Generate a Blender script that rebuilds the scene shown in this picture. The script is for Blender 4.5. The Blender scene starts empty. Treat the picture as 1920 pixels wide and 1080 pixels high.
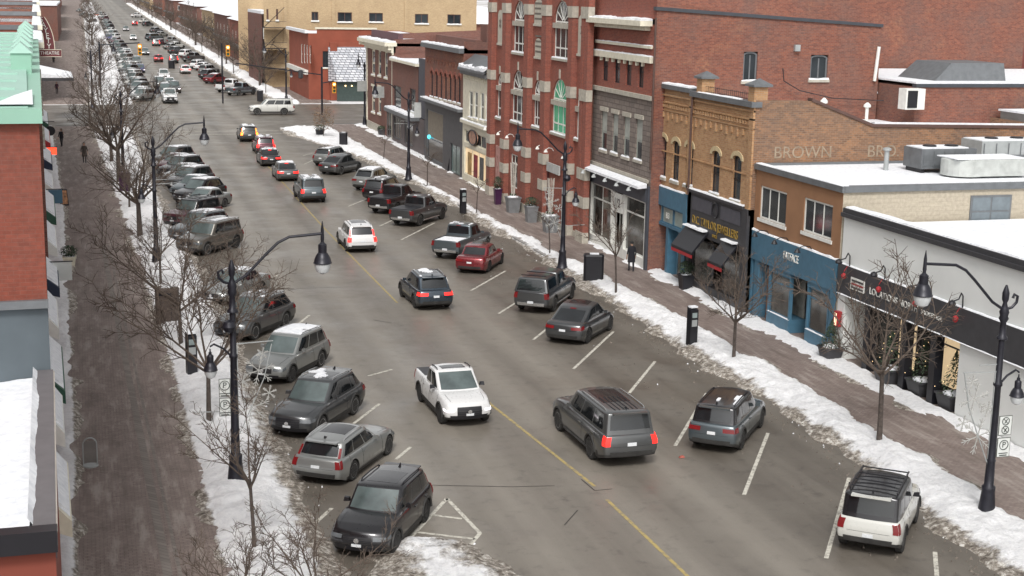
import bpy, bmesh, math, random
import numpy as np
from mathutils import Vector, Matrix
R = math.radians
S = bpy.context.scene
COL = S.collection
random.seed(7)

# ------------------------------------------------------------------ camera, world, sun, exposure
CF, CP, CY, CR, CH = 2697.56, R(11.675), R(16.576), R(1.0722), 15.82
F_ = np.array([math.sin(CY)*math.cos(CP), math.cos(CY)*math.cos(CP), -math.sin(CP)])
R0 = np.array([math.cos(CY), -math.sin(CY), 0.]); U0 = np.cross(R0, F_)
R_ = R0*math.cos(CR)+U0*math.sin(CR); U_ = -R0*math.sin(CR)+U0*math.cos(CR)
cd = bpy.data.cameras.new("camera"); cam = bpy.data.objects.new("camera", cd); COL.objects.link(cam)
cam.matrix_world = Matrix(((R_[0], U_[0], -F_[0], 0), (R_[1], U_[1], -F_[1], 0), (R_[2], U_[2], -F_[2], CH), (0, 0, 0, 1)))
cd.sensor_width = 36; cd.lens = 36*CF/1920; cd.clip_start = 0.5; cd.clip_end = 6000
S.camera = cam
W = bpy.data.worlds.new("World"); S.world = W; W.use_nodes = True
nt = W.node_tree; bg = nt.nodes["Background"]
sky = nt.nodes.new("ShaderNodeTexSky"); sky.sky_type = 'NISHITA'; sky.sun_disc = False
SUN_EL, SUN_AZ = R(48), R(200)
sky.sun_elevation = SUN_EL; sky.sun_rotation = SUN_AZ; sky.air_density = 1.0; sky.dust_density = 3.0
hs = nt.nodes.new("ShaderNodeHueSaturation"); hs.inputs["Saturation"].default_value = 0.08
nt.links.new(sky.outputs[0], hs.inputs["Color"]); wm = nt.nodes.new("ShaderNodeMix"); wm.data_type = 'RGBA'; wm.blend_type = 'MULTIPLY'; wm.inputs[0].default_value = 1.; wm.inputs[7].default_value = (1., .99, .975, 1.)
nt.links.new(hs.outputs[0], wm.inputs[6]); nt.links.new(wm.outputs[2], bg.inputs[0]); bg.inputs[1].default_value = 0.12
sd = bpy.data.lights.new("sun", 'SUN'); sd.energy = 1.3; sd.angle = R(14); sd.color = (1.0, 0.97, 0.93)
so = bpy.data.objects.new("sun", sd); COL.objects.link(so)
so.rotation_euler = Vector((-math.sin(SUN_AZ)*math.cos(SUN_EL), -math.cos(SUN_AZ)*math.cos(SUN_EL), -math.sin(SUN_EL))).to_track_quat('-Z', 'Y').to_euler()
S.view_settings.view_transform = 'Standard'; S.view_settings.look = 'None'; S.view_settings.gamma = 1
S.view_settings.use_curve_mapping = False; S.view_settings.exposure = 0.66

# ------------------------------------------------------------------ pixel -> place helpers
CAMP = np.array([0, 0, CH])
def ray(u, v): return F_+R_*(u-960)/CF+U_*(540-v)/CF
def G(u, v, z=0.):
    d = ray(u, v); t = (z-CH)/d[2]; p = CAMP+d*t
    return float(p[0]), float(p[1])
def FX(u, v, X):                       # on a street-facing wall: (Y, Z)
    d = ray(u, v); t = X/d[0]; return float(d[1]*t), float(CH+d[2]*t)
def FY(u, v, Y):                       # on a wall that faces down the street: (X, Z)
    d = ray(u, v); t = Y/d[1]; return float(d[0]*t), float(CH+d[2]*t)
def colY(u, X, Z):
    n = np.cross(ray(u, 0), ray(u, 1080)); return float(-(n[0]*X+n[2]*(Z-CH))/n[1])
def colX(u, Y, Z):
    n = np.cross(ray(u, 0), ray(u, 1080)); return float(-(n[1]*Y+n[2]*(Z-CH))/n[0])
def hill(y): return max(0., y-240)*0.006

# ------------------------------------------------------------------ materials
MATS = {}
def _base(name):
    m = bpy.data.materials.new(name); m.use_nodes = True
    return m, m.node_tree, m.node_tree.nodes["Principled BSDF"]
def N(t, typ, **k):
    n = t.nodes.new(typ)
    for a, b in k.items():
        if a in n.inputs: n.inputs[a].default_value = b
        else: setattr(n, a, b)
    return n
def noise(t, vec, scale, detail=4, rough=.55):
    n = N(t, "ShaderNodeTexNoise"); n.inputs["Scale"].default_value = scale; n.inputs["Detail"].default_value = detail
    n.inputs["Roughness"].default_value = rough
    if vec is not None: t.links.new(vec, n.inputs["Vector"])
    return n.outputs["Fac"]
def ramp(t, fac, stops):
    r = N(t, "ShaderNodeValToRGB"); e = r.color_ramp.elements
    while len(e) < len(stops): e.new(.5)
    for i, (p, c) in enumerate(stops):
        e[i].position = p; e[i].color = (c, c, c, 1) if not hasattr(c, '__len__') else (*c, 1)
    t.links.new(fac, r.inputs[0]); return r.outputs[0]
def mix(t, fac, a, b, mode='MIX'):
    m = N(t, "ShaderNodeMix", data_type='RGBA', blend_type=mode)
    for s, v in ((m.inputs[0], fac), (m.inputs[6], a), (m.inputs[7], b)):
        if isinstance(v, bpy.types.NodeSocket): t.links.new(v, s)
        elif hasattr(v, '__len__'): s.default_value = (*v, 1)
        else: s.default_value = v
    return m.outputs[2]
def bump(t, b, h, dist, strength=.6):
    n = N(t, "ShaderNodeBump"); n.inputs["Strength"].default_value = strength; n.inputs["Distance"].default_value = dist
    t.links.new(h, n.inputs["Height"]); t.links.new(n.outputs[0], b.inputs["Normal"])
def pos(t): return N(t, "ShaderNodeNewGeometry").outputs["Position"]
def wallvec(t, sx=1., sz=1.):
    s = N(t, "ShaderNodeSeparateXYZ"); t.links.new(pos(t), s.inputs[0])
    a = N(t, "ShaderNodeMath", operation='ADD'); t.links.new(s.outputs[0], a.inputs[0]); t.links.new(s.outputs[1], a.inputs[1])
    c = N(t, "ShaderNodeCombineXYZ"); t.links.new(a.outputs[0], c.inputs[0]); t.links.new(s.outputs[2], c.inputs[1])
    return c.outputs[0]
def plain(name, col, rough=.6, metal=0., var=.12, scale=3., emit=None, es=1., spec=.5):
    if name in MATS: return MATS[name]
    m, t, b = _base(name)
    if var:
        f = noise(t, pos(t), scale, 5)
        lo = [c*(1-var*1.6) for c in col]; hi = [min(1, c*(1+var*1.2)) for c in col]
        t.links.new(ramp(t, f, [(.25, lo), (.75, hi)]), b.inputs["Base Color"])
    else: b.inputs["Base Color"].default_value = (*col, 1)
    b.inputs["Roughness"].default_value = rough; b.inputs["Metallic"].default_value = metal
    b.inputs["Specular IOR Level"].default_value = spec
    if emit:
        b.inputs["Emission Color"].default_value = (*emit, 1); b.inputs["Emission Strength"].default_value = es
    MATS[name] = m; return m
def brick(name, c1, c2, mortar, stain=.35, rs=1.0, dirt=(.12, .10, .09), pc=None):
    if name in MATS: return MATS[name]
    m, t, b = _base(name); v = wallvec(t)
    br = N(t, "ShaderNodeTexBrick"); t.links.new(v, br.inputs["Vector"])
    br.inputs["Color1"].default_value = (*c1, 1); br.inputs["Color2"].default_value = (*c2, 1); br.inputs["Mortar"].default_value = (*mortar, 1)
    br.inputs["Scale"].default_value = 1.; br.inputs["Brick Width"].default_value = .24*rs; br.inputs["Row Height"].default_value = .085*rs
    br.inputs["Mortar Size"].default_value = .008*rs; br.inputs["Bias"].default_value = 0.
    f = noise(t, pos(t), .45, 6, .65); c = mix(t, ramp(t, f, [(.42, 0.), (.72, stain)]), br.outputs[0], dirt)
    if pc: c = mix(t, ramp(t, noise(t, wallvec(t), .16, 7, .7), [(.54, 0.), (.64, .5)]), c, mix(t, ramp(t, noise(t, v, 5., 3), [(.4, 0.), (.6, 1.)]), pc, c))
    f2 = noise(t, v, 7., 3); c = mix(t, .28, c, ramp(t, f2, [(.3, .28), (.7, .75)]), "OVERLAY")
    t.links.new(c, b.inputs["Base Color"]); b.inputs["Roughness"].default_value = .9
    bump(t, b, br.outputs["Fac"], -.01, .4)
    MATS[name] = m; return m
def snowm():
    m, t, b = _base("snow"); p = pos(t); f = noise(t, p, 5., 6, .6)
    t.links.new(ramp(t, f, [(.3, (.62, .64, .68)), (.7, (.84, .85, .87))]), b.inputs["Base Color"])
    b.inputs["Roughness"].default_value = .8; bump(t, b, f, .04, .5); MATS["snow"] = m; return m
SNOW = snowm()
GLASS = plain("window_glass", (.035, .042, .048), .08, 0, .5, .35, spec=.8)
GLASS2 = plain("shop_glass", (.06, .06, .055), .1, 0, .75, .9, spec=.8)
WHITE = plain("white_paint", (.72, .72, .68), .5, 0, .08)
CREAM = plain("cream_paint", (.68, .64, .52), .6, 0, .1)
STONE = plain("pale_stone", (.42, .39, .33), .85, 0, .15, 4.)
DARK = plain("dark_metal", (.02, .02, .024), .45, .3, .15)
BLACK = plain("black_paint", (.012, .012, .016), .4, 0, .1)
GREY = plain("grey_flashing", (.16, .17, .18), .5, .3, .12)
LGREY = plain("light_grey_metal", (.38, .40, .40), .5, .3, .1)
CONC = plain("grey_render", (.30, .29, .28), .85, 0, .12, 1.5)

# ------------------------------------------------------------------ mesh builder
class MB:
    def __init__(s): s.v = []; s.f = []; s.m = []
    def add(s, vs, fs, mi=0):
        o = len(s.v); s.v += [tuple(float(c) for c in p) for p in vs]; s.f += [tuple(i+o for i in f) for f in fs]; s.m += [mi]*len(fs)
    def box(s, x0, x1, y0, y1, z0, z1, mi=0):
        if x0 > x1: x0, x1 = x1, x0
        if y0 > y1: y0, y1 = y1, y0
        if z0 > z1: z0, z1 = z1, z0
        s.add([(x, y, z) for z in (z0, z1) for y in (y0, y1) for x in (x0, x1)],
              [(0, 2, 3, 1), (4, 5, 7, 6), (0, 1, 5, 4), (2, 6, 7, 3), (0, 4, 6, 2), (1, 3, 7, 5)], mi)
    def hexa(s, P, mi=0):               # 8 points: bottom 4 ccw, top 4 ccw
        s.add(P, [(3, 2, 1, 0), (4, 5, 6, 7), (0, 1, 5, 4), (1, 2, 6, 5), (2, 3, 7, 6), (3, 0, 4, 7)], mi)
    def tube(s, pts, rad, n=6, mi=0, cap=True):
        pts = [Vector(p) for p in pts]; rad = rad if hasattr(rad, '__len__') else [rad]*len(pts)
        o = len(s.v); a = None
        for i, p in enumerate(pts):
            d = (pts[min(i+1, len(pts)-1)]-pts[max(i-1, 0)]).normalized()
            if a is None: a = d.orthogonal().normalized()
            else:
                a = a-d*a.dot(d); a = a.normalized() if a.length > 1e-6 else d.orthogonal().normalized()
            b = d.cross(a)
            for k in range(n):
                w = 2*math.pi*k/n; s.v.append(tuple(p+(a*math.cos(w)+b*math.sin(w))*rad[i]))
        for i in range(len(pts)-1):
            for k in range(n):
                s.f.append((o+i*n+k, o+i*n+(k+1) % n, o+(i+1)*n+(k+1) % n, o+(i+1)*n+k)); s.m.append(mi)
        if cap:
            s.f.append(tuple(o+k for k in range(n-1, -1, -1))); s.m.append(mi)
            s.f.append(tuple(o+(len(pts)-1)*n+k for k in range(n))); s.m.append(mi)
    def lathe(s, prof, c=(0, 0, 0), n=16, mi=0, axis=None):   # prof [(r,z)]
        A = Matrix.Identity(3) if axis is None else Vector((0, 0, 1)).rotation_difference(Vector(axis)).to_matrix()
        c = Vector(c); o = len(s.v)
        for r, z in prof:
            for k in range(n):
                w = 2*math.pi*k/n; s.v.append(tuple(c+A@Vector((r*math.cos(w), r*math.sin(w), z))))
        for i in range(len(prof)-1):
            for k in range(n):
                s.f.append((o+i*n+k, o+i*n+(k+1) % n, o+(i+1)*n+(k+1) % n, o+(i+1)*n+k)); s.m.append(mi)
        s.f.append(tuple(o+k for k in range(n-1, -1, -1))); s.m.append(mi)
        s.f.append(tuple(o+(len(prof)-1)*n+k for k in range(n))); s.m.append(mi)
    def mesh(s, name, mats, smooth=False, ang=35):
        me = bpy.data.meshes.new(name); me.from_pydata(s.v, [], s.f)
        for m in (mats if isinstance(mats, (list, tuple)) else [mats]): me.materials.append(m)
        me.polygons.foreach_set("material_index", s.m)
        if smooth:
            me.shade_smooth(); me.set_sharp_from_angle(angle=R(ang))
        me.update(); return me
    def build(s, name, mats, parent=None, loc=(0, 0, 0), smooth=False, ang=35):
        return link(name, s.mesh(name, mats, smooth, ang), parent, loc)
def link(name, me, parent=None, loc=(0, 0, 0)):
    o = bpy.data.objects.new(name, me); COL.objects.link(o); o.location = loc
    if parent is not None: o.parent = parent
    return o
def tag(o, label=None, cat=None, group=None, kind=None):
    if label: o["label"] = label
    if cat: o["category"] = cat
    if group: o["group"] = group
    if kind: o["kind"] = kind
    return o
def empty(name, loc=(0, 0, 0), rz=0., label=None, cat=None, group=None):
    o = bpy.data.objects.new(name, None); COL.objects.link(o); o.location = loc; o.rotation_euler = (0, 0, rz)
    o.empty_display_size = .2
    return tag(o, label, cat, group)
def text_mesh(s, size, ext=.02, mat=None, align='CENTER', sx=1.):
    c = bpy.data.curves.new("t", 'FONT'); c.body = s; c.size = size; c.extrude = ext; c.align_x = align; c.align_y = 'CENTER'
    o = bpy.data.objects.new("t", c); COL.objects.link(o); dg = bpy.context.evaluated_depsgraph_get()
    me = bpy.data.meshes.new_from_object(o.evaluated_get(dg)); bpy.data.objects.remove(o); me.materials.clear(); me.materials.append(mat)
    me.transform(Matrix.Diagonal((sx, 1, 1, 1))); return me
def text_on(name, parent, s, size, loc, facing, mat, ext=.02, sx=1., slope=0.):
    me = text_mesh(s, size, ext, mat, sx=sx); o = link(name, me, parent)
    # facing '-X': reads left->right from far to near
    rows = {'-X': ((0, 0, -1), (-1, 0, 0), (0, 1, 0)), '-Y': ((1, 0, 0), (0, 0, -1), (0, 1, 0)), '+X': ((0, 0, 1), (1, 0, 0), (0, 1, 0))}[facing]
    M = Matrix(rows).to_4x4(); M.translation = Vector(loc)
    o.matrix_local = M; return o

# value noise in numpy
_rs = np.random.RandomState(3); _T = _rs.rand(256, 256)
def vnoise(x, y):
    xi = np.floor(x).astype(int); yi = np.floor(y).astype(int); fx = x-xi; fy = y-yi
    fx = fx*fx*(3-2*fx); fy = fy*fy*(3-2*fy); a = _T[xi % 256, yi % 256]; b = _T[(xi+1) % 256, yi % 256]; c = _T[xi % 256, (yi+1) % 256]; d = _T[(xi+1) % 256, (yi+1) % 256]
    return (a*(1-fx)+b*fx)*(1-fy)+(c*(1-fx)+d*fx)*fy
def fbm(x, y, o=4):
    s = 0; a = .5; n = 0
    for i in range(o):
        s = s+a*vnoise(x*2**i+17*i, y*2**i+31*i); n += a; a *= .55
    return s/n

# ------------------------------------------------------------------ ground, road, pavements
def grid_mesh(name, xs, ys, zf, mat, smooth=True):
    X, Y = np.meshgrid(xs, ys, indexing='ij'); Z = zf(X, Y); n, m = X.shape
    v = np.stack([X, Y, Z], -1).reshape(-1, 3); i = np.arange(n*m).reshape(n, m)
    f = np.stack([i[:-1, :-1], i[1:, :-1], i[1:, 1:], i[:-1, 1:]], -1).reshape(-1, 4)
    me = bpy.data.meshes.new(name); me.from_pydata(v.tolist(), [], f.tolist()); me.materials.append(mat)
    if smooth: me.shade_smooth()
    me.update(); return link(name, me)
hillv = np.vectorize(hill)
def asphalt():
    m, t, b = _base("asphalt"); p = pos(t)
    mp = N(t, "ShaderNodeMapping"); t.links.new(p, mp.inputs[0]); mp.inputs["Scale"].default_value = (.9, .035, 1)
    f1 = noise(t, mp.outputs[0], 1., 4, .6); f2 = noise(t, p, .25, 6, .65); f3 = noise(t, p, 30., 3)
    c = ramp(t, f1, [(.3, (.098, .084, .068)), (.72, (.222, .198, .166))])
    c = mix(t, ramp(t, f2, [(.38, 0.), (.7, .6)]), c, (.235, .215, .185))
    c = mix(t, ramp(t, f2, [(.28, .5), (.42, 0.)]), c, (.082, .070, .058))
    f4 = noise(t, p, 1.6, 8, .7); c = mix(t, ramp(t, f4, [(.34, .7), (.46, 0.)]), c, (.075, .066, .057))
    c = mix(t, ramp(t, f4, [(.66, 0.), (.76, .4)]), c, (.34, .32, .30))
    sx = N(t, "ShaderNodeSeparateXYZ"); t.links.new(p, sx.inputs[0]); dv = N(t, "ShaderNodeMath", operation='MULTIPLY_ADD'); t.links.new(f2, dv.inputs[0]); dv.inputs[1].default_value = 1.6; t.links.new(sx.outputs[0], dv.inputs[2])
    d2 = N(t, "ShaderNodeMath", operation='DIVIDE'); t.links.new(dv.outputs[0], d2.inputs[0]); d2.inputs[1].default_value = 28.
    q = lambda x_: (x_+.8)/28
    tr = ramp(t, d2.outputs[0], [(q(8.0), .0), (q(10.2), .85), (q(11.2), .25), (q(12.5), .8), (q(14.1), .1), (q(15.8), .75), (q(17.0), .3), (q(18.4), .8), (q(20.4), 0.)])
    c = mix(t, tr, mix(t, .45, c, (.066, .056, .046)), mix(t, .5, c, (.275, .250, .215)))
    c = mix(t, .3, c, ramp(t, f3, [(.3, .3), (.7, .7)]), 'OVERLAY')
    t.links.new(c, b.inputs["Base Color"])
    t.links.new(ramp(t, f2, [(.32, .28), (.65, .62)]), b.inputs["Roughness"]); bump(t, b, f3, .01, .3); b.inputs['Specular IOR Level'].default_value = .6
    MATS["asphalt"] = m; return m
ASPH = asphalt()
def paving():
    m, t, b = _base("brick_paving"); p = pos(t)
    br = N(t, "ShaderNodeTexBrick"); t.links.new(p, br.inputs["Vector"])
    br.inputs["Color1"].default_value = (.165, .122, .108, 1); br.inputs["Color2"].default_value = (.235, .185, .165, 1); br.inputs["Mortar"].default_value = (.06, .05, .045, 1)
    br.inputs["Scale"].default_value = 1.; br.inputs["Brick Width"].default_value = .22; br.inputs["Row Height"].default_value = .11; br.inputs["Mortar Size"].default_value = .008
    f = noise(t, p, .5, 6, .65); c = mix(t, ramp(t, f, [(.35, 0.), (.65, .6)]), br.outputs[0], (.225, .185, .165))
    mp = N(t, "ShaderNodeMapping"); t.links.new(p, mp.inputs[0]); mp.inputs["Scale"].default_value = (2.2, .35, 1)
    f5 = noise(t, mp.outputs[0], 1., 6, .7)
    c = mix(t, ramp(t, f5, [(.52, 0.), (.66, .7)]), c, (.34, .30, .27)); c = mix(t, ramp(t, f5, [(.32, .7), (.46, 0.)]), c, (.10, .078, .065))
    f6 = noise(t, p, 6., 6, .75)
    c = mix(t, ramp(t, f6, [(.64, 0.), (.72, .7)]), c, (.6, .59, .58))
    t.links.new(c, b.inputs["Base Color"]); b.inputs["Roughness"].default_value = .7; bump(t, b, f6, .02, .4)
    MATS["paving"] = m; return m
PAV = paving()
def fieldm():
    m, t, b = _base("town_ground"); f = noise(t, pos(t), .02, 5, .6)
    t.links.new(ramp(t, f, [(.4, (.7, .7, .72)), (.6, (.35, .33, .30))]), b.inputs["Base Color"]); b.inputs["Roughness"].default_value = .9; return m
ysG = np.concatenate([np.linspace(-40, 240, 8), np.linspace(250, 700, 20), [900, 1400, 4000]])
tag(grid_mesh("ground", np.linspace(-3000, 3000, 13), ysG, lambda X, Y: hillv(Y)-.05, fieldm()), kind='structure')
tag(grid_mesh("road", np.linspace(1.5, 27.6, 4), np.concatenate([np.linspace(-10, 240, 6), np.linspace(250, 700, 20), [1500]]), lambda X, Y: hillv(Y)+0.*X, ASPH), kind='structure')
tag(grid_mesh("cross_street", np.linspace(27.6, 160, 3), np.array([170., 199.]), lambda X, Y: 0*X+.0, ASPH), kind='structure')
tag(grid_mesh("cross_street", np.linspace(-90, 1.5, 3), np.array([170., 199.]), lambda X, Y: 0*X+.0, ASPH), kind='structure')
def pavement(name, x0, x1, y0, y1):
    mb = MB(); ys = np.linspace(y0, y1, max(2, int((y1-y0)/25)+1))
    for a, b in zip(ys[:-1], ys[1:]):
        za, zb = hill(a), hill(b)
        mb.hexa([(x0, a, za-.1), (x1, a, za-.1), (x1, b, zb-.1), (x0, b, zb-.1), (x0, a, za+.12), (x1, a, za+.12), (x1, b, zb+.12), (x0, b, zb+.12)])
    return tag(mb.build(name, PAV), kind='structure')
pavement("pavement", -8, 4.6, -5, 168); pavement("pavement", 26.6, 33, -5, 168)
pavement("pavement", -12, 4.6, 201, 1400); pavement("pavement", 26.6, 33, 201, 1400)
# kerb stones
for x in (4.6, 26.35):
    mb = MB(); mb.box(x, x+.25, -5, 167.5, -.1, .135); mb.box(x, x+.25, 201.5, 240, -.1, .135); tag(mb.build("kerb", CONC), kind='structure')

# snow banks: height fields that meet the road in a ragged line
def bankmat(name, roadside, slush=.9, x_is_right=True):
    m, t, b = _base(name); p = pos(t); at = N(t, "ShaderNodeAttribute", attribute_name="dirt")
    f = noise(t, p, 1.1, 9, .75); f2 = noise(t, p, 5., 8, .78)
    ad = N(t, "ShaderNodeMath", operation='ADD'); t.links.new(at.outputs["Fac"], ad.inputs[0])
    sc = N(t, "ShaderNodeMath", operation='MULTIPLY_ADD'); t.links.new(f, sc.inputs[0]); sc.inputs[1].default_value = 1.6; sc.inputs[2].default_value = -.8
    t.links.new(sc.outputs[0], ad.inputs[1])
    white = ramp(t, f2, [(.3, (.66, .665, .69)), (.55, (.88, .88, .89))]); dirty = ramp(t, f2, [(.36, (.085, .070, .056)), (.47, (.21, .18, .15)), (.55, (.44, .40, .35)), (.62, (.74, .72, .68))])
    c = mix(t, ramp(t, ad.outputs[0], [(.41, 0.), (.66, 1.)]), white, dirty)
    t.links.new(c, b.inputs["Base Color"]); b.inputs["Roughness"].default_value = .75; bump(t, b, f2, .12, 1.)
    return m
BANK = bankmat("snow_bank", True)
def bank(name, y0, y1, xs, edge_l, edge_r, dirt_l, dirt_r, h, dy, wl=1.2, wr=.8, base=0., amp=.35, seed=0, t0=0, t1=0):
    ys = np.arange(y0, y1, dy)
    def zf(X, Y):
        el = edge_l(Y); er = edge_r(Y); n = fbm(X*1.1+seed, Y*.8, 5); n2 = fbm(X*4+seed, Y*4, 3)
        el2 = el+(fbm(Y*.5+seed, X*.1, 3)-.5)*1.6; er2 = er+(fbm(Y*.6+seed+50, X*.1, 3)-.5)*1.0
        a = np.clip((X-el2)/wl, -.5, 1); b = np.clip((er2-X)/wr, -.5, 1); s = np.minimum(a, b); s = np.minimum(s, np.where(t0 > 0, (Y-y0)/1.4-.15, 9)); s = np.minimum(s, np.where(t1 > 0, (y1-Y)/1.4-.3, 9))
        return base+h*np.where(s > 0, s**.7, s)+amp*(n-.5)*np.clip(s*2+.45, 0, 1)+.17*(n2-.5)*np.clip(s*3+.6, 0, 1)-.02
    o = grid_mesh(name, xs, ys, zf, BANK)
    X, Y = np.meshgrid(xs, ys, indexing='ij'); el = edge_l(Y); er = edge_r(Y)
    d = np.maximum(1-(X-el)/dirt_l, 1-(er-X)/dirt_r); d = np.clip(d, 0, 1)
    at = o.data.attributes.new("dirt", 'FLOAT', 'POINT'); at.data.foreach_set("value", d.ravel().astype(np.float32))
    return tag(o, kind='structure')
I = np.interp
RE = lambda Y: I(Y, [20, 32, 37, 45, 55, 60, 75, 90, 114, 134, 146, 156, 162], [23.9, 24.1, 24.4, 25.3, 25.4, 25.2, 25.9, 25.9, 25.8, 24.6, 22.8, 21.2, 20.8])
RS = lambda Y: I(Y, [20, 36, 48, 64, 78, 99, 125, 160], [27.3, 27.5, 28.1, 28.2, 27.9, 27.3, 27.1, 27.0])
LE = lambda Y: I(Y, [30, 76, 103, 160], [6.1, 6.1, 5.3, 5.0])
LS = lambda Y: I(Y, [30, 41, 65, 92, 145, 165], [3.0, 2.95, 2.8, 2.2, .9, .5])
SB = "snow_bank"
bank(SB, 27, 75, np.arange(23, 29.4, .11), RE, RS, 1.15, .6, .38, .13)
bank(SB, 74.8, 132.2, np.arange(23, 29.4, .18), RE, RS, 1.0, .6, .36, .25)
bank(SB, 131.8, 165.5, np.arange(19.5, 29, .25), RE, RS, 1.0, .5, .36, .3, t1=1)
bank(SB, 30, 75, np.arange(1.8, 7.4, .11), LS, LE, .45, 1.15, .30, .13, wl=1.0, wr=1.1, base=.08, seed=9)
bank(SB, 75, 167, np.arange(-.3, 7., .2), LS, LE, .45, .9, .30, .3, wl=1.0, wr=1., base=.08, seed=9, t1=1)
bank(SB, 33.0, 38.6, np.arange(6.5, 12.6, .1), lambda Y: 7.0+0*Y, lambda Y: 11.9-(Y-33)*.25, 3., 3., .22, .1, wl=1., wr=1., seed=30)
bank(SB, 27, 168, np.arange(30.0, 31.6, .14), lambda Y: I(Y, [27, 44, 60, 75, 168], [30.5, 30.3, 30.1, 30.2, 29.9]), lambda Y: 33.+0*Y, .25, .01, .16, .3, wl=.6, wr=.5, base=.06, amp=.18, seed=21)
bank(SB, 30, 168, np.arange(-6.0, .6, .14), lambda Y: -.028*Y-.6, lambda Y: I(Y, [30, 42, 50, 70, 104, 168], [-.6, -.68, -.7, -1.0, -1.6, -3.6]), .01, .3, .2, .3, wl=.5, wr=.25, base=.12, amp=.22, seed=25)
for x0, x1, a, b_, sd_ in ((25.2, 28.7, 199, 900, 40), (.3, 6.4, 199, 900, 44)):
    o = bank(SB, a, b_, np.arange(x0-.5, x1+.5, .5), lambda Y, x0=x0: x0+0*Y, lambda Y, x1=x1: x1+0*Y, .8, .8, .6, 1.6, seed=sd_, t0=1)
    co = np.empty(len(o.data.vertices)*3); o.data.vertices.foreach_get("co", co); co = co.reshape(-1, 3); co[:, 2] += hillv(co[:, 1]); o.data.vertices.foreach_set("co", co.ravel())
# slush spread thinly on the pavement edges is part of BANK; painted marks
def stripmark(name, pts, w, mat, z=.006):
    mb = MB()
    for (x0, y0), (x1, y1) in zip(pts[:-1], pts[1:]):
        dx, dy = x1-x0, y1-y0; l = math.hypot(dx, dy); nx, ny = -dy/l*w/2, dx/l*w/2
        k = max(1, int(l/3)); 
        for i in range(k):
            a, b = i/k, (i+1)/k
            q = [(x0+dx*a+nx, y0+dy*a+ny), (x0+dx*a-nx, y0+dy*a-ny), (x0+dx*b-nx, y0+dy*b-ny), (x0+dx*b+nx, y0+dy*b+ny)]
            mb.add([(x, y, z+hill(y)) for x, y in q], [(0, 1, 2, 3)])
    return tag(mb.build(name, mat), kind='structure')
def worn(name, col):
    m, t, b = _base(name); f = noise(t, pos(t), 5., 8, .75)
    t.links.new(mix(t, ramp(t, f, [(.37, .95), (.53, .12)]), col, (.17, .155, .135)), b.inputs["Base Color"]); b.inputs["Roughness"].default_value = .7; return m
WL = worn("worn_white_line", (.58, .56, .49)); YL = worn("worn_yellow_line", (.42, .32, .11))
for seg in [((1549, 1047), (1592, 896)), ((1757, 1085), (1753, 1035)), ((1395, 928), (1440, 812)), ((1266, 836), (1325, 737)), ((1180, 737), (1228, 678)), ((1075, 692), (1150, 622)),
            ((1000, 637), (1040, 605)), ((935, 588), (970, 566)), ((883, 545), (948, 508)), ((815, 478), (850, 460)), ((752, 450), (815, 418)), ((712, 424), (740, 411)), ((653, 387), (690, 372)), ((570, 308), (592, 298)), ((568, 292), (586, 287)),
            ((735, 1045), (838, 935)), ((560, 1010), (622, 953)), ((742, 862), (770, 838)), ((640, 812), (712, 757)), ((510, 648), (580, 591)), ((600, 655), (618, 640)), ((470, 548), (522, 514)), ((838, 935), (900, 1000), (880, 1024)), ((812, 966), (866, 973)), ((782, 998), (890, 1011)), ((748, 1036), (845, 1049)), ((690, 705), (735, 693)), ((395, 470), (455, 430))]:
    stripmark("parking_line", [G(*q) for q in seg], .13, WL)
stripmark("centre_line", [G(*q) for q in ((1292, 1083), (1138, 937))], .12, YL)
stripmark("centre_line", [G(*q) for q in ((1115, 912), (920, 758), (880, 722))], .12, YL)
stripmark("centre_line", [G(*q) for q in ((745, 568), (665, 487), (610, 430), (480, 287))], .10, YL, .005)
TAR = plain("tar_seam", (.04, .035, .032), .6)
for seg in [((808, 910), (960, 913), (1040, 911)), ((1058, 985), (1083, 957)), ((540, 545), (560, 541), (660, 538)), ((1090, 899), (1115, 920), (1148, 917)), ((700, 600), (735, 606))]:
    stripmark("road_crack", [G(*q) for q in seg], .035, TAR, .009)
for yy in (158.5, 162.0):
    stripmark("crosswalk_line", [(7.5, yy), (20.5, yy)], .3, WL)
for xx in (7.5, 25.5):
    pass
stripmark("crosswalk_line", [(8, 203.5), (24, 203.5)], .3, WL)

# loose slush and ice lumps along both snow banks
def lumps(name, xf, y0, y1, n, seed, dirty):
    rs = random.Random(seed); mb = MB()
    for i in range(n):
        y = y0+(y1-y0)*rs.random()**1.3; x = xf(y)+rs.gauss(0, .45); s = rs.uniform(.015, .05)*(1 if rs.random() < .93 else 1.7); a = rs.uniform(0, 3.1); c, d = math.cos(a)*s, math.sin(a)*s
        mb.add([(x+c, y+d, .0), (x-d*.8, y+c*.8, .0), (x-c, y-d, .0), (x+d*.7, y-c*.7, .0), (x+rs.uniform(-.3, .3)*s, y, s*rs.uniform(.6, 1.1)+.02)], [(0, 1, 4), (1, 2, 4), (2, 3, 4), (3, 0, 4)], 1 if rs.random() < dirty else 0)
    return tag(mb.build(name, [SNOW, plain("dirty_ice", (.14, .12, .10), .8, 0, .4, 3.)]), kind='stuff')
lumps("slush_lumps", lambda y: RE(y)-.25, 30, 100, 1100, 2, .95); lumps("slush_lumps", lambda y: LE(y)+.15, 33, 95, 800, 3, .95); lumps("slush_lumps", lambda y: 9.3, 33, 38.5, 60, 4, .9)
lumps("snow_crumbs", lambda y: RS(y)+.1, 32, 95, 260, 5, .5); lumps("snow_crumbs", lambda y: LS(y)-.25, 36, 95, 260, 6, .5); lumps("leaf_and_grit_litter", lambda y: 22.0, 34, 80, 90, 8, .97)

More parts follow.
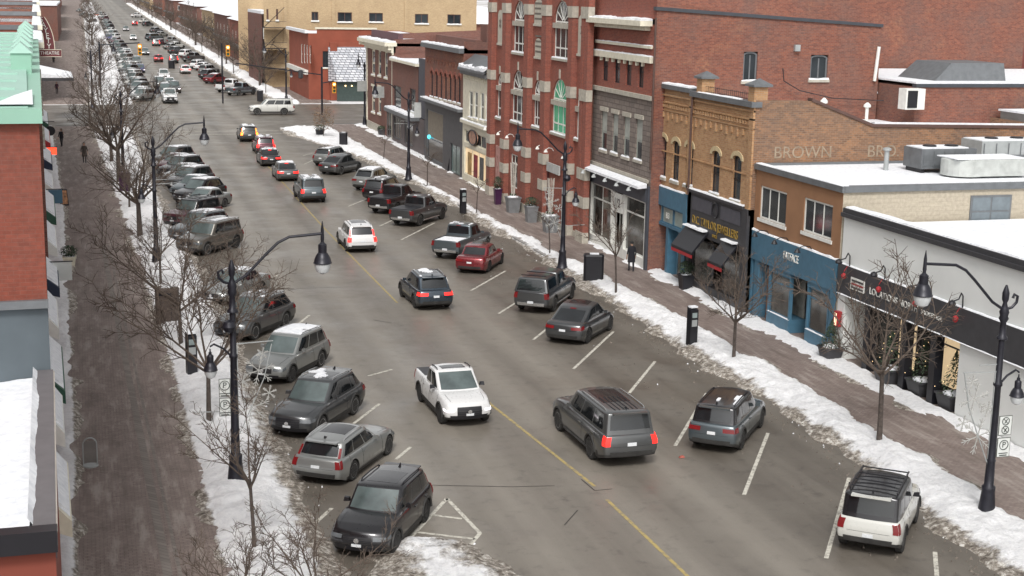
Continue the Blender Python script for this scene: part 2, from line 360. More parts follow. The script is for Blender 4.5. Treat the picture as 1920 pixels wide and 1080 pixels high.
PB = brick("grey_paver_band", (.23, .205, .185), (.17, .15, .135), (.07, .06, .055), .3)
for xa_, xb_ in ((1.55, 1.8), (1.95, 2.05)):
    mb = MB(); mb.add([(xa_, 36, .124), (xb_, 36, .124), (xb_-1.0, 90, .124), (xa_-1.0, 90, .124)], [(0, 1, 2, 3)]); tag(mb.build("paving_band", PB), kind='structure')
x_, y_ = G(1278, 858); mb = MB(); mb.hexa([(x_-.12, y_-.05, .01), (x_+.1, y_-.07, .01), (x_+.13, y_+.06, .01), (x_-.08, y_+.08, .01), (x_-.05, y_-.03, .09), (x_+.07, y_-.02, .07), (x_+.05, y_+.03, .08), (x_-.04, y_+.04, .06)]); tag(mb.build("crumpled_litter", plain("reddish_litter", (.3, .08, .06), .8)), "small reddish crumpled scrap on the road behind the long grey suv", "litter")
# ------------------------------------------------------------------ building tools
def mapR(X): return lambda u, z, d: (X-d, u, z)      # wall on the right side of the street; outward = -X
def mapL(X): return lambda u, z, d: (X+d, u, z)
def mapS(Y): return lambda u, z, d: (u, Y-d, z)      # wall facing the camera end of the street
def bx(mb, M, u0, u1, z0, z1, d0, d1, mi=0):
    P = [M(u, z, d) for z in (z0, z1) for (u, d) in ((u0, d0), (u1, d0), (u1, d1), (u0, d1))]; mb.hexa(P, mi)
def sheet(mb, M, u0, u1, z0, z1, holes, depth=.22, mi=0, ztop=None):
    us = sorted({u0, u1, *[h[0] for h in holes], *[h[1] for h in holes]}); us = [u for u in us if u0 <= u <= u1]
    zs = sorted({z0, z1, *[h[2] for h in holes], *[h[3] for h in holes]}); zs = [z for z in zs if z0 <= z <= z1]
    zt = ztop or (lambda u: z1)
    for a, b in zip(us[:-1], us[1:]):
        for c, d in zip(zs[:-1], zs[1:]):
            um, zm = (a+b)/2, (c+d)/2
            if any(h[0] < um < h[1] and h[2] < zm < h[3] for h in holes): continue
            if d == z1: P = [M(a, c, 0), M(b, c, 0), M(b, zt(b), 0), M(a, zt(a), 0)]
            else: P = [M(a, c, 0), M(b, c, 0), M(b, d, 0), M(a, d, 0)]
            mb.add(P, [(0, 1, 2, 3)], mi)
    for a, b, c, d in [h[:4] for h in holes]:
        for (p, q) in (((a, c), (b, c)), ((b, c), (b, d)), ((b, d), (a, d)), ((a, d), (a, c))):
            mb.add([M(*p, 0), M(*q, 0), M(*q, -depth), M(*p, -depth)], [(0, 1, 2, 3)], mi)
def spandrel(mb, M, a, b, z1, rise, mi=0, n=8):      # fill above an arch inside the top corners of a hole
    c = (a+b)/2; w = (b-a)/2
    pts = [(c+w*math.cos(math.pi*k/n), z1-rise+rise*math.sin(math.pi*k/n)) for k in range(n+1)]
    for p, q in zip(pts[:-1], pts[1:]):
        mb.add([M(p[0], z1, 0), M(p[0], p[1], 0), M(q[0], q[1], 0), M(q[0], z1, 0)], [(0, 1, 2, 3)], mi)
        mb.add([M(p[0], p[1], 0), M(p[0], p[1], -.2), M(q[0], q[1], -.2), M(q[0], q[1], 0)], [(0, 1, 2, 3)], mi)
def arc(a, b, z, rise, n=10):
    c = (a+b)/2; w = (b-a)/2
    return [(c+w*math.cos(math.pi*k/n), z+rise*math.sin(math.pi*k/n)) for k in range(n+1)]
def snowstrip(b, M, u0, u1, z, d0, d1, h=.12, seg=.35, parent=None):
    mb = MB(); n = max(2, int(abs(u1-u0)/seg)); us = np.linspace(u0, u1, n+1); rr = random.Random(int(abs(u0*77+z*13)))
    hs_ = [h*rr.uniform(.55, 1.15) for _ in us]; ds = [d1*rr.uniform(.86, 1.0) if d1 > .25 else d1 for _ in us]
    for i in range(n):
        mb.hexa([M(us[i], z, d0), M(us[i+1], z, d0), M(us[i+1], z, ds[i+1]), M(us[i], z, ds[i]),
                 M(us[i], z+hs_[i], d0+.01), M(us[i+1], z+hs_[i+1], d0+.01), M(us[i+1], z+hs_[i+1]*.75, ds[i+1]-.03), M(us[i], z+hs_[i]*.75, ds[i]-.03)])
    return mb.build("snow_cap", SNOW, parent or b)
def window(b, M, u0, u1, z0, z1, frame=WHITE, glass=GLASS, nx=1, nz=1, fw=.07, dep=.14, sill=None, head=None, arch=0., silld=.1, snow=True, fan=0, hz=None, blind=None):
    mb = MB(); o = fw; d0, d1 = -dep-.04, -dep+.03
    if arch:
        P = arc(u0, u1, z1-arch, arch); I_ = arc(u0+fw, u1-fw, z1-arch, arch-fw)
        for k in range(len(P)-1):
            a, c = P[k], P[k+1]; e, f = I_[k], I_[k+1]
            mb.hexa([M(*a, d0), M(*c, d0), M(*c, d1), M(*a, d1), M(*e, d0), M(*f, d0), M(*f, d1), M(*e, d1)])
        zt = z1-arch
    else: bx(mb, M, u0, u1, z1-fw, z1, d0, d1); zt = z1-fw
    bx(mb, M, u0, u1, z0, z0+fw, d0, d1); bx(mb, M, u0, u0+fw, z0+fw, zt, d0, d1); bx(mb, M, u1-fw, u1, z0+fw, zt, d0, d1)
    for k in range(1, nx):
        u = u0+(u1-u0)*k/nx; bx(mb, M, u-fw/2.5, u+fw/2.5, z0+fw, zt, d0, d1-.01)
    for k in range(1, nz):
        z = z0+(zt-z0)*(hz if (hz and nz == 2) else k/nz); bx(mb, M, u0+fw, u1-fw, z-fw/2, z+fw/2, d0, d1-.005)
    if fan:
        c = ((u0+u1)/2); w = (u1-u0)/2-fw; zb = z1-arch
        bx(mb, M, u0+fw, u1-fw, zb-fw/2, zb+fw/2, d0, d1-.004)
        for k in range(1, fan):
            an = math.pi*k/fan; r1 = 1.; du, dz = math.cos(an), math.sin(an); px_, pz_ = -dz*.035, du*.035
            a = (c+du*w*.12, zb+dz*(arch-fw)*.12); e = (c+du*w, zb+dz*(arch-fw))
            mb.hexa([M(a[0]+px_, a[1]+pz_, d0), M(a[0]-px_, a[1]-pz_, d0), M(e[0]-px_, e[1]-pz_, d0), M(e[0]+px_, e[1]+pz_, d0),
                     M(a[0]+px_, a[1]+pz_, d1-.01), M(a[0]-px_, a[1]-pz_, d1-.01), M(e[0]-px_, e[1]-pz_, d1-.01), M(e[0]+px_, e[1]+pz_, d1-.01)])
    w_ = mb.build("window", frame, b)
    g = MB()
    if arch:
        P = [(u1, z0)]+arc(u0, u1, z1-arch, arch)+[(u0, z0)]; g.add([M(*p, -dep) for p in P], [tuple(range(len(P)))])
    else: g.add([M(u0, z0, -dep), M(u1, z0, -dep), M(u1, z1, -dep), M(u0, z1, -dep)], [(0, 1, 2, 3)])
    g.build("pane", glass, w_)
    if blind:
        g = MB(); bx(g, M, u0+fw, u1-fw, z0+(zt-z0)*blind[0], zt, d0+.045, d0+.052); g.build("blind", blind[1], w_)
    if sill:
        s = MB(); bx(s, M, u0-.12, u1+.12, z0-.16, z0, -.03, silld); s.build("window_sill", sill, b)
        if snow: snowstrip(b, M, u0-.08, u1+.08, z0, -.02, silld-.01, .09, .3)
    if head:
        s = MB()
        if arch:
            P = arc(u0-.0, u1+.0, z1-arch, arch); Q = arc(u0-.22, u1+.22, z1-arch, arch+.24)
            for k in range(len(P)-1):
                mb2 = [M(*P[k], 0), M(*P[k+1], 0), M(*Q[k+1], 0), M(*Q[k], 0), M(*P[k], .05), M(*P[k+1], .05), M(*Q[k+1], .05), M(*Q[k], .05)]
                s.hexa(mb2)
        else: bx(s, M, u0-.15, u1+.15, z1+.003, z1+.26, -.02, .07)
        s.build("window_head", head, b)
    return w_
def pxw(X, xl, yt, xr, yb, u='R'):      # window rectangle read off the photograph on plane X -> (y0,y1,z0,z1)
    Yf, zt = FX(xl, yt, X); _, zb = FX(xl, yb, X); Yn = colY(xr, X, (zt+zb)/2); return (min(Yf, Yn), max(Yf, Yn), zb, zt)
def pxs(Y, xl, yt, xr, yb):
    xa, zt = FY(xl, yt, Y); _, zb = FY(xl, yb, Y); xb_ = colX(xr, Y, (zt+zb)/2); return (xa, xb_, zb, zt)
def roofslab(b, x0, x1, y0, y1, z, mat, name="roof", zb=None):
    mb = MB(); z2 = z if zb is None else zb
    mb.hexa([(x0, y0, z-.3), (x1, y0, z2-.3), (x1, y1, z2-.3), (x0, y1, z-.3), (x0, y0, z), (x1, y0, z2), (x1, y1, z2), (x0, y1, z)])
    return mb.build(name, mat, b)
def body(b, x0, x1, y0, y1, z0, z1, mat, zr=None, name="wall", skip_front=True):
    """side and back walls as closed sheets (front sheet is built with its openings)"""
    mb = MB(); zr = z1 if zr is None else zr
    for y in (y0, y1): mb.add([(x0, y, z0), (x1, y, z0), (x1, y, zr), (x0, y, z1)], [(0, 1, 2, 3)])
    mb.add([(x1, y0, z0), (x1, y1, z0), (x1, y1, zr), (x1, y0, zr)], [(0, 1, 2, 3)])
    return mb.build(name, mat, b)
def inside(b, X0, y0, y1, z0, z1, mat, name="interior_wall"):   # floor slab, back wall so that panes never look through
    mb = MB(); mb.add([(X0, y0, z0), (X0, y1, z0), (X0, y1, z1), (X0, y0, z1)], [(0, 1, 2, 3)]); return mb.build(name, mat, b)
def gooseneck(b, M, u, z, mat, out=.5, hmat=None):
    mb = MB(); pts = [M(u, z, .0), M(u, z+.18, .12), M(u, z+.22, out*.6), M(u, z+.1, out)]
    mb.tube(pts, .025, 5); p = M(u, z+.1, out); mb.lathe([(.03, .02), (.07, -.02), (.15, -.16), (.15, -.18)], p, 10, 1)
    return mb.build("gooseneck_lamp", [mat, hmat or mat], b)
INT = plain("dark_interior", (.02, .018, .016), .9, 0, .3, .8)
RED1 = brick("red_brick", (.285, .078, .048), (.215, .058, .038), (.22, .12, .1), .2)
RED2 = brick("old_red_brick", (.26, .088, .052), (.155, .050, .034), (.17, .12, .10), .5, pc=(.36, .18, .10))
RED3 = brick("dark_red_brick", (.19, .072, .052), (.135, .05, .038), (.17, .12, .1), .3)
BUFF = brick("buff_brick", (.46, .27, .13), (.36, .185, .085), (.36, .27, .19), .35, 1.2, (.20, .12, .07))
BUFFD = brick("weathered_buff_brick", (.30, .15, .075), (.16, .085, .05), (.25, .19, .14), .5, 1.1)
TAN = brick("tan_brick", (.50, .37, .22), (.43, .31, .18), (.42, .33, .22), .3, 1.3, (.26, .17, .1))
BLOCK = brick("stone_block", (.235, .195, .17), (.17, .14, .125), (.11, .09, .08), .25, 3.4, (.15, .12, .1))
TERRA = plain("terracotta_render", (.25, .066, .038), .85, 0, .1, .6)
BROWN = plain("brown_stucco", (.28, .145, .075), .9, 0, .1, .8)
BEIGE = brick("beige_block_wall", (.42, .37, .29), (.405, .355, .28), (.385, .34, .265), .1, 2.4, (.3, .26, .2))
WHITEW = plain("white_cladding", (.70, .715, .70), .6, 0, .05, .5)
BLUE = plain("slate_blue_paint", (.06, .145, .215), .5, 0, .1)
NAVY = plain("deep_blue_paint", (.025, .075, .22), .45, 0, .12)
CHAR = plain("charcoal_paint", (.045, .045, .05), .5, 0, .12)
GOLD = plain("gold_letter", (.45, .30, .07), .35, .6, .1)
MINT = plain("green_metal_roof", (.27, .47, .37), .5, .1, .06, .7)
TURQ = plain("pale_green_metal", (.34, .53, .45), .5, .1, .06, .7)
WARM = plain("lit_shop_window", (.6, .45, .28), .5, 0, .3, .8, emit=(1., .75, .45), es=.35)
GREENG = plain("green_lit_glass", (.05, .25, .14), .2, 0, .4, 1., emit=(.1, .6, .35), es=.12)
REDP = plain("red_paint", (.35, .02, .025), .5, 0, .1)

# ------------------------------------------------------------------ right side, near to far
def root(name, label, cat="building", group=None, loc=(0, 0, 0)): return empty(name, loc, 0, label, cat, group)

# --- white office (nearest)
X = 31.6; b = root("white_office_building", "white single storey office with black sign band and recessed entrance, nearest on the right"); M = mapR(X)
mb = MB(); sheet(mb, M, 24, 55.5, 4.35, 6.45, []); mb.add([M(24, 0, 0), M(46.2, 0, 0), M(46.2, 3.05, 0), M(24, 3.05, 0)], [(0, 1, 2, 3)])
mb.add([M(46.2, 0, 0), M(46.2, 0, -1.7), M(46.2, 3.05, -1.7), M(46.2, 3.05, 0)], [(0, 1, 2, 3)])
bx(mb, M, 55.0, 55.6, 0, 3.05, -1.7, .0)
mb.add([(X, 24, 0), (50, 24, 0), (50, 24, 6.4), (X, 24, 6.4)], [(0, 1, 2, 3)]); mb.add([(50, 24, 0), (50, 55.5, 0), (50, 55.5, 6.4), (50, 24, 6.4)], [(0, 1, 2, 3)])
mb.build("wall", WHITEW, b)
mb = MB(); bx(mb, M, 24, 55.55, 3.05, 4.38, -.3, .12); mb.build("sign_band", CHAR, b)
mb = MB(); bx(mb, M, 24, 55.55, 6.45, 6.62, -.35, .16); bx(mb, M, 24, 55.55, 6.62, 6.82, -.5, .06); mb.build("parapet_coping", CHAR, b)
snowstrip(b, M, 24, 55.5, 6.82, -.45, -.02, .1, .6); snowstrip(b, M, 24, 55.5, 4.38, 0.005, .11, .07, .5); snowstrip(b, M, 24, 55.5, 3.051, .121, .16, .05, .5)
roofslab(b, X+.5, 50, 24, 55.45, 6.1, SNOW)
mb = MB(); mb.add([M(46.2, 0, -1.7), M(55.0, 0, -1.7), M(55.0, 3.05, -1.7), M(46.2, 3.05, -1.7)], [(0, 1, 2, 3)]); mb.add([M(46.2, 3.05, 0), M(55, 3.05, 0), M(55, 3.05, -1.7), M(46.2, 3.05, -1.7)], [(0, 1, 2, 3)]); mb.build("entrance_recess", CHAR, b)
for k in range(5):
    u0 = 46.6+k*1.66; window(b, M, u0, u0+1.5, .3, 2.7, BLACK, WARM if k in (1, 3) else GLASS2, 1, 2, .07, 1.62, hz=.75)
for u in (53.0, 50.1, 47.95): mb = MB(); bx(mb, M, u-.2, u+.2, 0, 3.05, -.35, 0.02); mb.build("column", BLACK, b)
for u in (54.6, 51.7, 48.9, 46.1):
    mb = MB(); mb.tube([M(u, 4.4, .1), M(u, 4.85, .12), M(u-.15, 5.0, .3), M(u-.3, 4.8, .5), M(u-.5, 4.78, .9)], .03, 5); mb.lathe([(.03, .0), (.12, -.05), (.16, -.14), (.14, -.2)], M(u-.55, 4.85, .95), 10); g_ = mb.build("gooseneck_lamp", [DARK], b)
    mb = MB(); mb.lathe([(.02, .14), (.10, .08), (.12, 0), (.08, -.10), (.02, -.14)], M(u+.1, 3.95, .3), 10); mb.tube([M(u+.1, 4.15, .3), M(u+.1, 4.38, .15)], .015, 4); tag(mb.build("red_ornament", REDP), "red ball ornament on the black sign band, %s from the blue shop" % {54.6: "first", 51.7: "second", 48.9: "third", 46.1: "fourth"}[u], "ornament", "red ornaments on the sign band")
text_on("sign_lettering", b, "LOCATIONS NORTH", .40, (X-.14, 50.9, 3.68), '-X', WHITE, .01, 1.0)
text_on("sign_lettering", b, "BROKERAGE", .24, (X-.14, 48.05, 3.66), '-X', WHITE, .01, 1.1)
mb = MB(); bx(mb, M, 53.2, 54.35, 3.46, 3.98, .121, .145); mb.build("logo_panel", WHITE, b)
mb = MB(); [bx(mb, M, 53.28, 54.27, 3.52+k*.15, 3.60+k*.15, .146, .155, 1 if k == 1 else 0) for k in range(3)]; mb.build("logo_bars", [CHAR, REDP], b)

r = empty("wall_lantern", (X-.12, 55.3, 1.9), 0, "lit red framed wall lantern on the narrow white strip beside the blue shop", "wall lamp"); mb = MB(); mb.box(-.1, .1, -.12, .12, -.28, .28); mb.build("glow_pane", plain("lantern_glow", (.9, .7, .5), .5, 0, 0, emit=(1., .75, .5), es=1.2), r)
mb = MB(); [mb.box(-.12, .12, a_, a_+.03, -.3, .3) for a_ in (-.14, -.015, .11)]; mb.box(-.13, .13, -.15, .15, .28, .34); mb.box(-.13, .13, -.15, .15, -.34, -.28); mb.build("frame", REDP, r)
# --- brown building with blue shop front
X = 31.6; b = root("brown_shop_building", "brown stucco two storey building with a blue shop front and snowy flat roof"); M = mapR(X); y0, y1 = 55.7, 64.3
wins = [pxw(X, 1426.7, 347.4, 1474, 409), pxw(X, 1508.5, 369.6, 1560, 434)]
mb = MB(); sheet(mb, M, y0, y1, 4.4, 7.45, wins); mb.add([M(y0, 0, -1.6), M(y1, 0, -1.6), M(y1, 4.4, -1.6), M(y0, 4.4, -1.6)], [(0, 1, 2, 3)]); mb.build("wall", BROWN, b)
for w in wins: window(b, M, *w, WHITE, GLASS, 3, 1, .09, .08, sill=WHITE, silld=.05, snow=False)
body(b, X, 52, y0, y1, 0, 7.45, BEIGE)
mb = MB(); bx(mb, M, y0-.1, y1+.1, 7.45, 7.72, -.3, .12); mb.box(X, 52, y0-.12, y0+.25, 7.46, 7.73); mb.box(X, 52, y1-.2, y1+.02, 7.46, 7.73); mb.build("parapet_coping", GREY, b)
roofslab(b, X+.3, 52, y0+.25, y1-.2, 7.62, SNOW)
snowstrip(b, M, y0, y1, 7.722, -.25, .05, .05, .8)
mb = MB(); bx(mb, M, y0+.05, y1-.05, 3.0, 4.42, -1.5, .1); bx(mb, M, y0+.05, y0+.45, 0, 3.0, -1.5, .1); bx(mb, M, y1-.9, y1-.45, 0, 3.0, -1.5, .06); bx(mb, M, y1-.2, y1-.02, 0, 3.0, -1.5, .06)
# two bay windows
for (a, c) in ((60.0, 62.3), (56.3, 58.35)):
    bx(mb, M, a, c, 0, .75, -.9, .06); bx(mb, M, a, c, 2.75, 3.0, -.9, .05)
    for u in (a, c-.12): bx(mb, M, u, u+.12, .75, 2.75, -.12, .04)
mb.build("shop_front", BLUE, b)
for (a, c) in ((60.0, 62.3), (56.3, 58.35)):
    window(b, M, a+.12, c-.12, .75, 2.75, BLUE, GLASS2, 1, 2, .08, .06, hz=.8); snowstrip(b, M, a, c, .751, .0, .055, .06, .3)
    mb = MB(); bx(mb, M, a+.13, c-.13, .78, 2.7, -.85, -.8); mb.build("window_display", plain("pale_display", (.30, .30, .27), .8, 0, .4, 2.), b)
window(b, M, 58.6, 59.7, .15, 2.9, WHITE, GLASS2, 1, 2, .1, 1.2, hz=.82)
mb = MB(); bx(mb, M, 59.72, 59.95, 0, 2.95, -1.3, -1.1); bx(mb, M, 62.6, 63.3, .05, 2.95, -.5, -.4); mb.build("door", plain("rust_brown_door", (.18, .075, .04), .6), b)
snowstrip(b, M, y0, y1, 4.422, -.0, .1, .1, .4)
text_on("sign_lettering", b, "FATFACE", .52, (X-.115, 60.0, 3.78), '-X', WHITE, .015, .72)
for u in (62.6, 60.5, 58.2): gooseneck(b, M, u, 4.45, BLACK, .75)
# south side window & roof machinery
ws = pxs(y0, 1822, 369, 1892, 424); mb = MB(); bx(mb, mapS(y0), ws[0]-.06, ws[1]+.06, ws[2]-.06, ws[3]+.06, .0, .05); fr = mb.build("side_window_frame", GREY, b)
for i in range(2):
    for j in range(2):
        u = ws[0]+(ws[1]-ws[0])*(i*.5)+.04; z = ws[2]+(ws[3]-ws[2])*(j*.5)+.04; mb = MB(); bx(mb, mapS(y0), u, u+(ws[1]-ws[0])*.5-.08, z, z+(ws[3]-ws[2])*.5-.08, .051, .06); mb.build("pane", plain("pale_glass", (.16, .19, .21), .2), fr)
def hvac(x0, x1, ya, yb, z, h, label, fan=True):
    r = root("rooftop_unit", label, "air conditioner", "rooftop air handling units")
    mb = MB(); mb.box(x0, x1, ya, yb, z+.2, z+h); mb.build("casing", LGREY if fan else GREY, r)
    mb = MB(); mb.box(x0+.1, x1-.1, ya-.02, ya, z+.35, z+h*.5)
    for k in range(5): mb.box(x0+.1+(x1-x0-.2)*k/5, x0+.14+(x1-x0-.2)*k/5, ya-.04, ya-.021, z+.3, z+h-.1)
    mb.build("side_panel", GREY, r)
    mb = MB(); mb.box(x0+.1, x0+.25, ya+.1, yb-.1, z, z+.2); mb.box(x1-.25, x1-.1, ya+.1, yb-.1, z, z+.2); mb.build("skid", DARK, r)
    mb = MB(); 
    for k in range(2):
        mb.lathe([(.3, 0), (.34, .08), (.3, .12), (.05, .12)], (x0+(x1-x0)*(.3+.4*k), (ya+yb)/2, z+h), 14)
    mb.build("fan_guard", DARK, r)
    mb = MB(); mb.box(x0+.05, x1-.4, ya+.1, yb-.1, z+h+.001, z+h+.05); mb.build("snow_cap", SNOW, r); return r
p = G(1690, 345, 7.6); hvac(38.2, 41.2, 60.2, 61.8, 7.62, 1.15, "grey metal rooftop unit on the snowy roof, left of the two tall units", False)
hvac(42.3, 46.0, 61.4, 63.2, 7.62, 1.35, "wide rooftop unit with open panels near the brick wall on the snowy roof")
r = root("rooftop_duct", "pale round ended duct housing lying on the snowy roof before the grey unit", "air duct"); mb = MB(); mb.lathe([(1.0, 0), (1.0, .75), (.9, .8)], (39.6, 58.9, 7.7), 22); mb.box(39.6, 42.6, 57.9, 59.8, 7.72, 8.5); mb.build("housing", plain("pale_duct", (.5, .52, .5), .5, .2), r); mb = MB(); mb.box(38.7, 42.4, 58.0, 59.7, 8.51, 8.56); mb.build("snow_cap", SNOW, r)
px_ = G(1592, 300, 7.7); mb = MB(); mb.lathe([(.12, 0), (.12, .95), (.2, .96), (.2, 1.06), (.1, 1.1)], (px_[0], 61.6, 7.62), 12); tag(mb.build("vent_pipe", LGREY), "thin pale vent pipe with cap standing on the snowy roof", "vent pipe")

# --- buff brick double building
X = 31.4; b = root("buff_brick_building", "ornate buff brick two storey building with a corbelled top, two pinnacles and two shop fronts"); M = mapR(X); y0, y1 = 64.35, 77.9
wl = [pxw(X, 1237, 254, 1249, 330), pxw(X, 1262, 262.5, 1273, 338), pxw(X, 1287, 268, 1299, 346), pxw(X, 1336, 280.5, 1349, 361), pxw(X, 1375, 289.5, 1389, 374)]
mb = MB(); sheet(mb, M, y0, y1, 5.1, 10.6, wl)
for w in wl: spandrel(mb, M, w[0], w[1], w[3], .22)
ym = 72.0
for u in (y1-.4, ym-.2, y0): bx(mb, M, u, u+.45, 5.1, 10.6, 0, .1)
mb.build("wall", BUFF, b)
for i, w in enumerate(wl): window(b, M, *w, BLACK, GLASS, 1, 2, .07, .14, sill=STONE, head=plain("buff_stone_hood", (.50, .40, .24), .8), arch=.22, hz=.5)
mb = MB()
for k in range(40):                                       # corbel table and hanging brick pendants
    u = y0+.5+k*.325
    if abs(u-ym) < .3: continue
    bx(mb, M, u, u+.14, 9.55, 9.75, .0, .09)
    if k % 2 == 0: bx(mb, M, u, u+.16, 8.85+(.14 if k % 4 else 0), 9.3, .0, .08)
bx(mb, M, y0, y1, 9.8, 9.88, 0, .1); bx(mb, M, y0, y1, 10.2, 10.3, 0, .12); bx(mb, M, y0, y1, 9.36, 9.42, 0, .06); bx(mb, M, y0, y1, 7.05, 7.12, 0, .05)
mb.build("brick_corbelling", BUFF, b)
mb = MB(); bx(mb, M, ym, y1+.1, 10.6, 10.85, -.3, .22); bx(mb, M, y0-.1, ym-.1, 10.45, 10.72, -.3, .26); mb.build("cornice", GREY, b)
snowstrip(b, M, ym, y1, 10.85, -.25, .2, .12, .5); snowstrip(b, M, y0+1.5, ym-1, 10.722, .0, .2, .06, .5)
for u in (y0+.35, ym-1.0):
    mb = MB(); bx(mb, M, u-.34, u+.34, 10.6, 11.45, -.62, .1); t_ = mb.build("pinnacle", BUFF, b)
    mb = MB(); P = [M(u-.5, 11.45, -.8), M(u+.5, 11.45, -.8), M(u+.5, 11.45, .22), M(u-.5, 11.45, .22)]; Q = [(p[0], p[1], 11.55) for p in P]
    mb.hexa(P+Q); a_ = M(u, 11.85, -.3); mb.add(Q+[a_], [(0, 1, 4), (1, 2, 4), (2, 3, 4), (3, 0, 4)]); mb.build("pinnacle_cap", GREY, t_)
mb = MB()
for k in range(22):
    u = y0+1.1+k*.23; mb.tube([M(u, 10.7, -.1), M(u, 11.1, -.1)], .012, 3)
mb.tube([M(y0+1, 11.05, -.1), M(ym-1.4, 11.05, -.1)], .015, 3); mb.tube([M(y0+1, 10.8, -.1), M(ym-1.4, 10.8, -.1)], .015, 3); mb.build("roof_cresting", DARK, b)
for u in (ym-.35, y1-.1): mb = MB(); mb.tube([M(u, 10.4, .2), M(u, 5.2, .2)], .06, 6); mb.build("downpipe", plain("brown_pipe", (.09, .05, .04), .6), b)
# side and rear with sloping parapet
mb = MB(); mb.add([(X, y0, 0), (50, y0, 0), (50, y0, 9.25), (37.9, y0, 9.45), (34.4, y0, 10.75), (X, y0, 10.8)], [(0, 1, 2, 3, 4, 5)]); mb.add([(X, y0+.35, 7.5), (50, y0+.35, 7.5), (50, y0+.35, 9.25), (37.9, y0+.35, 9.45), (34.4, y0+.35, 10.75), (X, y0+.35, 10.8)], [(0, 1, 2, 3, 4, 5)])
mb.add([(X, y1, 0), (50, y1, 0), (50, y1, 10.5), (X, y1, 10.8)], [(0, 1, 2, 3)]); mb.add([(50, y0, 0), (50, y1, 0), (50, y1, 9.2), (50, y0, 9.2)], [(0, 1, 2, 3)]); mb.build("side_wall", BUFFD, b)
mb = MB(); mb.hexa([(34.4, y0-.08, 10.75), (37.9, y0-.08, 9.45), (37.9, y0+.4, 9.45), (34.4, y0+.4, 10.75), (34.4, y0-.08, 10.9), (37.9, y0-.08, 9.6), (37.9, y0+.4, 9.6), (34.4, y0+.4, 10.9)]); mb.hexa([(37.9, y0-.08, 9.45), (50, y0-.08, 9.25), (50, y0+.4, 9.25), (37.9, y0+.4, 9.45), (37.9, y0-.08, 9.6), (50, y0-.08, 9.4), (50, y0+.4, 9.4), (37.9, y0+.4, 9.6)]); mb.build("parapet_coping", plain("rust_flashing", (.1, .055, .045), .6), b)
mb = MB(); mb.hexa([(38, y0, 9.6), (50, y0, 9.4), (50, y0+.35, 9.4), (38, y0+.35, 9.6), (38, y0, 9.68), (50, y0, 9.48), (50, y0+.35, 9.47), (38, y0+.35, 9.67)]); mb.build("snow_cap", SNOW, b)
roofslab(b, X+.3, 50, y0+.35, y1, 9.1, SNOW, zb=8.6)
mb = MB(); mb.hexa([(34.5, 76.2, 8.8), (50, 76.2, 8.4), (50, 77.8, 8.4), (34.5, 77.8, 8.8), (34.5, 76.2, 10.9), (50, 76.2, 9.95), (50, 77.8, 9.95), (34.5, 77.8, 10.9)]); mb.build("roof_curb", plain("grey_roof_membrane", (.24, .23, .22), .8, 0, .15, .8), b)
mb = MB(); mb.hexa([(34.5, 76.1, 10.9), (50, 76.1, 9.95), (50, 77.8, 9.95), (34.5, 77.8, 10.9), (34.5, 76.1, 11.0), (50, 76.1, 10.05), (50, 77.8, 10.05), (34.5, 77.8, 11.0)]); mb.build("snow_cap", SNOW, b)
GH = plain("faded_wall_paint", (.30, .235, .17), .9, 0, .3, 3.)
for s_, xx in (("BROWN", 34.1), ("BRO.", 38.6), ("CI", 42.0)): text_on("ghost_sign_lettering", b, s_, .85, (xx, y0-.012, 8.2), '-Y', GH, .004)
# shop fronts
mb = MB(); bx(mb, M, ym-.1, y1, 4.0, 5.05, -1.5, .12); bx(mb, M, y1-.55, y1, 0, 4.0, -1.5, .12); bx(mb, M, ym-.1, ym+.35, 0, 5.1, -1.5, .16)
bx(mb, M, y1-3.2, y1-2.9, 0, 2.9, -1.5, 0); bx(mb, M, ym, y1, 2.85, 3.02, -.3, .05); mb.build("shop_front", BLUE, b)
snowstrip(b, M, ym, y1, 5.051, 0, .11, .1, .4)
for k in range(3): window(b, M, ym+.45+k*1.65, ym+2.0+k*1.65, 3.03, 3.95, BLUE, plain("frosted_glass", (.25, .3, .28), .3), 1, 1, .06, .05)
text_on("transom_lettering", b, "B3", .5, (X-.0, ym+2.85, 3.48), '-X', WHITE, .01)
mb = MB(); bx(mb, M, y1-2.8, ym+1.5, .05, 2.85, -1.45, -1.38); mb.build("door", NAVY, b); mb = MB(); bx(mb, M, y1-.6, y1-2.9, 0, 2.85, -.8, -.7); mb.build("panel", NAVY, b)
window(b, M, ym+.4, ym+1.45, .4, 2.8, BLUE, GLASS2, 1, 1, .07, .1)
mb = MB(); bx(mb, M, y0+.5, ym-.15, 3.15, 5.35, -1.5, .1); bx(mb, M, y0, y0+.55, 0, 5.4, -1.5, .16); bx(mb, M, ym-.55, ym-.1, 0, 5.3, -1.5, .1)
bx(mb, M, y0+.5, ym-.2, 0, .6, -1.0, 0); bx(mb, M, y0+.5, ym-.15, 5.35, 5.5, -.1, .22); mb.build("shop_front", CHAR, b)
mb = MB(); bx(mb, M, y0+.9, y0+3.2, 4.45, 5.15, .1, .13); bx(mb, M, ym-3.3, ym-.8, 4.45, 5.15, .1, .13); mb.build("sign_panel", plain("slate_panel", (.075, .075, .09), .5), b)
mb = MB(); P = [M((y0+ym)/2+.38*math.cos(a), 4.8+.38*math.sin(a), .15) for a in np.linspace(0, 2*math.pi, 19)]; mb.tube(P, .035, 5); mb.build("ring_emblem", BLACK, b)
text_on("sign_lettering", b, "D.C. TAYLOR JEWELLERS", .62, (X-.115, (y0+ym)/2+.1, 3.9), '-X', GOLD, .02, .84)
text_on("sign_lettering", b, "SINCE", .22, (X-.115, (y0+ym)/2, 3.42), '-X', GOLD, .02, 1)
snowstrip(b, M, y0+.5, ym-.15, 5.5, 0, .2, .08, .4); 
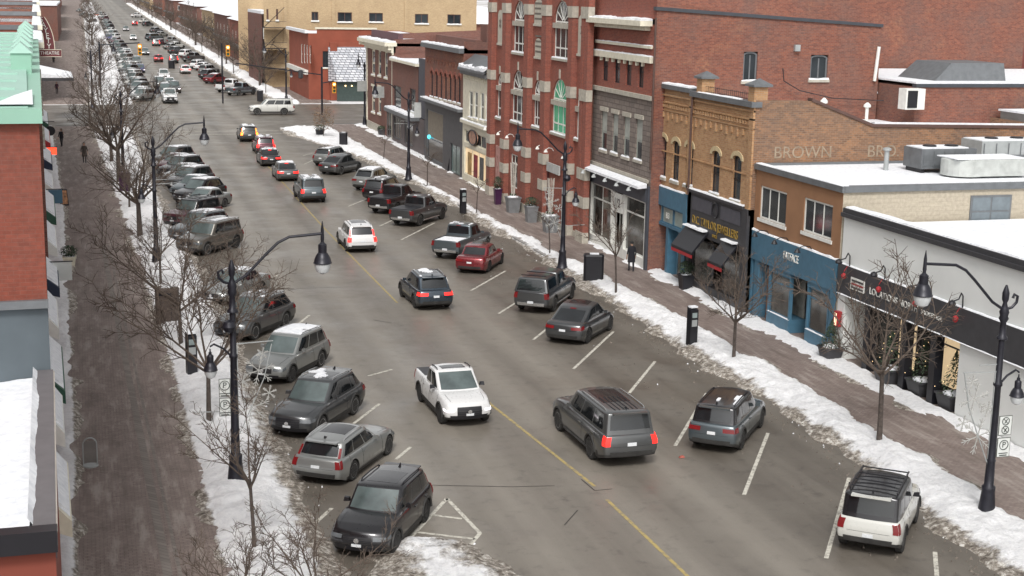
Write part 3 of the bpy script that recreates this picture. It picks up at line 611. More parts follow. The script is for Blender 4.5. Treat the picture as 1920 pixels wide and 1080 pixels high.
for (a, c) in ((y0+.7, y0+3.0), (y0+4.3, ym-.7)): window(b, M, a, c, .65, 2.9, CHAR, GLASS2, 1, 1, .08, .1)
for (a, c) in ((ym-3.0, ym-.2), (y0+.9, y0+2.6)):
    mb = MB(); mb.hexa([M(a, 2.3, 1.0), M(c, 2.3, 1.0), M(c, 3.4, .1), M(a, 3.4, .1), M(a, 2.45, 1.0), M(c, 2.45, 1.0), M(c, 3.55, .1), M(a, 3.55, .1)]); a_ = mb.build("awning", BLACK, b)
    mb = MB(); bx(mb, M, a, c, 2.12, 2.32, .98, 1.0); mb.build("awning_valance", REDP, a_); snowstrip(b, M, a+.1, c-.1, 3.5, .1, .45, .1, .4, a_)
inside(b, X+1.5, y0, y1, 0, 5.1, INT)

# --- stone and red brick three storey
X = 30.75; b = root("stone_front_building", "three storey building, red brick above grey brown stone with four slim windows a floor"); M = mapR(X); y0, y1 = 76.0, 86.1
wu = [pxw(X, 1131, 96, 1140, 151), pxw(X, 1153, 99, 1162.5, 155), pxw(X, 1175, 102, 1184, 159.5), pxw(X, 1198, 104, 1207, 164)]
wm = [pxw(X, 1128, 207, 1138, 280), pxw(X, 1149, 212, 1158.5, 286), pxw(X, 1170, 217.5, 1180.5, 293), pxw(X, 1193, 222, 1204, 299)]
mb = MB(); sheet(mb, M, y0, y1, 10.1, 15.6, wu); mb.build("upper_wall", RED1, b)
mb = MB(); sheet(mb, M, y0, y1, 5.0, 9.85, wm); mb.build("stone_wall", BLOCK, b)
for w in wu: window(b, M, *w, BLACK, GLASS, 1, 2, .06, .12)
for w in wm: window(b, M, *w, plain("grey_green_frame", (.28, .3, .27), .6), GLASS, 1, 2, .08, .12, sill=STONE, head=STONE, blind=(.45, plain("pale_blind", (.35, .36, .33), .8)))
mb = MB(); bx(mb, M, y0+.3, y1-.1, 11.95, 12.3, -.05, .22); bx(mb, M, y0+.4, y1-.3, 12.75, 12.9, 0, .14)
for w in wu: 
    for u in (w[0]-.1, w[1]): bx(mb, M, u, u+.14, 11.72, 11.95, 0, .16)
bx(mb, M, y0+.9, y1-.6, 13.75, 14.0, 0, .35); bx(mb, M, y0+.6, y1-.3, 14.0, 14.3, -.1, .75); mb.build("cornice", CREAM, b)
mb = MB(); bx(mb, M, y0+.1, y1, 9.86, 10.12, -.05, .15); bx(mb, M, y0+.3, y1-.05, 5.15, 5.35, 0, .1); mb.build("stone_band", STONE, b)
snowstrip(b, M, y0+.6, y1-.3, 14.3, -.1, .74, .16, .4); snowstrip(b, M, y0+.3, y1-.1, 12.3, 0, .2, .08, .4); snowstrip(b, M, y0+.4, y1-.3, 12.9, 0, .13, .06, .4)
mb = MB(); sheet(mb, mapS(y0), X, 44.9, 0, 14.9, [pxs(y0, 1395, 97, 1420, 152), pxs(y0, 1521, 103, 1552, 149)], ztop=lambda u: 14.9-(u-X)*.055); mb.add([(X, y1, 0), (44.9, y1, 0), (44.9, y1, 14.1), (X, y1, 15.6)], [(0, 1, 2, 3)]); mb.add([(44.9, y0, 0), (44.9, y1, 0), (44.9, y1, 14.1), (44.9, y0, 14.1)], [(0, 1, 2, 3)]); mb.build("side_wall", RED2, b)
for q in ((1395, 97, 1420, 152), (1521, 103, 1552, 149)): window(b, mapS(y0), *pxs(y0, *q), GREY, GLASS, 2, 1, .1, .12, sill=STONE, arch=.2)
mb = MB(); mb.hexa([(X-.1, y0-.1, 14.9), (44.95, y0-.1, 14.12), (44.95, y0+.3, 14.12), (X-.1, y0+.3, 14.9), (X-.1, y0-.1, 15.1), (44.95, y0-.1, 14.3), (44.95, y0+.3, 14.3), (X-.1, y0+.3, 15.1)]); mb.build("parapet_coping", plain("dark_flashing", (.05, .055, .065), .5), b)
mb = MB(); mb.tube([M(y0-.12, 14.5, .1), M(y0-.12, 6, .1)], .06, 6); mb.build("downpipe", plain("brown_pipe", (1, 1, 1)), b)
mb = MB(); mb.tube([(44.75, y0-.12, 13.0), (44.6, y0-.12, 11.0)], .1, 6); mb.build("drain_pipe", WHITE, b)
roofslab(b, X, 44.9, y0+.1, y1, 14.4, SNOW, zb=13.6)
mb = MB(); bx(mb, M, y0+.3, y1-.1, 4.05, 5.0, -1., .15); bx(mb, M, y0+.1, y0+.4, 0, 5, -.5, .1); mb.build("shop_fascia", plain("slate_fascia", (.06, .065, .08), .5), b)
mb = MB(); mb.hexa([M(y0+.2, 4.9, .14), M(y1, 4.9, .14), M(y1, 4.85, .7), M(y0+.2, 4.85, .7), M(y0+.2, 5.15, .14), M(y1, 5.15, .14), M(y1, 5.0, .7), M(y0+.2, 5.0, .7)]); mb.build("snow_cap", SNOW, b)
for k in range(5): gooseneck(b, M, y0+1+k*2.0, 4.75, LGREY, .95)
mb = MB(); bx(mb, M, y0+.3, y1-.1, 0, .7, -.4, .05)
for u in (y1-.25, y1-4.1, y0+3.9, y0+.4): bx(mb, M, u, u+.2, .7, 4.05, -.3, .06)
mb.build("shop_front", WHITE, b)
window(b, M, y1-3.9, y1-.25, .7, 4.0, WHITE, GLASS2, 2, 2, .1, .1, hz=.74); window(b, M, y0+.6, y0+3.9, .7, 4.0, WHITE, GLASS2, 1, 2, .1, .1, hz=.74); window(b, M, y0+4.1, y1-4.1, 0.1, 2.7, WHITE, GLASS2, 1, 1, .1, .5)
for u, c in ((y1-1.2, (.3, .2, .12)), (y1-2.6, (.55, .2, .12)), (y0+1.5, (.3, .3, .28))):
    mb = MB(); bx(mb, M, u-.4, u+.4, .75, 2.4, -.4, -.35); mb.build("window_display", plain("display%d" % int(c[0]*100), c, .8, 0, .5, 3.), b)
mb = MB(); bx(mb, M, y0+4.2, y1-4.3, 2.8, 3.95, .02, .1); mb.build("number_panel", WHITE, b); text_on("number_lettering", b, "112", .75, (X-.11, (y0+y1)/2-.05, 3.35), '-X', BLACK, .01, .9)

# --- tall red brick lodge
X = 30.4; b = root("red_brick_lodge", "tall red brick lodge hall with arched fan windows, brick piers and pale stone blocks"); M = mapR(X); y0, y1 = 86.2, 109.4
Z3 = lambda x, y: (900+x/3.6, y/3.6)
def zz(xl, yt, xr, yb): a = Z3(xl, yt); c = Z3(xr, yb); return pxw(X, a[0], a[1], c[0], c[1])
L2 = [(zz(118, 495, 152, 790), 3), (zz(220, 465, 298, 815), 3), (zz(365, 535, 414, 850), 3), (zz(492, 520, 586, 890), 3), (zz(655, 605, 711, 935), 3)]
L3 = [(zz(230, 1, 306, 350), 3), (zz(505, 1, 605, 388), 3)]
holes = []; arcs = []
for i, (w, k) in enumerate(L2): holes.append(w)
for i, (w, k) in enumerate(L3): holes.append(w)
gd = [(pxw(X, 958, 287, 970, 350)), (pxw(X, 1081, 322, 1092, 395))]
mb = MB(); sheet(mb, M, y0, y1, 0, 19, holes+gd)
for w in holes: spandrel(mb, M, w[0], w[1], w[3], min((w[1]-w[0])*.55, 1.4))
pil = []
for xa, xb in ((65, 105), (160, 200), (305, 350), (420, 470), (600, 645), (715, 752)):
    ya = colY(900+xb/3.6, X, 8); yb = colY(900+xa/3.6, X, 8); yb = ya+(yb-ya)*.62; pil.append((ya, yb)); bx(mb, M, ya, yb, 0, 19, 0, .38)
bx(mb, M, y0, y0+.5, 0, 19, 0, .38)
mb.build("wall", RED1, b)
for ya, yb in pil+[(y0, y0+.5)]:
    for z in (9.1, 4.15, 2.35, 14.2, 0): mb = MB(); bx(mb, M, ya-.05, yb+.05, z, z+(.72 if z else .8), 0, .42); mb.build("stone_block", STONE, b)
for i, w in enumerate(holes):
    ar = min((w[1]-w[0])*.55, 1.4); big = (w[1]-w[0]) > 1.6
    window(b, M, *w, WHITE, GREENG if i in (3,) else GLASS, 3 if big else 2, 2, .1, .13, sill=STONE, silld=.14, arch=ar, fan=6 if big else 4, hz=.28)
    mb = MB(); zc = w[3]-ar; bx(mb, M, w[0]-.1, w[1]+.1, zc-.42, zc-.08, -.1, .08); mb.build("transom_stone", STONE, b); mb = MB(); u = (w[0]+w[1])/2; bx(mb, M, u-.1, u+.1, w[3]-.0, w[3]+.6, 0, .07); mb.build("keystone", STONE, b)
PLQ = plain("carved_stone", (.48, .45, .38), .85)
for q in ((128, 65, 160, 290), (375, -5, 432, 160), (378, 255, 422, 380), (672, 95, 725, 362)):
    w = zz(*q); mb = MB(); bx(mb, M, w[0], w[1], w[2], w[3]-.4, 0, .06); P = arc(w[0], w[1], w[3]-.4, .4)
    mb.add([M(*p, .06) for p in P], [tuple(range(len(P)))]); bx(mb, M, w[0]-.1, w[1]+.1, w[2]-.15, w[2], 0, .12); pl = mb.build("stone_plaque", PLQ, b)
    u = (w[0]+w[1])/2; z = (w[2]+w[3])/2; mb = MB()
    if q[0] in (128, 672):
        for s1 in (1, -1): mb.tube([M(u-.22, z+.0-.25*s1+.25, .08), M(u, z+.25+.35*s1, .08), M(u+.22, z+.25-.25*s1, .08)], .03, 4)
    else:
        for k in range(4): bx(mb, M, w[0]+.12, w[1]-.12, w[2]+.3+k*.35, w[2]+.42+k*.35, .061, .075)
    mb.build("carving", plain("dark_stone", (.16, .14, .12), .9), pl)
text_on("carved_date", b, "1890", .34, (X-.075, colY(900+700/3.6, X, 12), 12.55), '-X', plain("dark_stone", (1, 1, 1)), .005)
body(b, X, 62, y0, y1, 0, 19, RED2, 18.4)
mb = MB(); mb.box(62.2, 90, 88, 112, 0, 17.5); mb.build("rear_wing", plain("red_rear_wall", (.19, .058, .048), .9, 0, .1, .4), b)
roofslab(b, X, 62, y0, y1, 18.3, SNOW)
# doors, panels, chairs sculpture, lamps
window(b, M, *gd[0], WHITE, GLASS2, 2, 2, .1, .1, hz=.75); window(b, M, *gd[1], plain("oak_door_frame", (.32, .19, .09), .6), GLASS2, 1, 2, .12, .1, hz=.8)
w = pxw(X, 931, 272, 941, 345); mb = MB(); bx(mb, M, *w, .0, .05); mb.build("lit_poster_panel", plain("pink_panel", (.45, .25, .22), .7, 0, .3), b)
w = pxw(X, 1014, 305, 1030, 352); mb = MB(); bx(mb, M, w[0], w[1], 0.2, w[3], .02, .08); mb.build("door", plain("wine_door", (.07, .02, .02), .6), b)
w = pxw(X, 1030, 303, 1053, 320); mb = MB(); bx(mb, M, *w, .1, .2); mb.build("projecting_sign", plain("pale_sign", (.45, .46, .45), .5), b)
for px in (922, 947, 964, 1022, 1038, 1071): gooseneck(b, M, colY(px, X, 5.6), 5.2, WHITE, .55, WHITE)
mb = MB(); bx(mb, M, y0, y1, 0, .5, 0, .05); mb.build("plinth", STONE, b)

# --- cream shop
X = 30.4; b = root("cream_shop_building", "narrow cream painted shop with paired upper windows and a snow topped slate canopy"); M = mapR(X); y0, y1 = 109.5, 117.6
wc = [pxw(X, 879.5, 170, 886, 219), pxw(X, 889.5, 171, 895.5, 221), pxw(X, 901, 173, 907, 224), pxw(X, 910.5, 175, 916, 226)]
mb = MB(); sheet(mb, M, y0, y1, 0, 9.3, wc+[(y0+.6, y1-.7, .7, 3.0), (y0+.6, y1-.7, 3.35, 4.4)]); bx(mb, M, y0, y1, 4.95, 5.2, 0, .25)
for k in range(14): bx(mb, M, y0+.4+k*.55, y0+.62+k*.55, 8.6, 9.0, 0, .08)
mb.build("wall", CREAM, b)
for w in wc: window(b, M, *w, WHITE, GLASS, 1, 2, .09, .1, sill=CREAM)
mb = MB(); mb.hexa([M(y0, 9.3, .5), M(y1, 9.3, .5), M(y1, 10.3, -1), M(y0, 10.3, -1), M(y0, 9.5, .5), M(y1, 9.5, .5), M(y1, 10.6, -1), M(y0, 10.6, -1)]); bx(mb, M, y0, y1, 9.0, 9.3, 0, .3); mb.build("slate_canopy", GREY, b); snowstrip(b, M, y0, y1, 9.5, -.3, .48, .4, .4)
window(b, M, y0+.6, y1-.7, .7, 3.0, CREAM, WARM, 3, 1, .1, .1); window(b, M, y0+.6, y1-.7, 3.35, 4.4, CREAM, GLASS, 4, 1, .1, .1)
for k, c in enumerate(((.4, .25, .1), (.25, .04, .05), (.1, .1, .1))):
    mb = MB(); bx(mb, M, y1-1.6-k*1.9, y1-2.8-k*1.9, .75, 2.6, -.09, -.06); mb.build("window_display", plain("show%d" % k, c, .8, 0, .4, 2.), b)
mb = MB(); P = [M((y0+y1)/2+.3+1.3*math.cos(a), 4.0+.6*math.sin(a), .12) for a in np.linspace(0, 2*math.pi, 25)[:-1]]; mb.add(P, [tuple(range(24))]); P2 = [(p[0]+.13, p[1], p[2]) for p in P]; mb.add(P+P2, [(k, (k+1) % 24, 24+(k+1) % 24, 24+k) for k in range(24)]); s_ = mb.build("oval_sign", plain("copper_sign", (.38, .22, .16), .5, 0, .4, 3.), b)
mb = MB(); mb.tube([M((y0+y1)/2+.3+1.3*math.cos(a), 4.0+.6*math.sin(a), .14) for a in np.linspace(0, 2*math.pi, 25)], .06, 5); mb.build("sign_rim", BLACK, s_)
body(b, X, 55, y0, y1, 0, 9.6, RED3); roofslab(b, X+.9, 55, y0, y1, 9.8, SNOW); snowstrip(b, M, y0, y1, 5.2, 0, .24, .1, .4)

# --- arcaded red brick
X = 30.5; b = root("arcaded_brick_building", "red brick building with a row of seven tall narrow arched windows above a grey shop"); M = mapR(X); y0, y1 = 117.8, 132.2
wa = []
for k in range(7):
    xa = 807.5+k*8.6; wa.append(pxw(X, xa, 131+k*1.7, xa+4.6, 180+k*2.2))
mb = MB(); sheet(mb, M, y0, y1, 5.9, 10.6, wa)
for w in wa: spandrel(mb, M, w[0], w[1], w[3], .35)
for k in range(26): bx(mb, M, y0+.3+k*.54, y0+.5+k*.54, 9.2+.3*(k % 2), 9.7, 0, .08)
mb.build("wall", RED2, b)
for w in wa: window(b, M, *w, BLACK, GLASS, 1, 1, .06, .12, head=RED1, arch=.35, sill=STONE)
mb = MB(); bx(mb, M, y0, y1, 10.6, 11.0, -.3, .45); bx(mb, M, y0, y1, 5.7, 5.95, -.2, .5); mb.build("cornice", GREY, b); snowstrip(b, M, y0, y1, 11.0, -.2, .42, .16, .5); snowstrip(b, M, y0, y1, 5.95, 0, .48, .14, .5)
mb = MB(); sheet(mb, M, y0, y1, 0, 5.7, [(y1-7.2, y1-.8, .4, 4.9), (y0+1, y0+4.4, 0.1, 2.7)]); mb.build("shop_front", plain("charcoal_grey_panel", (.085, .085, .09), .6), b)
window(b, M, y1-7.2, y1-.8, .4, 4.9, GREY, GLASS2, 1, 2, .1, .12, hz=.42, blind=(.46, plain("brown_blind", (.22, .19, .15), .8))); window(b, M, y0+1, y0+4.4, .1, 2.7, BLACK, plain("teal_glass", (.13, .19, .18), .2), 2, 1, .1, .12)
mb = MB(); P = M(y1-2.0, 2.4, .05); mb.lathe([(.05, -.2), (.14, -.12), (.17, 0), (.14, .12), (.05, .2)], P, 10); mb.build("neon_sign", plain("cyan_neon", (.1, .6, .8), .4, 0, 0, emit=(.1, .8, 1.), es=.9), b)
mb = MB(); bx(mb, M, y1+.2, y1+.3, 4.0, 5.4, .3, .95); mb.build("projecting_sign", plain("pale_sign", (.5, .5, .5)), b)
body(b, X, 55, y0, y1, 0, 11.6, RED3, 11.2); mb = MB(); mb.box(X+1, X+1.6, y0+.05, y1-.05, 11, 11.7); mb.box(X+2, X+4.5, y0+.2, y0+2.2, 11.2, 13); mb.build("roof_parapet", RED3, b); roofslab(b, X+.3, 55, y0, y1, 10.9, SNOW)

# --- two window brick
X = 30.9; b = root("plain_brick_shop", "plain reddish brown brick shop with two tall upper windows and a snowy canopy"); M = mapR(X); y0, y1 = 134.2, 149.2
wb_ = [pxw(X, 738, 159, 752, 200), pxw(X, 768, 165, 779, 207)]
mb = MB(); sheet(mb, M, y0+2.6, y1, 3.6, 8.5, wb_); mb.build("wall", RED3, b)
for w in wb_: window(b, M, *w, BLACK, GLASS, 1, 2, .1, .12, sill=WHITE)
mb = MB(); bx(mb, M, y0+2.4, y1, 8.5, 8.75, -.3, .35); mb.build("cornice", CREAM, b); snowstrip(b, M, y0+2.4, y1, 8.75, -.2, .33, .14, .5)
mb = MB(); bx(mb, M, y0+2, y1, 3.3, 3.65, -.3, .9); mb.build("canopy", GREY, b); snowstrip(b, M, y0+2, y1, 3.65, 0, .88, .2, .5)
mb = MB(); sheet(mb, M, y0, y1, 0, 3.6, [(y1-4.5, y1-.7, .5, 2.8), (y1-10, y1-6.2, .5, 2.8)]); mb.build("shop_front", plain("grey_brown_panel", (.12, .10, .10), .7), b)
window(b, M, y1-4.5, y1-.7, .5, 2.8, GREY, GLASS2, 3, 1, .12, .12); window(b, M, y1-10, y1-6.2, .5, 2.8, GREY, GLASS2, 2, 1, .12, .12)
mb = MB(); sheet(mb, mapR(X+.0), y0-1.95, y0, 0, 3.6, []); bx(mb, M, y0-1.95, y0+2.6, 3.66, 9.3, -.3, -.02); mb.build("dark_bay", plain("dark_slate_wall", (.07, .07, .085), .7), b)
body(b, X, 55, y0-2.0, y1, 0, 9.0, RED3, 11.0); roofslab(b, X+.3, 55, y0-2, y1, 8.7, SNOW)

# --- corner building with cream cornice
X = 31.1; b = root("corner_brick_building", "dark brown brick corner building with a heavy cream cornice at the crossing"); M = mapR(X); y0, y1 = 149.4, 164.3
wu = [pxw(X, 697, 92, 703, 139), pxw(X, 709, 93, 714.5, 141), pxw(X, 721, 95, 726.5, 145)]; wm = [pxw(X, 697, 161, 703, 209), pxw(X, 709, 163, 714.5, 212)]
mb = MB(); sheet(mb, M, y0, y1, 0, 9.2, wu+wm+[(y0+1, y0+4, .2, 2.9)]); mb.build("wall", RED3, b)
for w in wu+wm: window(b, M, *w, CREAM, GLASS, 1, 2, .22, .1, sill=CREAM, head=CREAM)
window(b, M, y0+1, y0+4, .2, 2.9, GREY, GLASS2, 2, 1, .12, .12)
mb = MB(); bx(mb, M, y0, y1+.4, 9.2, 9.5, -.2, .25); bx(mb, M, y0, y1+.6, 9.5, 9.9, -.2, .6); bx(mb, M, y0-.2, y1+.8, 9.9, 10.3, -.3, 1.0); mb.box(X-.8, 44, y1, y1+.8, 9.5, 10.2); mb.build("cornice", CREAM, b); snowstrip(b, M, y0-.2, y1+.7, 10.3, -.2, .98, .18, .6)
mb = MB(); bx(mb, M, y0+.0, y0+.35, 0, 9.2, 0, .15); bx(mb, M, y1-.4, y1, 0, 9.2, 0, .12); mb.build("corner_quoin", CREAM, b)
mb = MB(); bx(mb, M, y0+6, y1, 0, 1.0, 0, .12); mb.build("stone_plinth", STONE, b)
for u in (y1-1.5, y0+3.5): mb = MB(); bx(mb, M, u, u+.1, 4.3, 5.5, .3, 1.4); mb.build("projecting_sign", plain("grey_sign_board", (.3, .31, .3), .5), b)
body(b, X, 50, y0, y1, 0, 10.6, RED3, 11.5); mb = MB(); mb.box(X+.5, X+1, y0+.05, y1-.05, 10.31, 11.2); mb.build("roof_parapet", plain("plum_parapet", (.12, .06, .07), .8), b); roofslab(b, X+.3, 50, y0, y1, 10.2, SNOW)
# long low link of roofs behind the row
b = root("rear_block", "long low brick and grey metal block behind the street row, seen over the roofs"); mb = MB(); mb.box(56, 80, 112, 158, 0, 12.2); mb.build("wall", plain("grey_blue_cladding", (.14, .16, .18), .7), b); mb = MB(); mb.box(55.5, 80.5, 111.5, 158.5, 12.2, 12.6); mb.build("roof", SNOW, b)
b = root("low_rear_extension", "low red brick extension with a snowy parapet behind the buff brick building"); mb = MB(); mb.box(45.0, 75, 72, 85.9, 0, 10.9); mb.build("wall", RED2, b); mb = MB(); mb.box(44.95, 75.1, 71.9, 72.35, 10.9, 11.1); mb.build("parapet_coping", plain("dark_flashing", (1, 1, 1)), b); mb = MB(); mb.box(44.95, 75.1, 71.95, 85.9, 11.1, 11.2); mb.build("roof", SNOW, b)
mb = MB(); mb.hexa([(46.8, 73, 11.2), (51.5, 73, 11.2), (51.5, 77, 11.2), (46.8, 77, 11.2), (48, 73.3, 12.2), (51.5, 73.3, 12.2), (51.5, 77, 12.2), (48, 77, 12.2)]); mb.build("roof_hatch", GREY, b)
r = root("rooftop_unit", "white louvred air conditioner hung on the red brick rear wall", "air conditioner"); c_ = FY(1705, 185, 71.8); mb = MB(); mb.box(c_[0]-.7, c_[0]+.5, 71.0, 71.8, c_[1]-.55, c_[1]+.6); mb.build("casing", WHITE, r); mb = MB(); mb.box(c_[0]-.6, c_[0]-.0, 70.95, 71.0, c_[1]-.45, c_[1]+.5); mb.build("fan_grille", DARK, r)
b = root("flat_rear_annex", "grey roofed annex at the right edge behind the buff brick side wall"); mb = MB(); mb.box(50.3, 80, 56, 71.5, 0, 9.6); mb.build("wall", plain("grey_roof_membrane", (1, 1, 1)), b); mb = MB(); mb.box(50.2, 80, 55.9, 71.6, 9.6, 9.7); mb.build("roof", SNOW, b)
# ------------------------------------------------------------------ vehicles
def paintmat(name, col, rough=.25, metal=.55, dirt=.55, dc=(.19, .175, .155)):
    if name in MATS: return MATS[name]
    m, t, b = _base(name); tc = N(t, "ShaderNodeTexCoord"); s = N(t, "ShaderNodeSeparateXYZ"); t.links.new(tc.outputs["Object"], s.inputs[0])
    f = noise(t, tc.outputs["Object"], 2.2, 6, .65); ad = N(t, "ShaderNodeMath", operation='MULTIPLY_ADD'); t.links.new(f, ad.inputs[0]); ad.inputs[1].default_value = .9; t.links.new(s.outputs[2], ad.inputs[2])
    d = ramp(t, ad.outputs[0], [(.62, dirt), (1.0, dirt*.16)]); d2 = ramp(t, noise(t, tc.outputs["Object"], 7., 5, .6), [(.35, .5), (.7, 1.)])
    mm = N(t, "ShaderNodeMath", operation='MULTIPLY'); t.links.new(d, mm.inputs[0]); t.links.new(d2, mm.inputs[1])
    t.links.new(mix(t, mm.outputs[0], col, dc), b.inputs["Base Color"])
    t.links.new(ramp(t, mm.outputs[0], [(0., rough), (.6, .75)]), b.inputs["Roughness"]); b.inputs["Metallic"].default_value = metal
    b.inputs["Coat Weight"].default_value = .8; b.inputs["Coat Roughness"].default_value = .08
    MATS[name] = m; return m
PNT = dict(white=paintmat("paint_white", (.66, .66, .66), dirt=.3, metal=0), silver=paintmat("paint_silver", (.27, .28, .275)), grey=paintmat("paint_grey", (.10, .105, .108)),
           dark=paintmat("paint_charcoal", (.065, .069, .074), dirt=.42), black=paintmat("paint_black", (.018, .018, .022), dirt=.35), red=paintmat("paint_red", (.22, .02, .028), dirt=.3),
           plum=paintmat("paint_plum", (.11, .03, .045), dirt=.4), navy=paintmat("paint_navy", (.028, .045, .065), dirt=.3), blue=paintmat("paint_blue", (.05, .06, .22), dirt=.3),
           bluegrey=paintmat("paint_blue_grey", (.095, .12, .135), dirt=.5), taupe=paintmat("paint_taupe", (.14, .13, .115), dirt=.6), orange=paintmat("paint_orange", (.5, .12, .05), dirt=.3), stone=paintmat("paint_stone_white", (.52, .52, .49), dirt=.3, metal=0))
CGLASS = plain("car_glass", (.012, .014, .016), .06, 0, .3, 1.5, spec=.9)
WSH = plain("windshield_glass", (.085, .11, .11), .12, 0, .3, 1.2, spec=1.)  # pale grey-green base: the sky's reflection is put into the glass colour
PLAST = plain("black_plastic", (.035, .034, .033), .65, 0, .3, 3.)
TYRE = plain("tyre_rubber", (.03, .029, .028), .85, 0, .4, 5.)
RIM = plain("alloy_rim", (.40, .40, .39), .45, .15, .3, 5.); RIMD = plain("dark_rim", (.13, .13, .13), .5, .4, .3, 5.)
CHROME = plain("chrome_trim", (.55, .55, .55), .25, .8, .05)
LAMP = plain("lamp_glass", (.13, .14, .15), .15, .1, .15, 3.); LAMPON = plain("lit_headlight", (.9, .9, .9), .2, 0, 0, emit=(1., .88, .97), es=1.3)
TAIL = plain("tail_light", (.17, .010, .012), .25, 0, .1); TAILON = plain("lit_tail_light", (.5, .01, .01), .3, 0, 0, emit=(1., .015, .01), es=2.2); TAILOR = plain("lit_orange_tail_light", (.8, .2, .05), .3, 0, 0, emit=(1., .16, .01), es=4.0)
PLATE = plain("number_plate", (.62, .64, .66), .5, 0, .1, 20.)
SROOF = plain("roof_glass", (.015, .015, .018), .12, 0, .2, spec=.8)

def lerp(a, b, t): return a+(b-a)*t
def sst(x): x = max(0, min(1, x)); return x*x*(3-2*x)
class Shape:
    def __init__(s, **k):
        d = dict(L=4.6, W=1.86, H=1.66, wb=2.7, wr=.35, fo=.9, belt=1.0, hood=.98, nose=.80, deck=1.0, tail=1.0, cf=.24, ct=.40, rt=.955, rb=.985, rough_w=.80, kind='suv', cvf=.16, cvr=.08, cab=None, clear=.2, grille='wide', tl='side', clad=True, rails=True, sun=True, roofdrop=.05, shoulder=.07, spare=False)
        d.update(k); s.__dict__.update(d)
        s.prof = s.profile()
    def profile(s):     # lower body top line a (0 rear .. 1 front) -> z
        c0, c1 = s.rb, s.ct        # greenhouse from a=1-.. to cowl
        if s.kind == 'pickup': return [(0, s.deck-.02), (.03, s.deck), (.36, s.deck), (.42, s.belt), (1-s.cf, s.belt), (1-s.cf+.04, s.hood), (.93, s.hood-.06), (1, s.nose)]
        if s.kind == 'sedan': return [(0, s.tail-.06), (.03, s.tail), (.16, s.deck), (.24, s.belt), (1-s.cf, s.belt), (1-s.cf+.04, s.hood), (.92, s.hood-.10), (1, s.nose)]
        return [(0, s.tail-.03), (.02, s.tail), (.2, s.belt), (1-s.cf, s.belt), (1-s.cf+.04, s.hood), (.92, s.hood-.09), (1, s.nose)]
    def ztop(s, a):
        p = s.prof
        for (x0, z0), (x1, z1) in zip(p[:-1], p[1:]):
            if a <= x1: return lerp(z0, z1, sst((a-x0)/(x1-x0))*.5+.5*(a-x0)/(x1-x0))
        return p[-1][1]
    def B(s, a, b, t):
        L, W = s.L, s.W; zt = s.ztop(a); zb = s.clear+.12*max(0, (a-.88)/.12)+.14*max(0, (.1-a)/.1)
        z = lerp(zb, zt, t); wf = 1-.10*max(0, (a-.8)/.2)**2-.07*max(0, (.14-a)/.14)**2
        side = 1-.085*(max(0, t-.62)/.38)**1.6-.06*(max(0, .3-t)/.3)**1.3
        y = b*W/2*wf*side
        x = -L/2+L*a
        f = sst((a-.80)/.2); x -= f*s.cvf*abs(b)**2.6*1.0
        x -= f*(.10*max(0, t-.55)/.45+.06*max(0, .25-t)/.25)
        r = sst((.14-a)/.14); x += r*s.cvr*abs(b)**2.6; x += r*(.07*max(0, t-.6)/.4 if s.kind != 'pickup' else 0)+r*.05*max(0, .22-t)/.22
        z += .035*(1-b*b)*t*(1 if a > 1-s.cf else .3)
        return Vector((x, y, z))
    def C(s, a, b, t):  # greenhouse
        c = s.cab; L, W = s.L, s.W     # cab: (rear belt x frac, rear roof frac, front roof frac, cowl frac)
        xr = lerp(c[0], c[1], t**.9); xf = lerp(c[3], c[2], t)
        fa = lerp(xr, xf, a); x = -L/2+L*fa
        zr = s.H-s.roofdrop*(1-a)**2*1.4-.035*max(0, (a-.75)/.25)**2
        z0 = s.belt-.06
        z = lerp(z0, zr, t)
        wb_ = W/2*.915-.01; wt_ = W/2*s.rough_w
        wf = 1-.07*max(0, (a-.75)/.25)**2-.07*max(0, (.22-a)/.22)**2
        y = b*lerp(wb_, wt_, t**1.15)*wf
        x -= sst((a-.6)/.4)*.13*b*b*(1 if t < 2 else 0)*1.; x += sst((.35-a)/.35)*.07*b*b
        z += .045*(1-b*b)*t**3
        return Vector((x, y, z))
def boxgrid(fn, na, nb, nt_, bev=.06, seg=3, aa=None):
    bm = bmesh.new(); vs = {}
    As = aa or [i/na for i in range(na+1)]
    na = len(As)-1
    def V(i, j, k):
        key = (i, j, k)
        if key not in vs: vs[key] = bm.verts.new(fn(As[i], -1+2*j/nb, k/nt_))
        return vs[key]
    def quad(*ks): bm.faces.new([V(*k) for k in ks])
    for i in range(na):
        for j in range(nb):
            quad((i, j, nt_), (i+1, j, nt_), (i+1, j+1, nt_), (i, j+1, nt_)); quad((i, j, 0), (i, j+1, 0), (i+1, j+1, 0), (i+1, j, 0))
        for k in range(nt_):
            quad((i, 0, k), (i+1, 0, k), (i+1, 0, k+1), (i, 0, k+1)); quad((i, nb, k), (i, nb, k+1), (i+1, nb, k+1), (i+1, nb, k))
    for j in range(nb):
        for k in range(nt_):
            quad((0, j, k), (0, j, k+1), (0, j+1, k+1), (0, j+1, k)); quad((na, j, k), (na, j+1, k), (na, j+1, k+1), (na, j, k+1))
    bm.normal_update()
    inv = {v: k for k, v in vs.items()}
    ed = []
    for e in bm.edges:
        a, b = inv[e.verts[0]], inv[e.verts[1]]
        n = sum([(a[0] == b[0] and a[0] in (0, na)), (a[1] == b[1] and a[1] in (0, nb)), (a[2] == b[2] and a[2] in (nt_,))])
        if n >= 2: ed.append(e)
    if bev: bmesh.ops.bevel(bm, geom=ed, offset=bev, segments=seg, profile=.5, affect='EDGES', clamp_overlap=True)
    bmesh.ops.recalc_face_normals(bm, faces=bm.faces)
    return bm
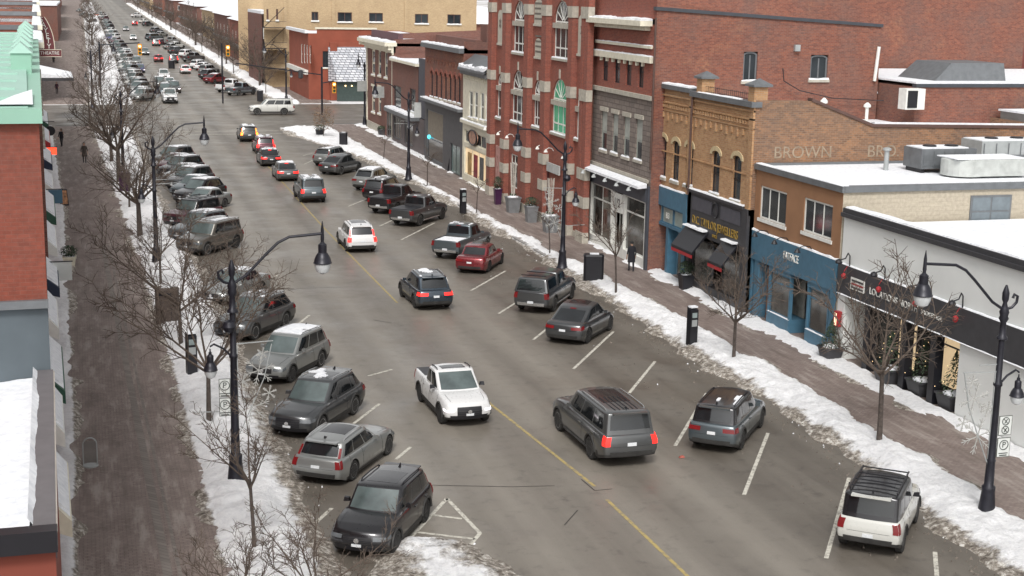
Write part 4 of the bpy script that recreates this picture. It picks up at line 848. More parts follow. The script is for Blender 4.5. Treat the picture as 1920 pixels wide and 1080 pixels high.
def patch(mb, fn, face, r, off=.006, th=.015, n=6, m=3, mi=0):
    """raised panel on a face of a deformed box. face: F,R (b,t) ; L/S side (a,t) ; T top (a,b)"""
    u0, u1, v0, v1 = r[:4]; sk = r[4] if len(r) > 4 else (0, 0)     # sk: shear of left/right edge with v
    P = lambda u, v: fn(1, u, v) if face == 'F' else fn(0, u, v) if face == 'R' else fn(u, 1, v) if face == 'L' else fn(u, -1, v) if face == 'S' else fn(u, v, 1)
    def nrm(u, v):
        e = 1e-3; c = (P(u+e, v)-P(u-e, v)).cross(P(u, v+e)-P(u, v-e)).normalized()
        ref = {'F': Vector((1, 0, .1)), 'R': Vector((-1, 0, .1)), 'L': Vector((0, 1, .1)), 'S': Vector((0, -1, .1)), 'T': Vector((0, 0, 1))}[face]
        return c if c.dot(ref) > 0 else -c
    g = []
    for i in range(n+1):
        row = []
        for j in range(m+1):
            fv = j/m; a0 = u0+sk[0]*fv; a1 = u1+sk[1]*fv; u = lerp(a0, a1, i/n); v = lerp(v0, v1, fv); row.append((P(u, v), nrm(u, v)))
        g.append(row)
    o = len(mb.v); top = [[o+i*(m+1)+j for j in range(m+1)] for i in range(n+1)]
    for row in g: mb.v += [tuple(p+nn*off) for p, nn in row]
    o2 = len(mb.v)
    for row in g: mb.v += [tuple(p-nn*th) for p, nn in row]
    bot = [[o2+i*(m+1)+j for j in range(m+1)] for i in range(n+1)]
    flip = {'F': 0, 'R': 1, 'L': 1, 'S': 0, 'T': 0}[face]
    def q(*f): mb.f.append(tuple(f) if not flip else tuple(reversed(f))); mb.m.append(mi)
    for i in range(n):
        for j in range(m): q(top[i][j], top[i+1][j], top[i+1][j+1], top[i][j+1])
        q(bot[i][0], bot[i+1][0], top[i+1][0], top[i][0]); q(top[i][m], top[i+1][m], bot[i+1][m], bot[i][m])
    for j in range(m): q(top[0][j], top[0][j+1], bot[0][j+1], bot[0][j]); q(bot[n][j], bot[n][j+1], top[n][j+1], top[n][j])
def baked(me, cut, op='DIFFERENCE'):
    a = bpy.data.objects.new("a", me); c = bpy.data.objects.new("c", cut); COL.objects.link(a); COL.objects.link(c)
    md = a.modifiers.new("b", 'BOOLEAN'); md.object = c; md.operation = op; md.solver = 'EXACT'
    dg = bpy.context.evaluated_depsgraph_get(); dg.update(); r = bpy.data.meshes.new_from_object(a.evaluated_get(dg))
    bpy.data.objects.remove(a); bpy.data.objects.remove(c); return r
TPL = {}
def template(key, **kw):
    s = Shape(**kw); P = []; L, W, H = s.L, s.W, s.H     # parts: (name, mesh, slot 'paint'|None, parent idx, loc)
    bm = boxgrid(s.B, 30, 8, 7, .055, 2); me = bpy.data.meshes.new("body"); bm.to_mesh(me); bm.free()
    xf = L/2-s.fo; xr = xf-s.wb; R_w = s.wr
    cu = MB()
    for x in (xf, xr):
        for sg in (1, -1):
            cu.lathe([(R_w+.055, 0), (R_w+.055, .62)], (x, sg*(W/2+.1)-(.62 if sg > 0 else 0), R_w), 28, axis=(0, 1, 0))
    cm = cu.mesh("cut", PLAST)
    if s.kind == 'pickup':
        c2 = MB(); x0, x1 = -L/2+.09, -L/2+L*s.cab[0]-.12
        c2.box(x0, x1, -W/2+.17, W/2-.17, s.deck-.45, s.deck+.3); me = baked(me, c2.mesh("c2", PLAST))
    me = baked(me, cm); me.materials.clear(); me.materials.append(PNT['grey']); me.materials.append(PLAST)
    for p in me.polygons:
        c = p.center; arch = any(math.hypot(c.x-x, c.z-R_w) < R_w+.054 and abs(c.y) < W/2-.02 for x in (xf, xr)) and abs(p.normal.y) < .9
        low = c.z < s.clear+.07 or (s.clad and c.z < s.clear+.20 and abs(p.normal.z) < .7)
        inner = abs(c.y) < W/2-.3 and c.z < .65 and abs(c.x) < L/2-.25
        bed = s.kind == 'pickup' and c.x < -L/2+L*s.cab[0]-.1 and abs(c.y) < W/2-.165 and c.x > -L/2+.08 and c.z < s.deck-.01
        p.material_index = 1 if (arch or low or inner or bed) else 0
    me.shade_smooth(); me.set_sharp_from_angle(angle=R(38)); P.append(("body", me, 'paint', None, (0, 0, 0)))
    if s.clad:
        mb = MB()
        for x in (xf, xr):
            for sg in (1, -1):
                pts = []
                for k in range(13):
                    w = math.pi*(k/12)*1.0; pts.append((x+(R_w+.075)*math.cos(w), sg*(W/2*(.975 if x > 0 else .985)), R_w+(R_w+.075)*math.sin(w)))
                mb.tube(pts, .04, 6)
        P.append(("arch_cladding", mb.mesh("arch_cladding", PLAST, True), None, 0, (0, 0, 0)))
    # greenhouse shell
    bm = boxgrid(s.C, 12, 8, 6, .06, 3); cab = bpy.data.meshes.new("cabin"); bm.to_mesh(cab); bm.free(); cab.materials.append(PNT["black"] if getattr(s, "cabblack", False) else PNT['grey']); cab.shade_smooth(); cab.set_sharp_from_angle(angle=R(40)); P.append(("cabin", cab, None if getattr(s, "cabblack", False) else 'paint', None, (0, 0, 0))); ci = 1 if not s.clad else 2
    g = MB(); patch(g, s.C, 'F', (-.90, .90, .17, .93), .006, .02, 8, 5); P.append(("windshield", g.mesh("windshield", WSH, True), None, ci, (0, 0, 0)))
    g = MB(); patch(g, s.C, 'R', (-.86, .86, .24 if s.kind != 'pickup' else .3, .88), .006, .02, 8, 4); P.append(("rear_window", g.mesh("rear_window", CGLASS, True), None, ci, (0, 0, 0)))
    for face in 'LS':
        g = MB(); e = .07; k = dict(suv=[(.07, .30), (.325, .60), (.625, .93)], wagon=[(.07, .30), (.325, .60), (.625, .93)], sedan=[(.16, .50), (.53, .90)], pickup=[(.08, .47), (.52, .92)])[s.kind]
        for i, (a0, a1) in enumerate(k): patch(g, s.C, face, (a0, a1, .2, .88), .005, .02, 4, 4)
        P.append(("side_window", g.mesh("side_window", CGLASS, True), None, ci, (0, 0, 0)))
    if s.sun:
        g = MB(); patch(g, s.C, 'T', (.36, .86, -.62, .62), .004, .01, 4, 4); P.append(("sunroof", g.mesh("sunroof", SROOF, True), None, ci, (0, 0, 0)))
    if s.rails:
        for sg in (1, -1):
            mb = MB(); pts = [s.C(a, sg*.86, 1)+Vector((0, 0, h)) for a, h in ((.1, -.01), (.16, .045), (.5, .055), (.82, .045), (.9, -.01))]; mb.tube(pts, .022, 6); P.append(("roof_rail", mb.mesh("roof_rail", s.rails if not isinstance(s.rails, bool) else CHROME, True), None, ci, (0, 0, 0)))
    if s.kind in ('suv', 'wagon'):
        mb = MB(); p = s.C(.0, 0, .95); mb.box(p.x-.13, p.x+.15, -W*.30, W*.30, p.z-.03, p.z+.015); P.append(("spoiler", mb.mesh("spoiler", PNT['grey']), 'paint', ci, (0, 0, 0)))
        mb = MB(); p = s.C(.12, 0, 1); mb.hexa([tuple(p+Vector(v)) for v in ((-.1, -.03, 0), (.1, -.01, 0), (.1, .01, 0), (-.1, .03, 0), (-.1, -.008, .09), (-.02, -.008, .06), (-.02, .008, .06), (-.1, .008, .09))]); P.append(("antenna_fin", mb.mesh("antenna_fin", BLACK), None, ci, (0, 0, 0)))
    # lights
    for nm, face, sg in (("headlight", 'F', 1), ("headlight", 'F', -1)):
        g = MB(); h0, h1, hi = getattr(s, 'hl', (.60, .80, .56)); r = (hi, .97, h0, h1) if sg > 0 else (-.97, -hi, h0, h1); patch(g, s.B, 'F', r, .01, .02, 4, 2); patch(g, s.B, 'L' if sg > 0 else 'S', (.945, .995, h0+.02, h1), .01, .02, 3, 2); P.append((nm, g.mesh(nm, LAMP, True), 'head', 0, (0, 0, 0)))
    for sg in (1, -1):
        g = MB()
        if s.tl == 'tall':
            P_ = s.B; r = (.80, .985, .55, .95) if sg > 0 else (-.985, -.80, .55, .95); patch(g, s.B, 'R', r, .012, .02, 3, 3); patch(g, s.B, 'L' if sg > 0 else 'S', (.003, .03, .55, .95), .012, .02, 3, 3)
            if s.kind != 'pickup' and s.tlup: r2 = (.88, .99, .10, .7) if sg > 0 else (-.99, -.88, .10, .7); patch(g, s.C, 'R', r2, .012, .02, 2, 4)
        else:
            r = (.48, .97, .66, .86) if sg > 0 else (-.97, -.48, .66, .86); patch(g, s.B, 'R', r, .012, .02, 4, 2); patch(g, s.B, 'L' if sg > 0 else 'S', (.003, .065, .66, .88), .012, .02, 3, 2)
        P.append(("tail_light", g.mesh("tail_light", TAIL, True), 'tail', 0, (0, 0, 0)))
    g = MB(); p = s.C(0, 0, .92); patch(g, s.C, 'R', (-.2, .2, .905, .95), .02, .02, 3, 1); P.append(("brake_light", g.mesh("brake_light", TAIL), 'tail', 0, (0, 0, 0)))
    g = MB(); gr = dict(wide=(-.5, .5, .40, .76), big=(-.55, .55, .22, .80), none=(-.5, .5, .10, .26))[s.grille]; patch(g, s.B, 'F', gr, .008, .02, 6, 3)
    patch(g, s.B, 'F', (-.84, .84, .02, .27), .010, .02, 8, 2)
    for k in range(4): patch(g, s.B, 'F', (gr[0], gr[1], lerp(gr[2], gr[3], (k+.5)/4.4), lerp(gr[2], gr[3], (k+.5)/4.4)+.02), .018, .01, 6, 1, 1)
    P.append(("grille", g.mesh("grille", [BLACK, PLAST], True), None, 0, (0, 0, 0)))
    if s.grille != 'none': g = MB(); g.lathe([(.0, 0), (.075, 0), (.075, .02), (.0, .02)], tuple(s.B(1, 0, (gr[2]+gr[3])/2)+Vector((.015, 0, 0))), 16, axis=(1, 0, 0)); P.append(("badge", g.mesh("badge", CHROME), None, 0, (0, 0, 0)))
    g = MB(); patch(g, s.B, 'R', (-.80, .80, .06, .26), .03, .02, 6, 2); 
    if s.kind == 'pickup': P.append(("rear_bumper", g.mesh("rear_bumper", CHROME, True), None, 0, (0, 0, 0)))
    else: P.append(("rear_bumper", g.mesh("rear_bumper", PLAST, True), None, 0, (0, 0, 0)))
    g = MB(); t0 = .30 if s.kind == 'pickup' else .52; t0 = getattr(s, 'plt', t0); patch(g, s.B, 'R', (-.17, .17, t0, t0+.15), .035 if s.kind == 'pickup' else .016, .02, 2, 1); P.append(("rear_plate", g.mesh("rear_plate", PLATE), None, 0, (0, 0, 0)))
    g = MB(); patch(g, s.B, 'F', (-.17, .17, .26, .40), .03, .02, 2, 1); P.append(("front_plate", g.mesh("front_plate", PLATE), None, 0, (0, 0, 0)))
    # seams, handles, mirrors
    g = MB(); cx = s.cab
    amid = lerp(cx[0], cx[3], .50 if s.kind != 'sedan' else .52); afr = cx[3]-.01; arr = lerp(cx[0], cx[3], .2 if s.kind != 'pickup' else .06)
    for face in 'LS':
        for a in (amid, afr, arr): patch(g, s.B, face, (a-.0016, a+.0016, .18, .97), .003, .005, 1, 5)
        patch(g, s.B, face, (arr, afr, .165, .185), .003, .005, 8, 1)
    if s.kind == 'pickup':
        for face in 'LS': patch(g, s.B, face, (cx[0]-.022, cx[0]-.017, .15, .99), .003, .005, 1, 4)
        patch(g, s.B, 'R', (-.78, .78, .40, .415), .004, .005, 6, 1)
    else: patch(g, s.B, 'R', (-.70, .70, .50 if s.kind != 'sedan' else .6, .51 if s.kind != 'sedan' else .61), .004, .005, 6, 1)
    patch(g, s.B, 'T', (1-s.cf+.05, .965, -.80, -.785), .003, .004, 5, 1); patch(g, s.B, 'T', (1-s.cf+.05, .965, .785, .80), .003, .004, 5, 1)
    P.append(("panel_seam", g.mesh("panel_seam", BLACK), None, 0, (0, 0, 0)))
    for face, sg in (('L', 1), ('S', -1)):
        for a in (amid+.035, arr+.035):
            if s.kind == 'pickup' and a < cx[0]: continue
            mb = MB(); p = s.B(a, sg, .80); mb.box(p.x-.1, p.x+.1, p.y-.02, p.y+.035*sg, p.z-.018, p.z+.018); P.append(("door_handle", mb.mesh("door_handle", CHROME if s.kind == 'pickup' else PNT['grey']), None if s.kind == 'pickup' else 'paint', 0, (0, 0, 0)))
        p = s.C(.86, sg, .16); mb = MB(); q = Vector((p.x-.02, p.y, p.z)); k = .17*sg
        mb.hexa([tuple(q+Vector(v)) for v in ((-.06, .03*sg, 0), (-.04, k+.06*sg, .0), (.07, k+.05*sg, .01), (.05, .05*sg, .02), (-.07, .06*sg, .13), (-.05, k+.05*sg, .14), (.04, k+.03*sg, .13), (.03, .07*sg, .11))]); P.append(("mirror", mb.mesh("mirror", s.mir if hasattr(s, 'mir') else PNT['grey'], True, 60), 'paint' if not hasattr(s, 'mir') else None, 0, (0, 0, 0)))
    # wheels
    tw = .235; rr = R_w*.70
    mt = MB(); mt.lathe([(rr, -tw/2), (R_w-.03, -tw/2), (R_w, -tw/2+.03), (R_w, tw/2-.03), (R_w-.03, tw/2), (rr, tw/2)], (0, 0, 0), 28, axis=(0, 1, 0)); tyre = mt.mesh("wheel", TYRE, True, 40)
    mr = MB(); mr.lathe([(.02, .0), (rr-.03, .0), (rr, .05), (rr+.006, .055), (rr+.006, .062), (rr-.02, .062), (rr-.035, .02), (.05, .012)], (0, 0, tw/2-.062), 24)
    mr.lathe([(.03, .03), (.07, .03), (.06, .055), (.01, .058)], (0, 0, tw/2-.062), 12)
    ns = getattr(s, 'spokes', 5)
    for k in range(ns):
        w = 2*math.pi*k/ns; c_, s_ = math.cos(w), math.sin(w); z0 = tw/2-.045; hw = .045
        mr.hexa([(c_*r-s_*h, s_*r+c_*h, z) for z in (z0, z0+.035) for r, h in ((.04, -hw*.8), (rr-.01, -hw), (rr-.01, hw), (.04, hw*.8))])
    rimm = mr.mesh("rim", [getattr(s, 'rim', RIM)], True, 40)
    rb = MB(); rb.lathe([(0.01, 0), (rr-.02, 0), (rr-.02, .01), (.01, .01)], (0, 0, tw/2-.075), 20)
    for x in (xf, xr):
        for sg in (1, -1):
            wi = len(P); P.append(("wheel", tyre, None, None, (x, sg*(W/2-.135), R_w))); P.append(("rim", rimm, 'rim', wi, (0, 0, 0), sg))
    for extra in getattr(s, 'extras', []): P += extra(s, P)
    TPL[key] = (s, P); return TPL[key]
def place(key, x, y, head, paint, label, name="parked_car", cat="car", group=None, lit=None, hl=False, snow=None, z=0.):
    s, P = TPL[key]; rt = empty(name, (x, y, hill(y)+z), -R(head)+math.pi/2, label, cat, group); made = []
    for p in P:
        nm, me, slot, par, loc = p[:5]; o = bpy.data.objects.new(nm, me); COL.objects.link(o); o.location = loc; o.parent = rt if par is None else made[par]
        if par is not None and P[par][0] == 'wheel':
            o.rotation_euler = (-math.pi/2, 0, 0) if p[5] > 0 else (math.pi/2, 0, 0)
        m = None
        if slot == 'paint': m = PNT[paint]
        elif slot == 'tail' and lit: m = {'red': TAILON, 'orange': TAILOR}[lit]
        elif slot == 'head' and hl: m = LAMPON
        if m is not None: o.material_slots[0].link = 'OBJECT'; o.material_slots[0].material = m
        made.append(o)
    if snow:
        mb = MB(); rs = random.Random(int(x*31+y*7)); na, nb = 16, 12; ox = rs.random()*50
        for i in range(na):
            for j in range(nb):
                a, b = .06+.86*i/na, -.88+1.76*j/nb
                if vnoise(np.array([a*4+ox]), np.array([b*2.2+ox]))[0] > snow: continue
                Pq = [s.C(a, b, 1), s.C(a+.86/na, b, 1), s.C(a+.86/na, b+1.76/nb, 1), s.C(a, b+1.76/nb, 1)]
                mb.hexa([tuple(q+Vector((0, 0, .004))) for q in Pq]+[tuple(q+Vector((0, 0, .04))) for q in Pq])
        if mb.v:
            o = mb.build("roof_snow", SNOW); o.parent = made[2 if s.clad else 1]
    return rt
def xbed(depth_, mat, name):        # load bed cover / snow in the bed
    def f(s, P):
        x0, x1 = -s.L/2+.09, -s.L/2+s.L*s.cab[0]-.12; mb = MB(); mb.box(x0, x1, -s.W/2+.16, s.W/2-.16, s.deck-depth_-.04, s.deck-depth_+.02)
        return [(name, mb.mesh(name, mat), None, 0, (0, 0, 0))]
    return f
def xcap(s, P):
    W = s.W; zt = s.H-.02; x0, x1 = -s.L/2+.03, -s.L/2+s.L*s.cab[0]-.03
    fn = lambda a, b, t: Vector((lerp(x0+.22*t, x1, a), b*lerp(W/2-.07, W/2-.24, t), lerp(s.deck-.01, zt, t)+.03*(1-b*b)*t))
    bm = boxgrid(fn, 6, 6, 4, .05, 2); me = bpy.data.meshes.new("canopy"); bm.to_mesh(me); bm.free(); me.materials.append(PNT['dark']); me.shade_smooth(); me.set_sharp_from_angle(angle=R(40))
    i = len(P); out = [("bed_canopy", me, 'paint', 0, (0, 0, 0))]; g = MB(); patch(g, fn, 'R', (-.86, .86, .1, .9), .01, .02, 4, 3); out.append(("canopy_window", g.mesh("canopy_window", CGLASS), None, i, (0, 0, 0)))
    g = MB(); [patch(g, fn, f, (.12, .88, .2, .85), .01, .02, 4, 3) for f in 'LS']; out.append(("canopy_window", g.mesh("canopy_window", CGLASS), None, i, (0, 0, 0)))
    for a in (.25, .75): g = MB(); g.box(lerp(x0, x1, a)-.02, lerp(x0, x1, a)+.02, -W/2+.3, W/2-.3, zt+.08, zt+.12); out.append(("roof_bar", g.mesh("roof_bar", BLACK), None, i, (0, 0, 0)))
    return out
def xsteps(s, P):
    out = []
    for sg in (1, -1): mb = MB(); mb.tube([(-s.wb/2+.55, sg*(s.W/2-.02), .36), (s.wb/2-.5, sg*(s.W/2-.02), .36)], .045, 6); out.append(("side_step", mb.mesh("side_step", CHROME if s.kind == 'pickup' else PLAST), None, 0, (0, 0, 0)))
    return out
def xrack(s, P):
    mb = MB(); z = s.H+.09
    for a in (.2, .45, .7, .95): p = s.C(a, 0, 1); mb.box(p.x-.02, p.x+.02, -s.W*.36, s.W*.36, z-.02, z+.01)
    p0, p1 = s.C(.1, 0, 1), s.C(.98, 0, 1)
    for y in (-.36, .36): mb.tube([(p0.x, s.W*y, z), (p1.x, s.W*y, z)], .025, 5); mb.tube([(p0.x+.1, s.W*y, s.H-.02), (p0.x+.1, s.W*y, z)], .02, 4); mb.tube([(p1.x-.2, s.W*y, s.H-.02), (p1.x-.2, s.W*y, z)], .02, 4)
    return [("roof_rack", mb.mesh("roof_rack", BLACK), None, 0, (0, 0, 0))]
def xspare(s, P):
    mb = MB(); mb.lathe([(.1, -.1), (.34, -.1), (.37, -.05), (.37, .05), (.34, .1), (.1, .1)], (-s.L/2-.08, 0, .95), 22, axis=(1, 0, 0)); return [("spare_wheel", mb.mesh("spare_wheel", TYRE, True), None, 0, (0, 0, 0))]
def xribs(s, P):
    mb = MB()
    for k in range(6): b = -.5+k*.2; patch(mb, s.C, 'T', (.08, .55, b, b+.03), .02, .01, 4, 1)
    return [("roof_rib", mb.mesh("roof_rib", BLACK), None, 0, (0, 0, 0))]
def xbadge(s, P): return []
T = template
T('compact_suv', L=4.43, W=1.86, H=1.65, wb=2.7, wr=.36, fo=.88, belt=1.06, hood=1.04, nose=.84, tail=1.06, cf=.29, cab=(.035, .11, .60, .745), cvf=.2, tl='tall', tlup=True, rim=RIMD, rails=BLACK)
T('wagon', L=4.77, W=1.85, H=1.44, wb=2.87, wr=.345, fo=.87, belt=.93, hood=.92, nose=.74, tail=.95, cf=.33, cab=(.03, .12, .53, .70), kind='wagon', clad=False, clear=.17, tl='tall', tlup=True, rails=CHROME, cvf=.2)
T('luxury_suv', L=4.9, W=1.9, H=1.69, wb=2.79, wr=.37, fo=.98, belt=1.03, hood=1.03, nose=.86, tail=1.05, cf=.30, cab=(.03, .16, .57, .73), grille='big', cvf=.22, spokes=10)
T('family_suv', L=4.65, W=1.85, H=1.68, wb=2.68, wr=.35, fo=.92, belt=1.03, hood=1.0, nose=.82, tail=1.04, cf=.28, cab=(.03, .10, .58, .745), tl='tall', tlup=True)
T('large_suv', L=5.7, W=2.06, H=1.92, wb=3.35, wr=.41, fo=.97, belt=1.22, hood=1.22, nose=1.02, tail=1.2, cf=.27, cab=(.022, .055, .63, .755), tl='tall', tlup=False, clear=.28, grille='big', rough_w=.80, cvf=.12, extras=[xsteps, xribs], roofdrop=.02, sun=True, rim=RIM, spokes=8)
T('boxy_suv', L=4.4, W=1.88, H=1.79, wb=2.67, wr=.38, fo=.82, belt=1.14, hood=1.14, nose=1.02, tail=1.14, cf=.29, cab=(.02, .06, .62, .72), tl='tall', tlup=False, clear=.27, cvf=.08, cvr=.05, rough_w=.86, roofdrop=.01, extras=[xrack], rim=RIMD, mir=BLACK, rails=False, plt=.28, cabblack=True)
T('jeep', L=4.7, W=1.93, H=1.82, wb=2.9, wr=.39, fo=.85, belt=1.14, hood=1.12, nose=.98, tail=1.12, cf=.28, cab=(.02, .06, .62, .73), tl='tall', tlup=False, clear=.26, cvf=.1, rough_w=.84, roofdrop=.02)
T('crossover', L=4.8, W=1.88, H=1.68, wb=2.83, wr=.36, fo=.95, belt=1.04, hood=1.0, nose=.80, tail=1.06, cf=.28, cab=(.03, .15, .56, .74), cvf=.22, spokes=7)
T('minisuv', L=4.89, W=1.83, H=1.69, wb=2.89, wr=.36, fo=.95, belt=1.06, hood=1.02, nose=.84, tail=1.08, cf=.27, cab=(.025, .07, .60, .745), rails=BLACK, sun=False, cvf=.16, cabblack=True)
T('fastback', L=4.75, W=1.92, H=1.62, wb=2.89, wr=.36, fo=.88, belt=.98, hood=.93, nose=.72, tail=1.02, deck=1.03, cf=.26, cab=(.045, .30, .58, .80), kind='sedan', clad=False, rails=False, clear=.17, roofdrop=.1, grille='none', cvf=.25, cvr=.14)
T('sedan', L=4.66, W=1.8, H=1.46, wb=2.65, wr=.33, fo=.88, belt=.93, hood=.90, nose=.70, tail=.98, deck=1.0, cf=.27, cab=(.15, .28, .56, .74), kind='sedan', clad=False, rails=False, clear=.16, cvf=.2, cvr=.1)
T('pickup', L=5.7, W=2.0, H=1.92, wb=3.6, wr=.41, fo=.95, belt=1.22, hood=1.24, nose=1.05, deck=1.25, cf=.25, cab=(.36, .385, .62, .745), kind='pickup', clad=False, rails=False, sun=False, tl='tall', tlup=False, clear=.3, grille='big', cvf=.1, roofdrop=.01, extras=[xsteps], plt=.22)
T('pickup_covered', L=5.5, W=1.95, H=1.86, wb=3.4, wr=.40, fo=.95, belt=1.18, hood=1.18, nose=1.0, deck=1.2, cf=.25, cab=(.36, .385, .62, .745), kind='pickup', clad=False, rails=False, sun=False, tl='tall', tlup=False, clear=.3, grille='big', cvf=.1, roofdrop=.01, extras=[xsteps, xbed(-.01, BLACK, 'bed_cover')], plt=.22)
T('pickup_snow', L=5.4, W=1.95, H=1.84, wb=3.3, wr=.40, fo=.95, belt=1.16, hood=1.16, nose=.98, deck=1.18, cf=.25, cab=(.36, .385, .62, .745), kind='pickup', clad=False, rails=False, sun=False, tl='tall', tlup=False, clear=.3, grille='big', cvf=.1, roofdrop=.01, extras=[xbed(.08, SNOW, 'bed_snow')], plt=.22)
T('pickup_canopy', L=5.39, W=1.91, H=1.82, wb=3.24, wr=.40, fo=.95, belt=1.16, hood=1.16, nose=.98, deck=1.16, cf=.25, cab=(.36, .385, .62, .745), kind='pickup', clad=True, rails=False, sun=False, tl='tall', tlup=False, clear=.28, grille='big', cvf=.1, roofdrop=.01, extras=[xsteps, xcap], plt=.22)
T('compact_pickup', L=4.97, W=1.9, H=1.69, wb=3.0, wr=.37, fo=.92, belt=1.08, hood=1.05, nose=.90, deck=1.12, cf=.26, cab=(.30, .36, .58, .76), kind='pickup', clad=True, rails=BLACK, sun=True, tl='tall', tlup=False, clear=.22, grille='big', cvf=.2, roofdrop=.03, extras=[xbed(.02, BLACK, 'bed_cover')], mir=BLACK, rim=RIMD, hl=(.50, .62, .70))

ORD = "first second third fourth fifth sixth seventh eighth ninth tenth eleventh twelfth thirteenth fourteenth fifteenth sixteenth seventeenth eighteenth nineteenth twentieth twenty-first twenty-second".split()
RH, LH = 37.5, 35.0
def at2(pa, pb, head, W_, side):    # pa, pb pixels where the two wheels of the seen side touch the road; side=+1 seen side is the left of the car
    a, b = G(*pa), G(*pb); mx, my = (a[0]+b[0])/2, (a[1]+b[1])/2; h = R(head); lx, ly = -math.cos(h), math.sin(h)
    k = (W_/2-.05)*side; return mx-lx*k, my-ly*k
def car(key, pa, pb, head, paint, label, side, **k):
    s = TPL[key][0]; x, y = at2(pa, pb, head, s.W, side); h = R(head); off = (s.L/2-s.fo-s.wb/2); x -= math.sin(h)*off; y -= math.cos(h)*off
    return place(key, x, y, head, paint, label, **k)
MG = "cars and trucks driving in the road"; PR = "vehicles parked along the right kerb"; PL = "vehicles parked along the left kerb"
# moving
car('compact_pickup', (785, 751), (827, 795), 178.5, 'white', "white compact pickup with black roof rails coming towards the camera with headlights on", -1, name="compact_pickup", cat="pickup truck", group=MG, hl=True)
car('large_suv', (1041.5, 803), (1112, 865), -1, 'grey', "very long grey suv driving away in the foreground lane, brake lights lit", 1, name="large_suv", cat="car", group=MG, lit='red')
car('crossover', (779, 579), (750, 555), -1.5, 'navy', "dark blue crossover driving away in mid road, next behind the white suv", 1, name="crossover_car", group=MG, lit='red', snow=.3)
car('family_suv', (652, 472), (631, 456), 0, 'white', "clean white suv driving away with pinkish brake lights, left of the grey parked pickups", 1, name="suv_car", group=MG, lit='red')
car('jeep', (568, 382), (547, 366), 0, 'bluegrey', "blocky grey suv braking in the queue behind the silver hatchback", 1, name="suv_car", group=MG, lit='red', snow=.35)
car('sedan', (521, 339), (509, 330), 0, 'grey', "small silver grey hatchback braking between the blocky grey suv and the black sedan", 1, name="hatchback_car", group=MG, lit='red', snow=.5)
car('sedan', (491, 312), (480, 303), 0, 'black', "black sedan with snowy trunk braking in the queue", 1, name="sedan_car", group=MG, lit='red', snow=.5)
car('family_suv', (481, 290), (473, 282), 0, 'plum', "dark car with snow dusted roof, second in the queue at the lights", 1, name="suv_car", group=MG, lit='red', snow=.55)
car('compact_suv', (452, 266), (444, 260), 0, 'dark', "dark suv with glowing orange tail lights first in the queue at the stop line", 1, name="suv_car", group=MG, lit='orange', snow=.5)
place('pickup', *G(318, 192), 180, 'white', "white pickup with black grille coming towards the camera just past the junction", name="pickup_truck", cat="pickup truck", group=MG, hl=False)
place('family_suv', *G(309, 178), 180, 'bluegrey', "bluish white car directly behind the oncoming white pickup", name="suv_car", group=MG, snow=.6)
place('family_suv', *G(299, 164), 180, 'silver', "silver suv with snowy roof third in the oncoming line", name="suv_car", group=MG, snow=.6)
p = at2((481, 214), (529, 217), -88, 2.0, 1); place('large_suv', p[0]+.4, p[1], -88, 'stone', "long off white suv turning out of the side street at the junction", name="large_suv", group=MG)
place('sedan', *G(297, 119), 0, 'red', "red car with lit brake lights at the far junction", name="sedan_car", group=MG, lit='red')
# parked right, near to far
car('boxy_suv', (1690, 1038), (1719, 977), 40, 'stone', "pale boxy suv with black roof rack, nearest parked at the right kerb", -1, name="parked_suv", group=PR)
car('minisuv', (1391, 842.6), (1426, 801), 39.5, 'bluegrey', "grey suv with dark roof and wide red tail lights beside the pale boxy suv", -1, name="parked_suv", group=PR, snow=.2)
car('fastback', (1103, 644), (1143, 619), 40.5, 'dark', "dirty dark fastback with snow round its rear window, parked beside the canopied pickup", -1, name="parked_car", group=PR)
car('pickup_canopy', (1035, 588), (1076, 557), 34.5, 'dark', "dark pickup with a windowed bed canopy parked under the tall lamp post", -1, name="parked_pickup", cat="pickup truck", group=PR)
car('sedan', (913, 512), (944, 493), 32, 'red', "dark red sedan parked at the right kerb", -1, name="parked_sedan", group=PR)
car('pickup_snow', (872, 490), (915, 463), RH, 'bluegrey', "grey pickup with snow in its bed parked just beyond the red sedan", -1, name="parked_pickup", cat="pickup truck", group=PR, snow=.35)
car('pickup_covered', (788, 427), (829, 408), RH+3, 'dark', "charcoal pickup with covered bed, nearer of the two dark pickups side by side", -1, name="parked_pickup", cat="pickup truck", group=PR, snow=.3)
car('pickup_covered', (744, 404), (786, 386), RH+3, 'black', "black pickup with covered bed, farther of the two dark pickups side by side", -1, name="parked_pickup", cat="pickup truck", group=PR)
car('family_suv', (730, 380), (756, 366), RH+2, 'black', "black suv almost hidden behind the black pickup", -1, name="parked_suv", group=PR, snow=.3)
car('crossover', (706, 362), (738, 345), RH+2, 'silver', "silver white suv parked left of the dark pickups", -1, name="parked_suv", group=PR, snow=.55)
car('fastback', (641.5, 331), (671, 318), RH+4, 'grey', "grey fastback parked next to the white hatchback near the snowy corner", -1, name="parked_car", group=PR)
car('compact_suv', (625, 316), (655, 303), RH+4, 'silver', "white silver hatchback parked last before the snowy corner island", -1, name="parked_car", group=PR, snow=.5)
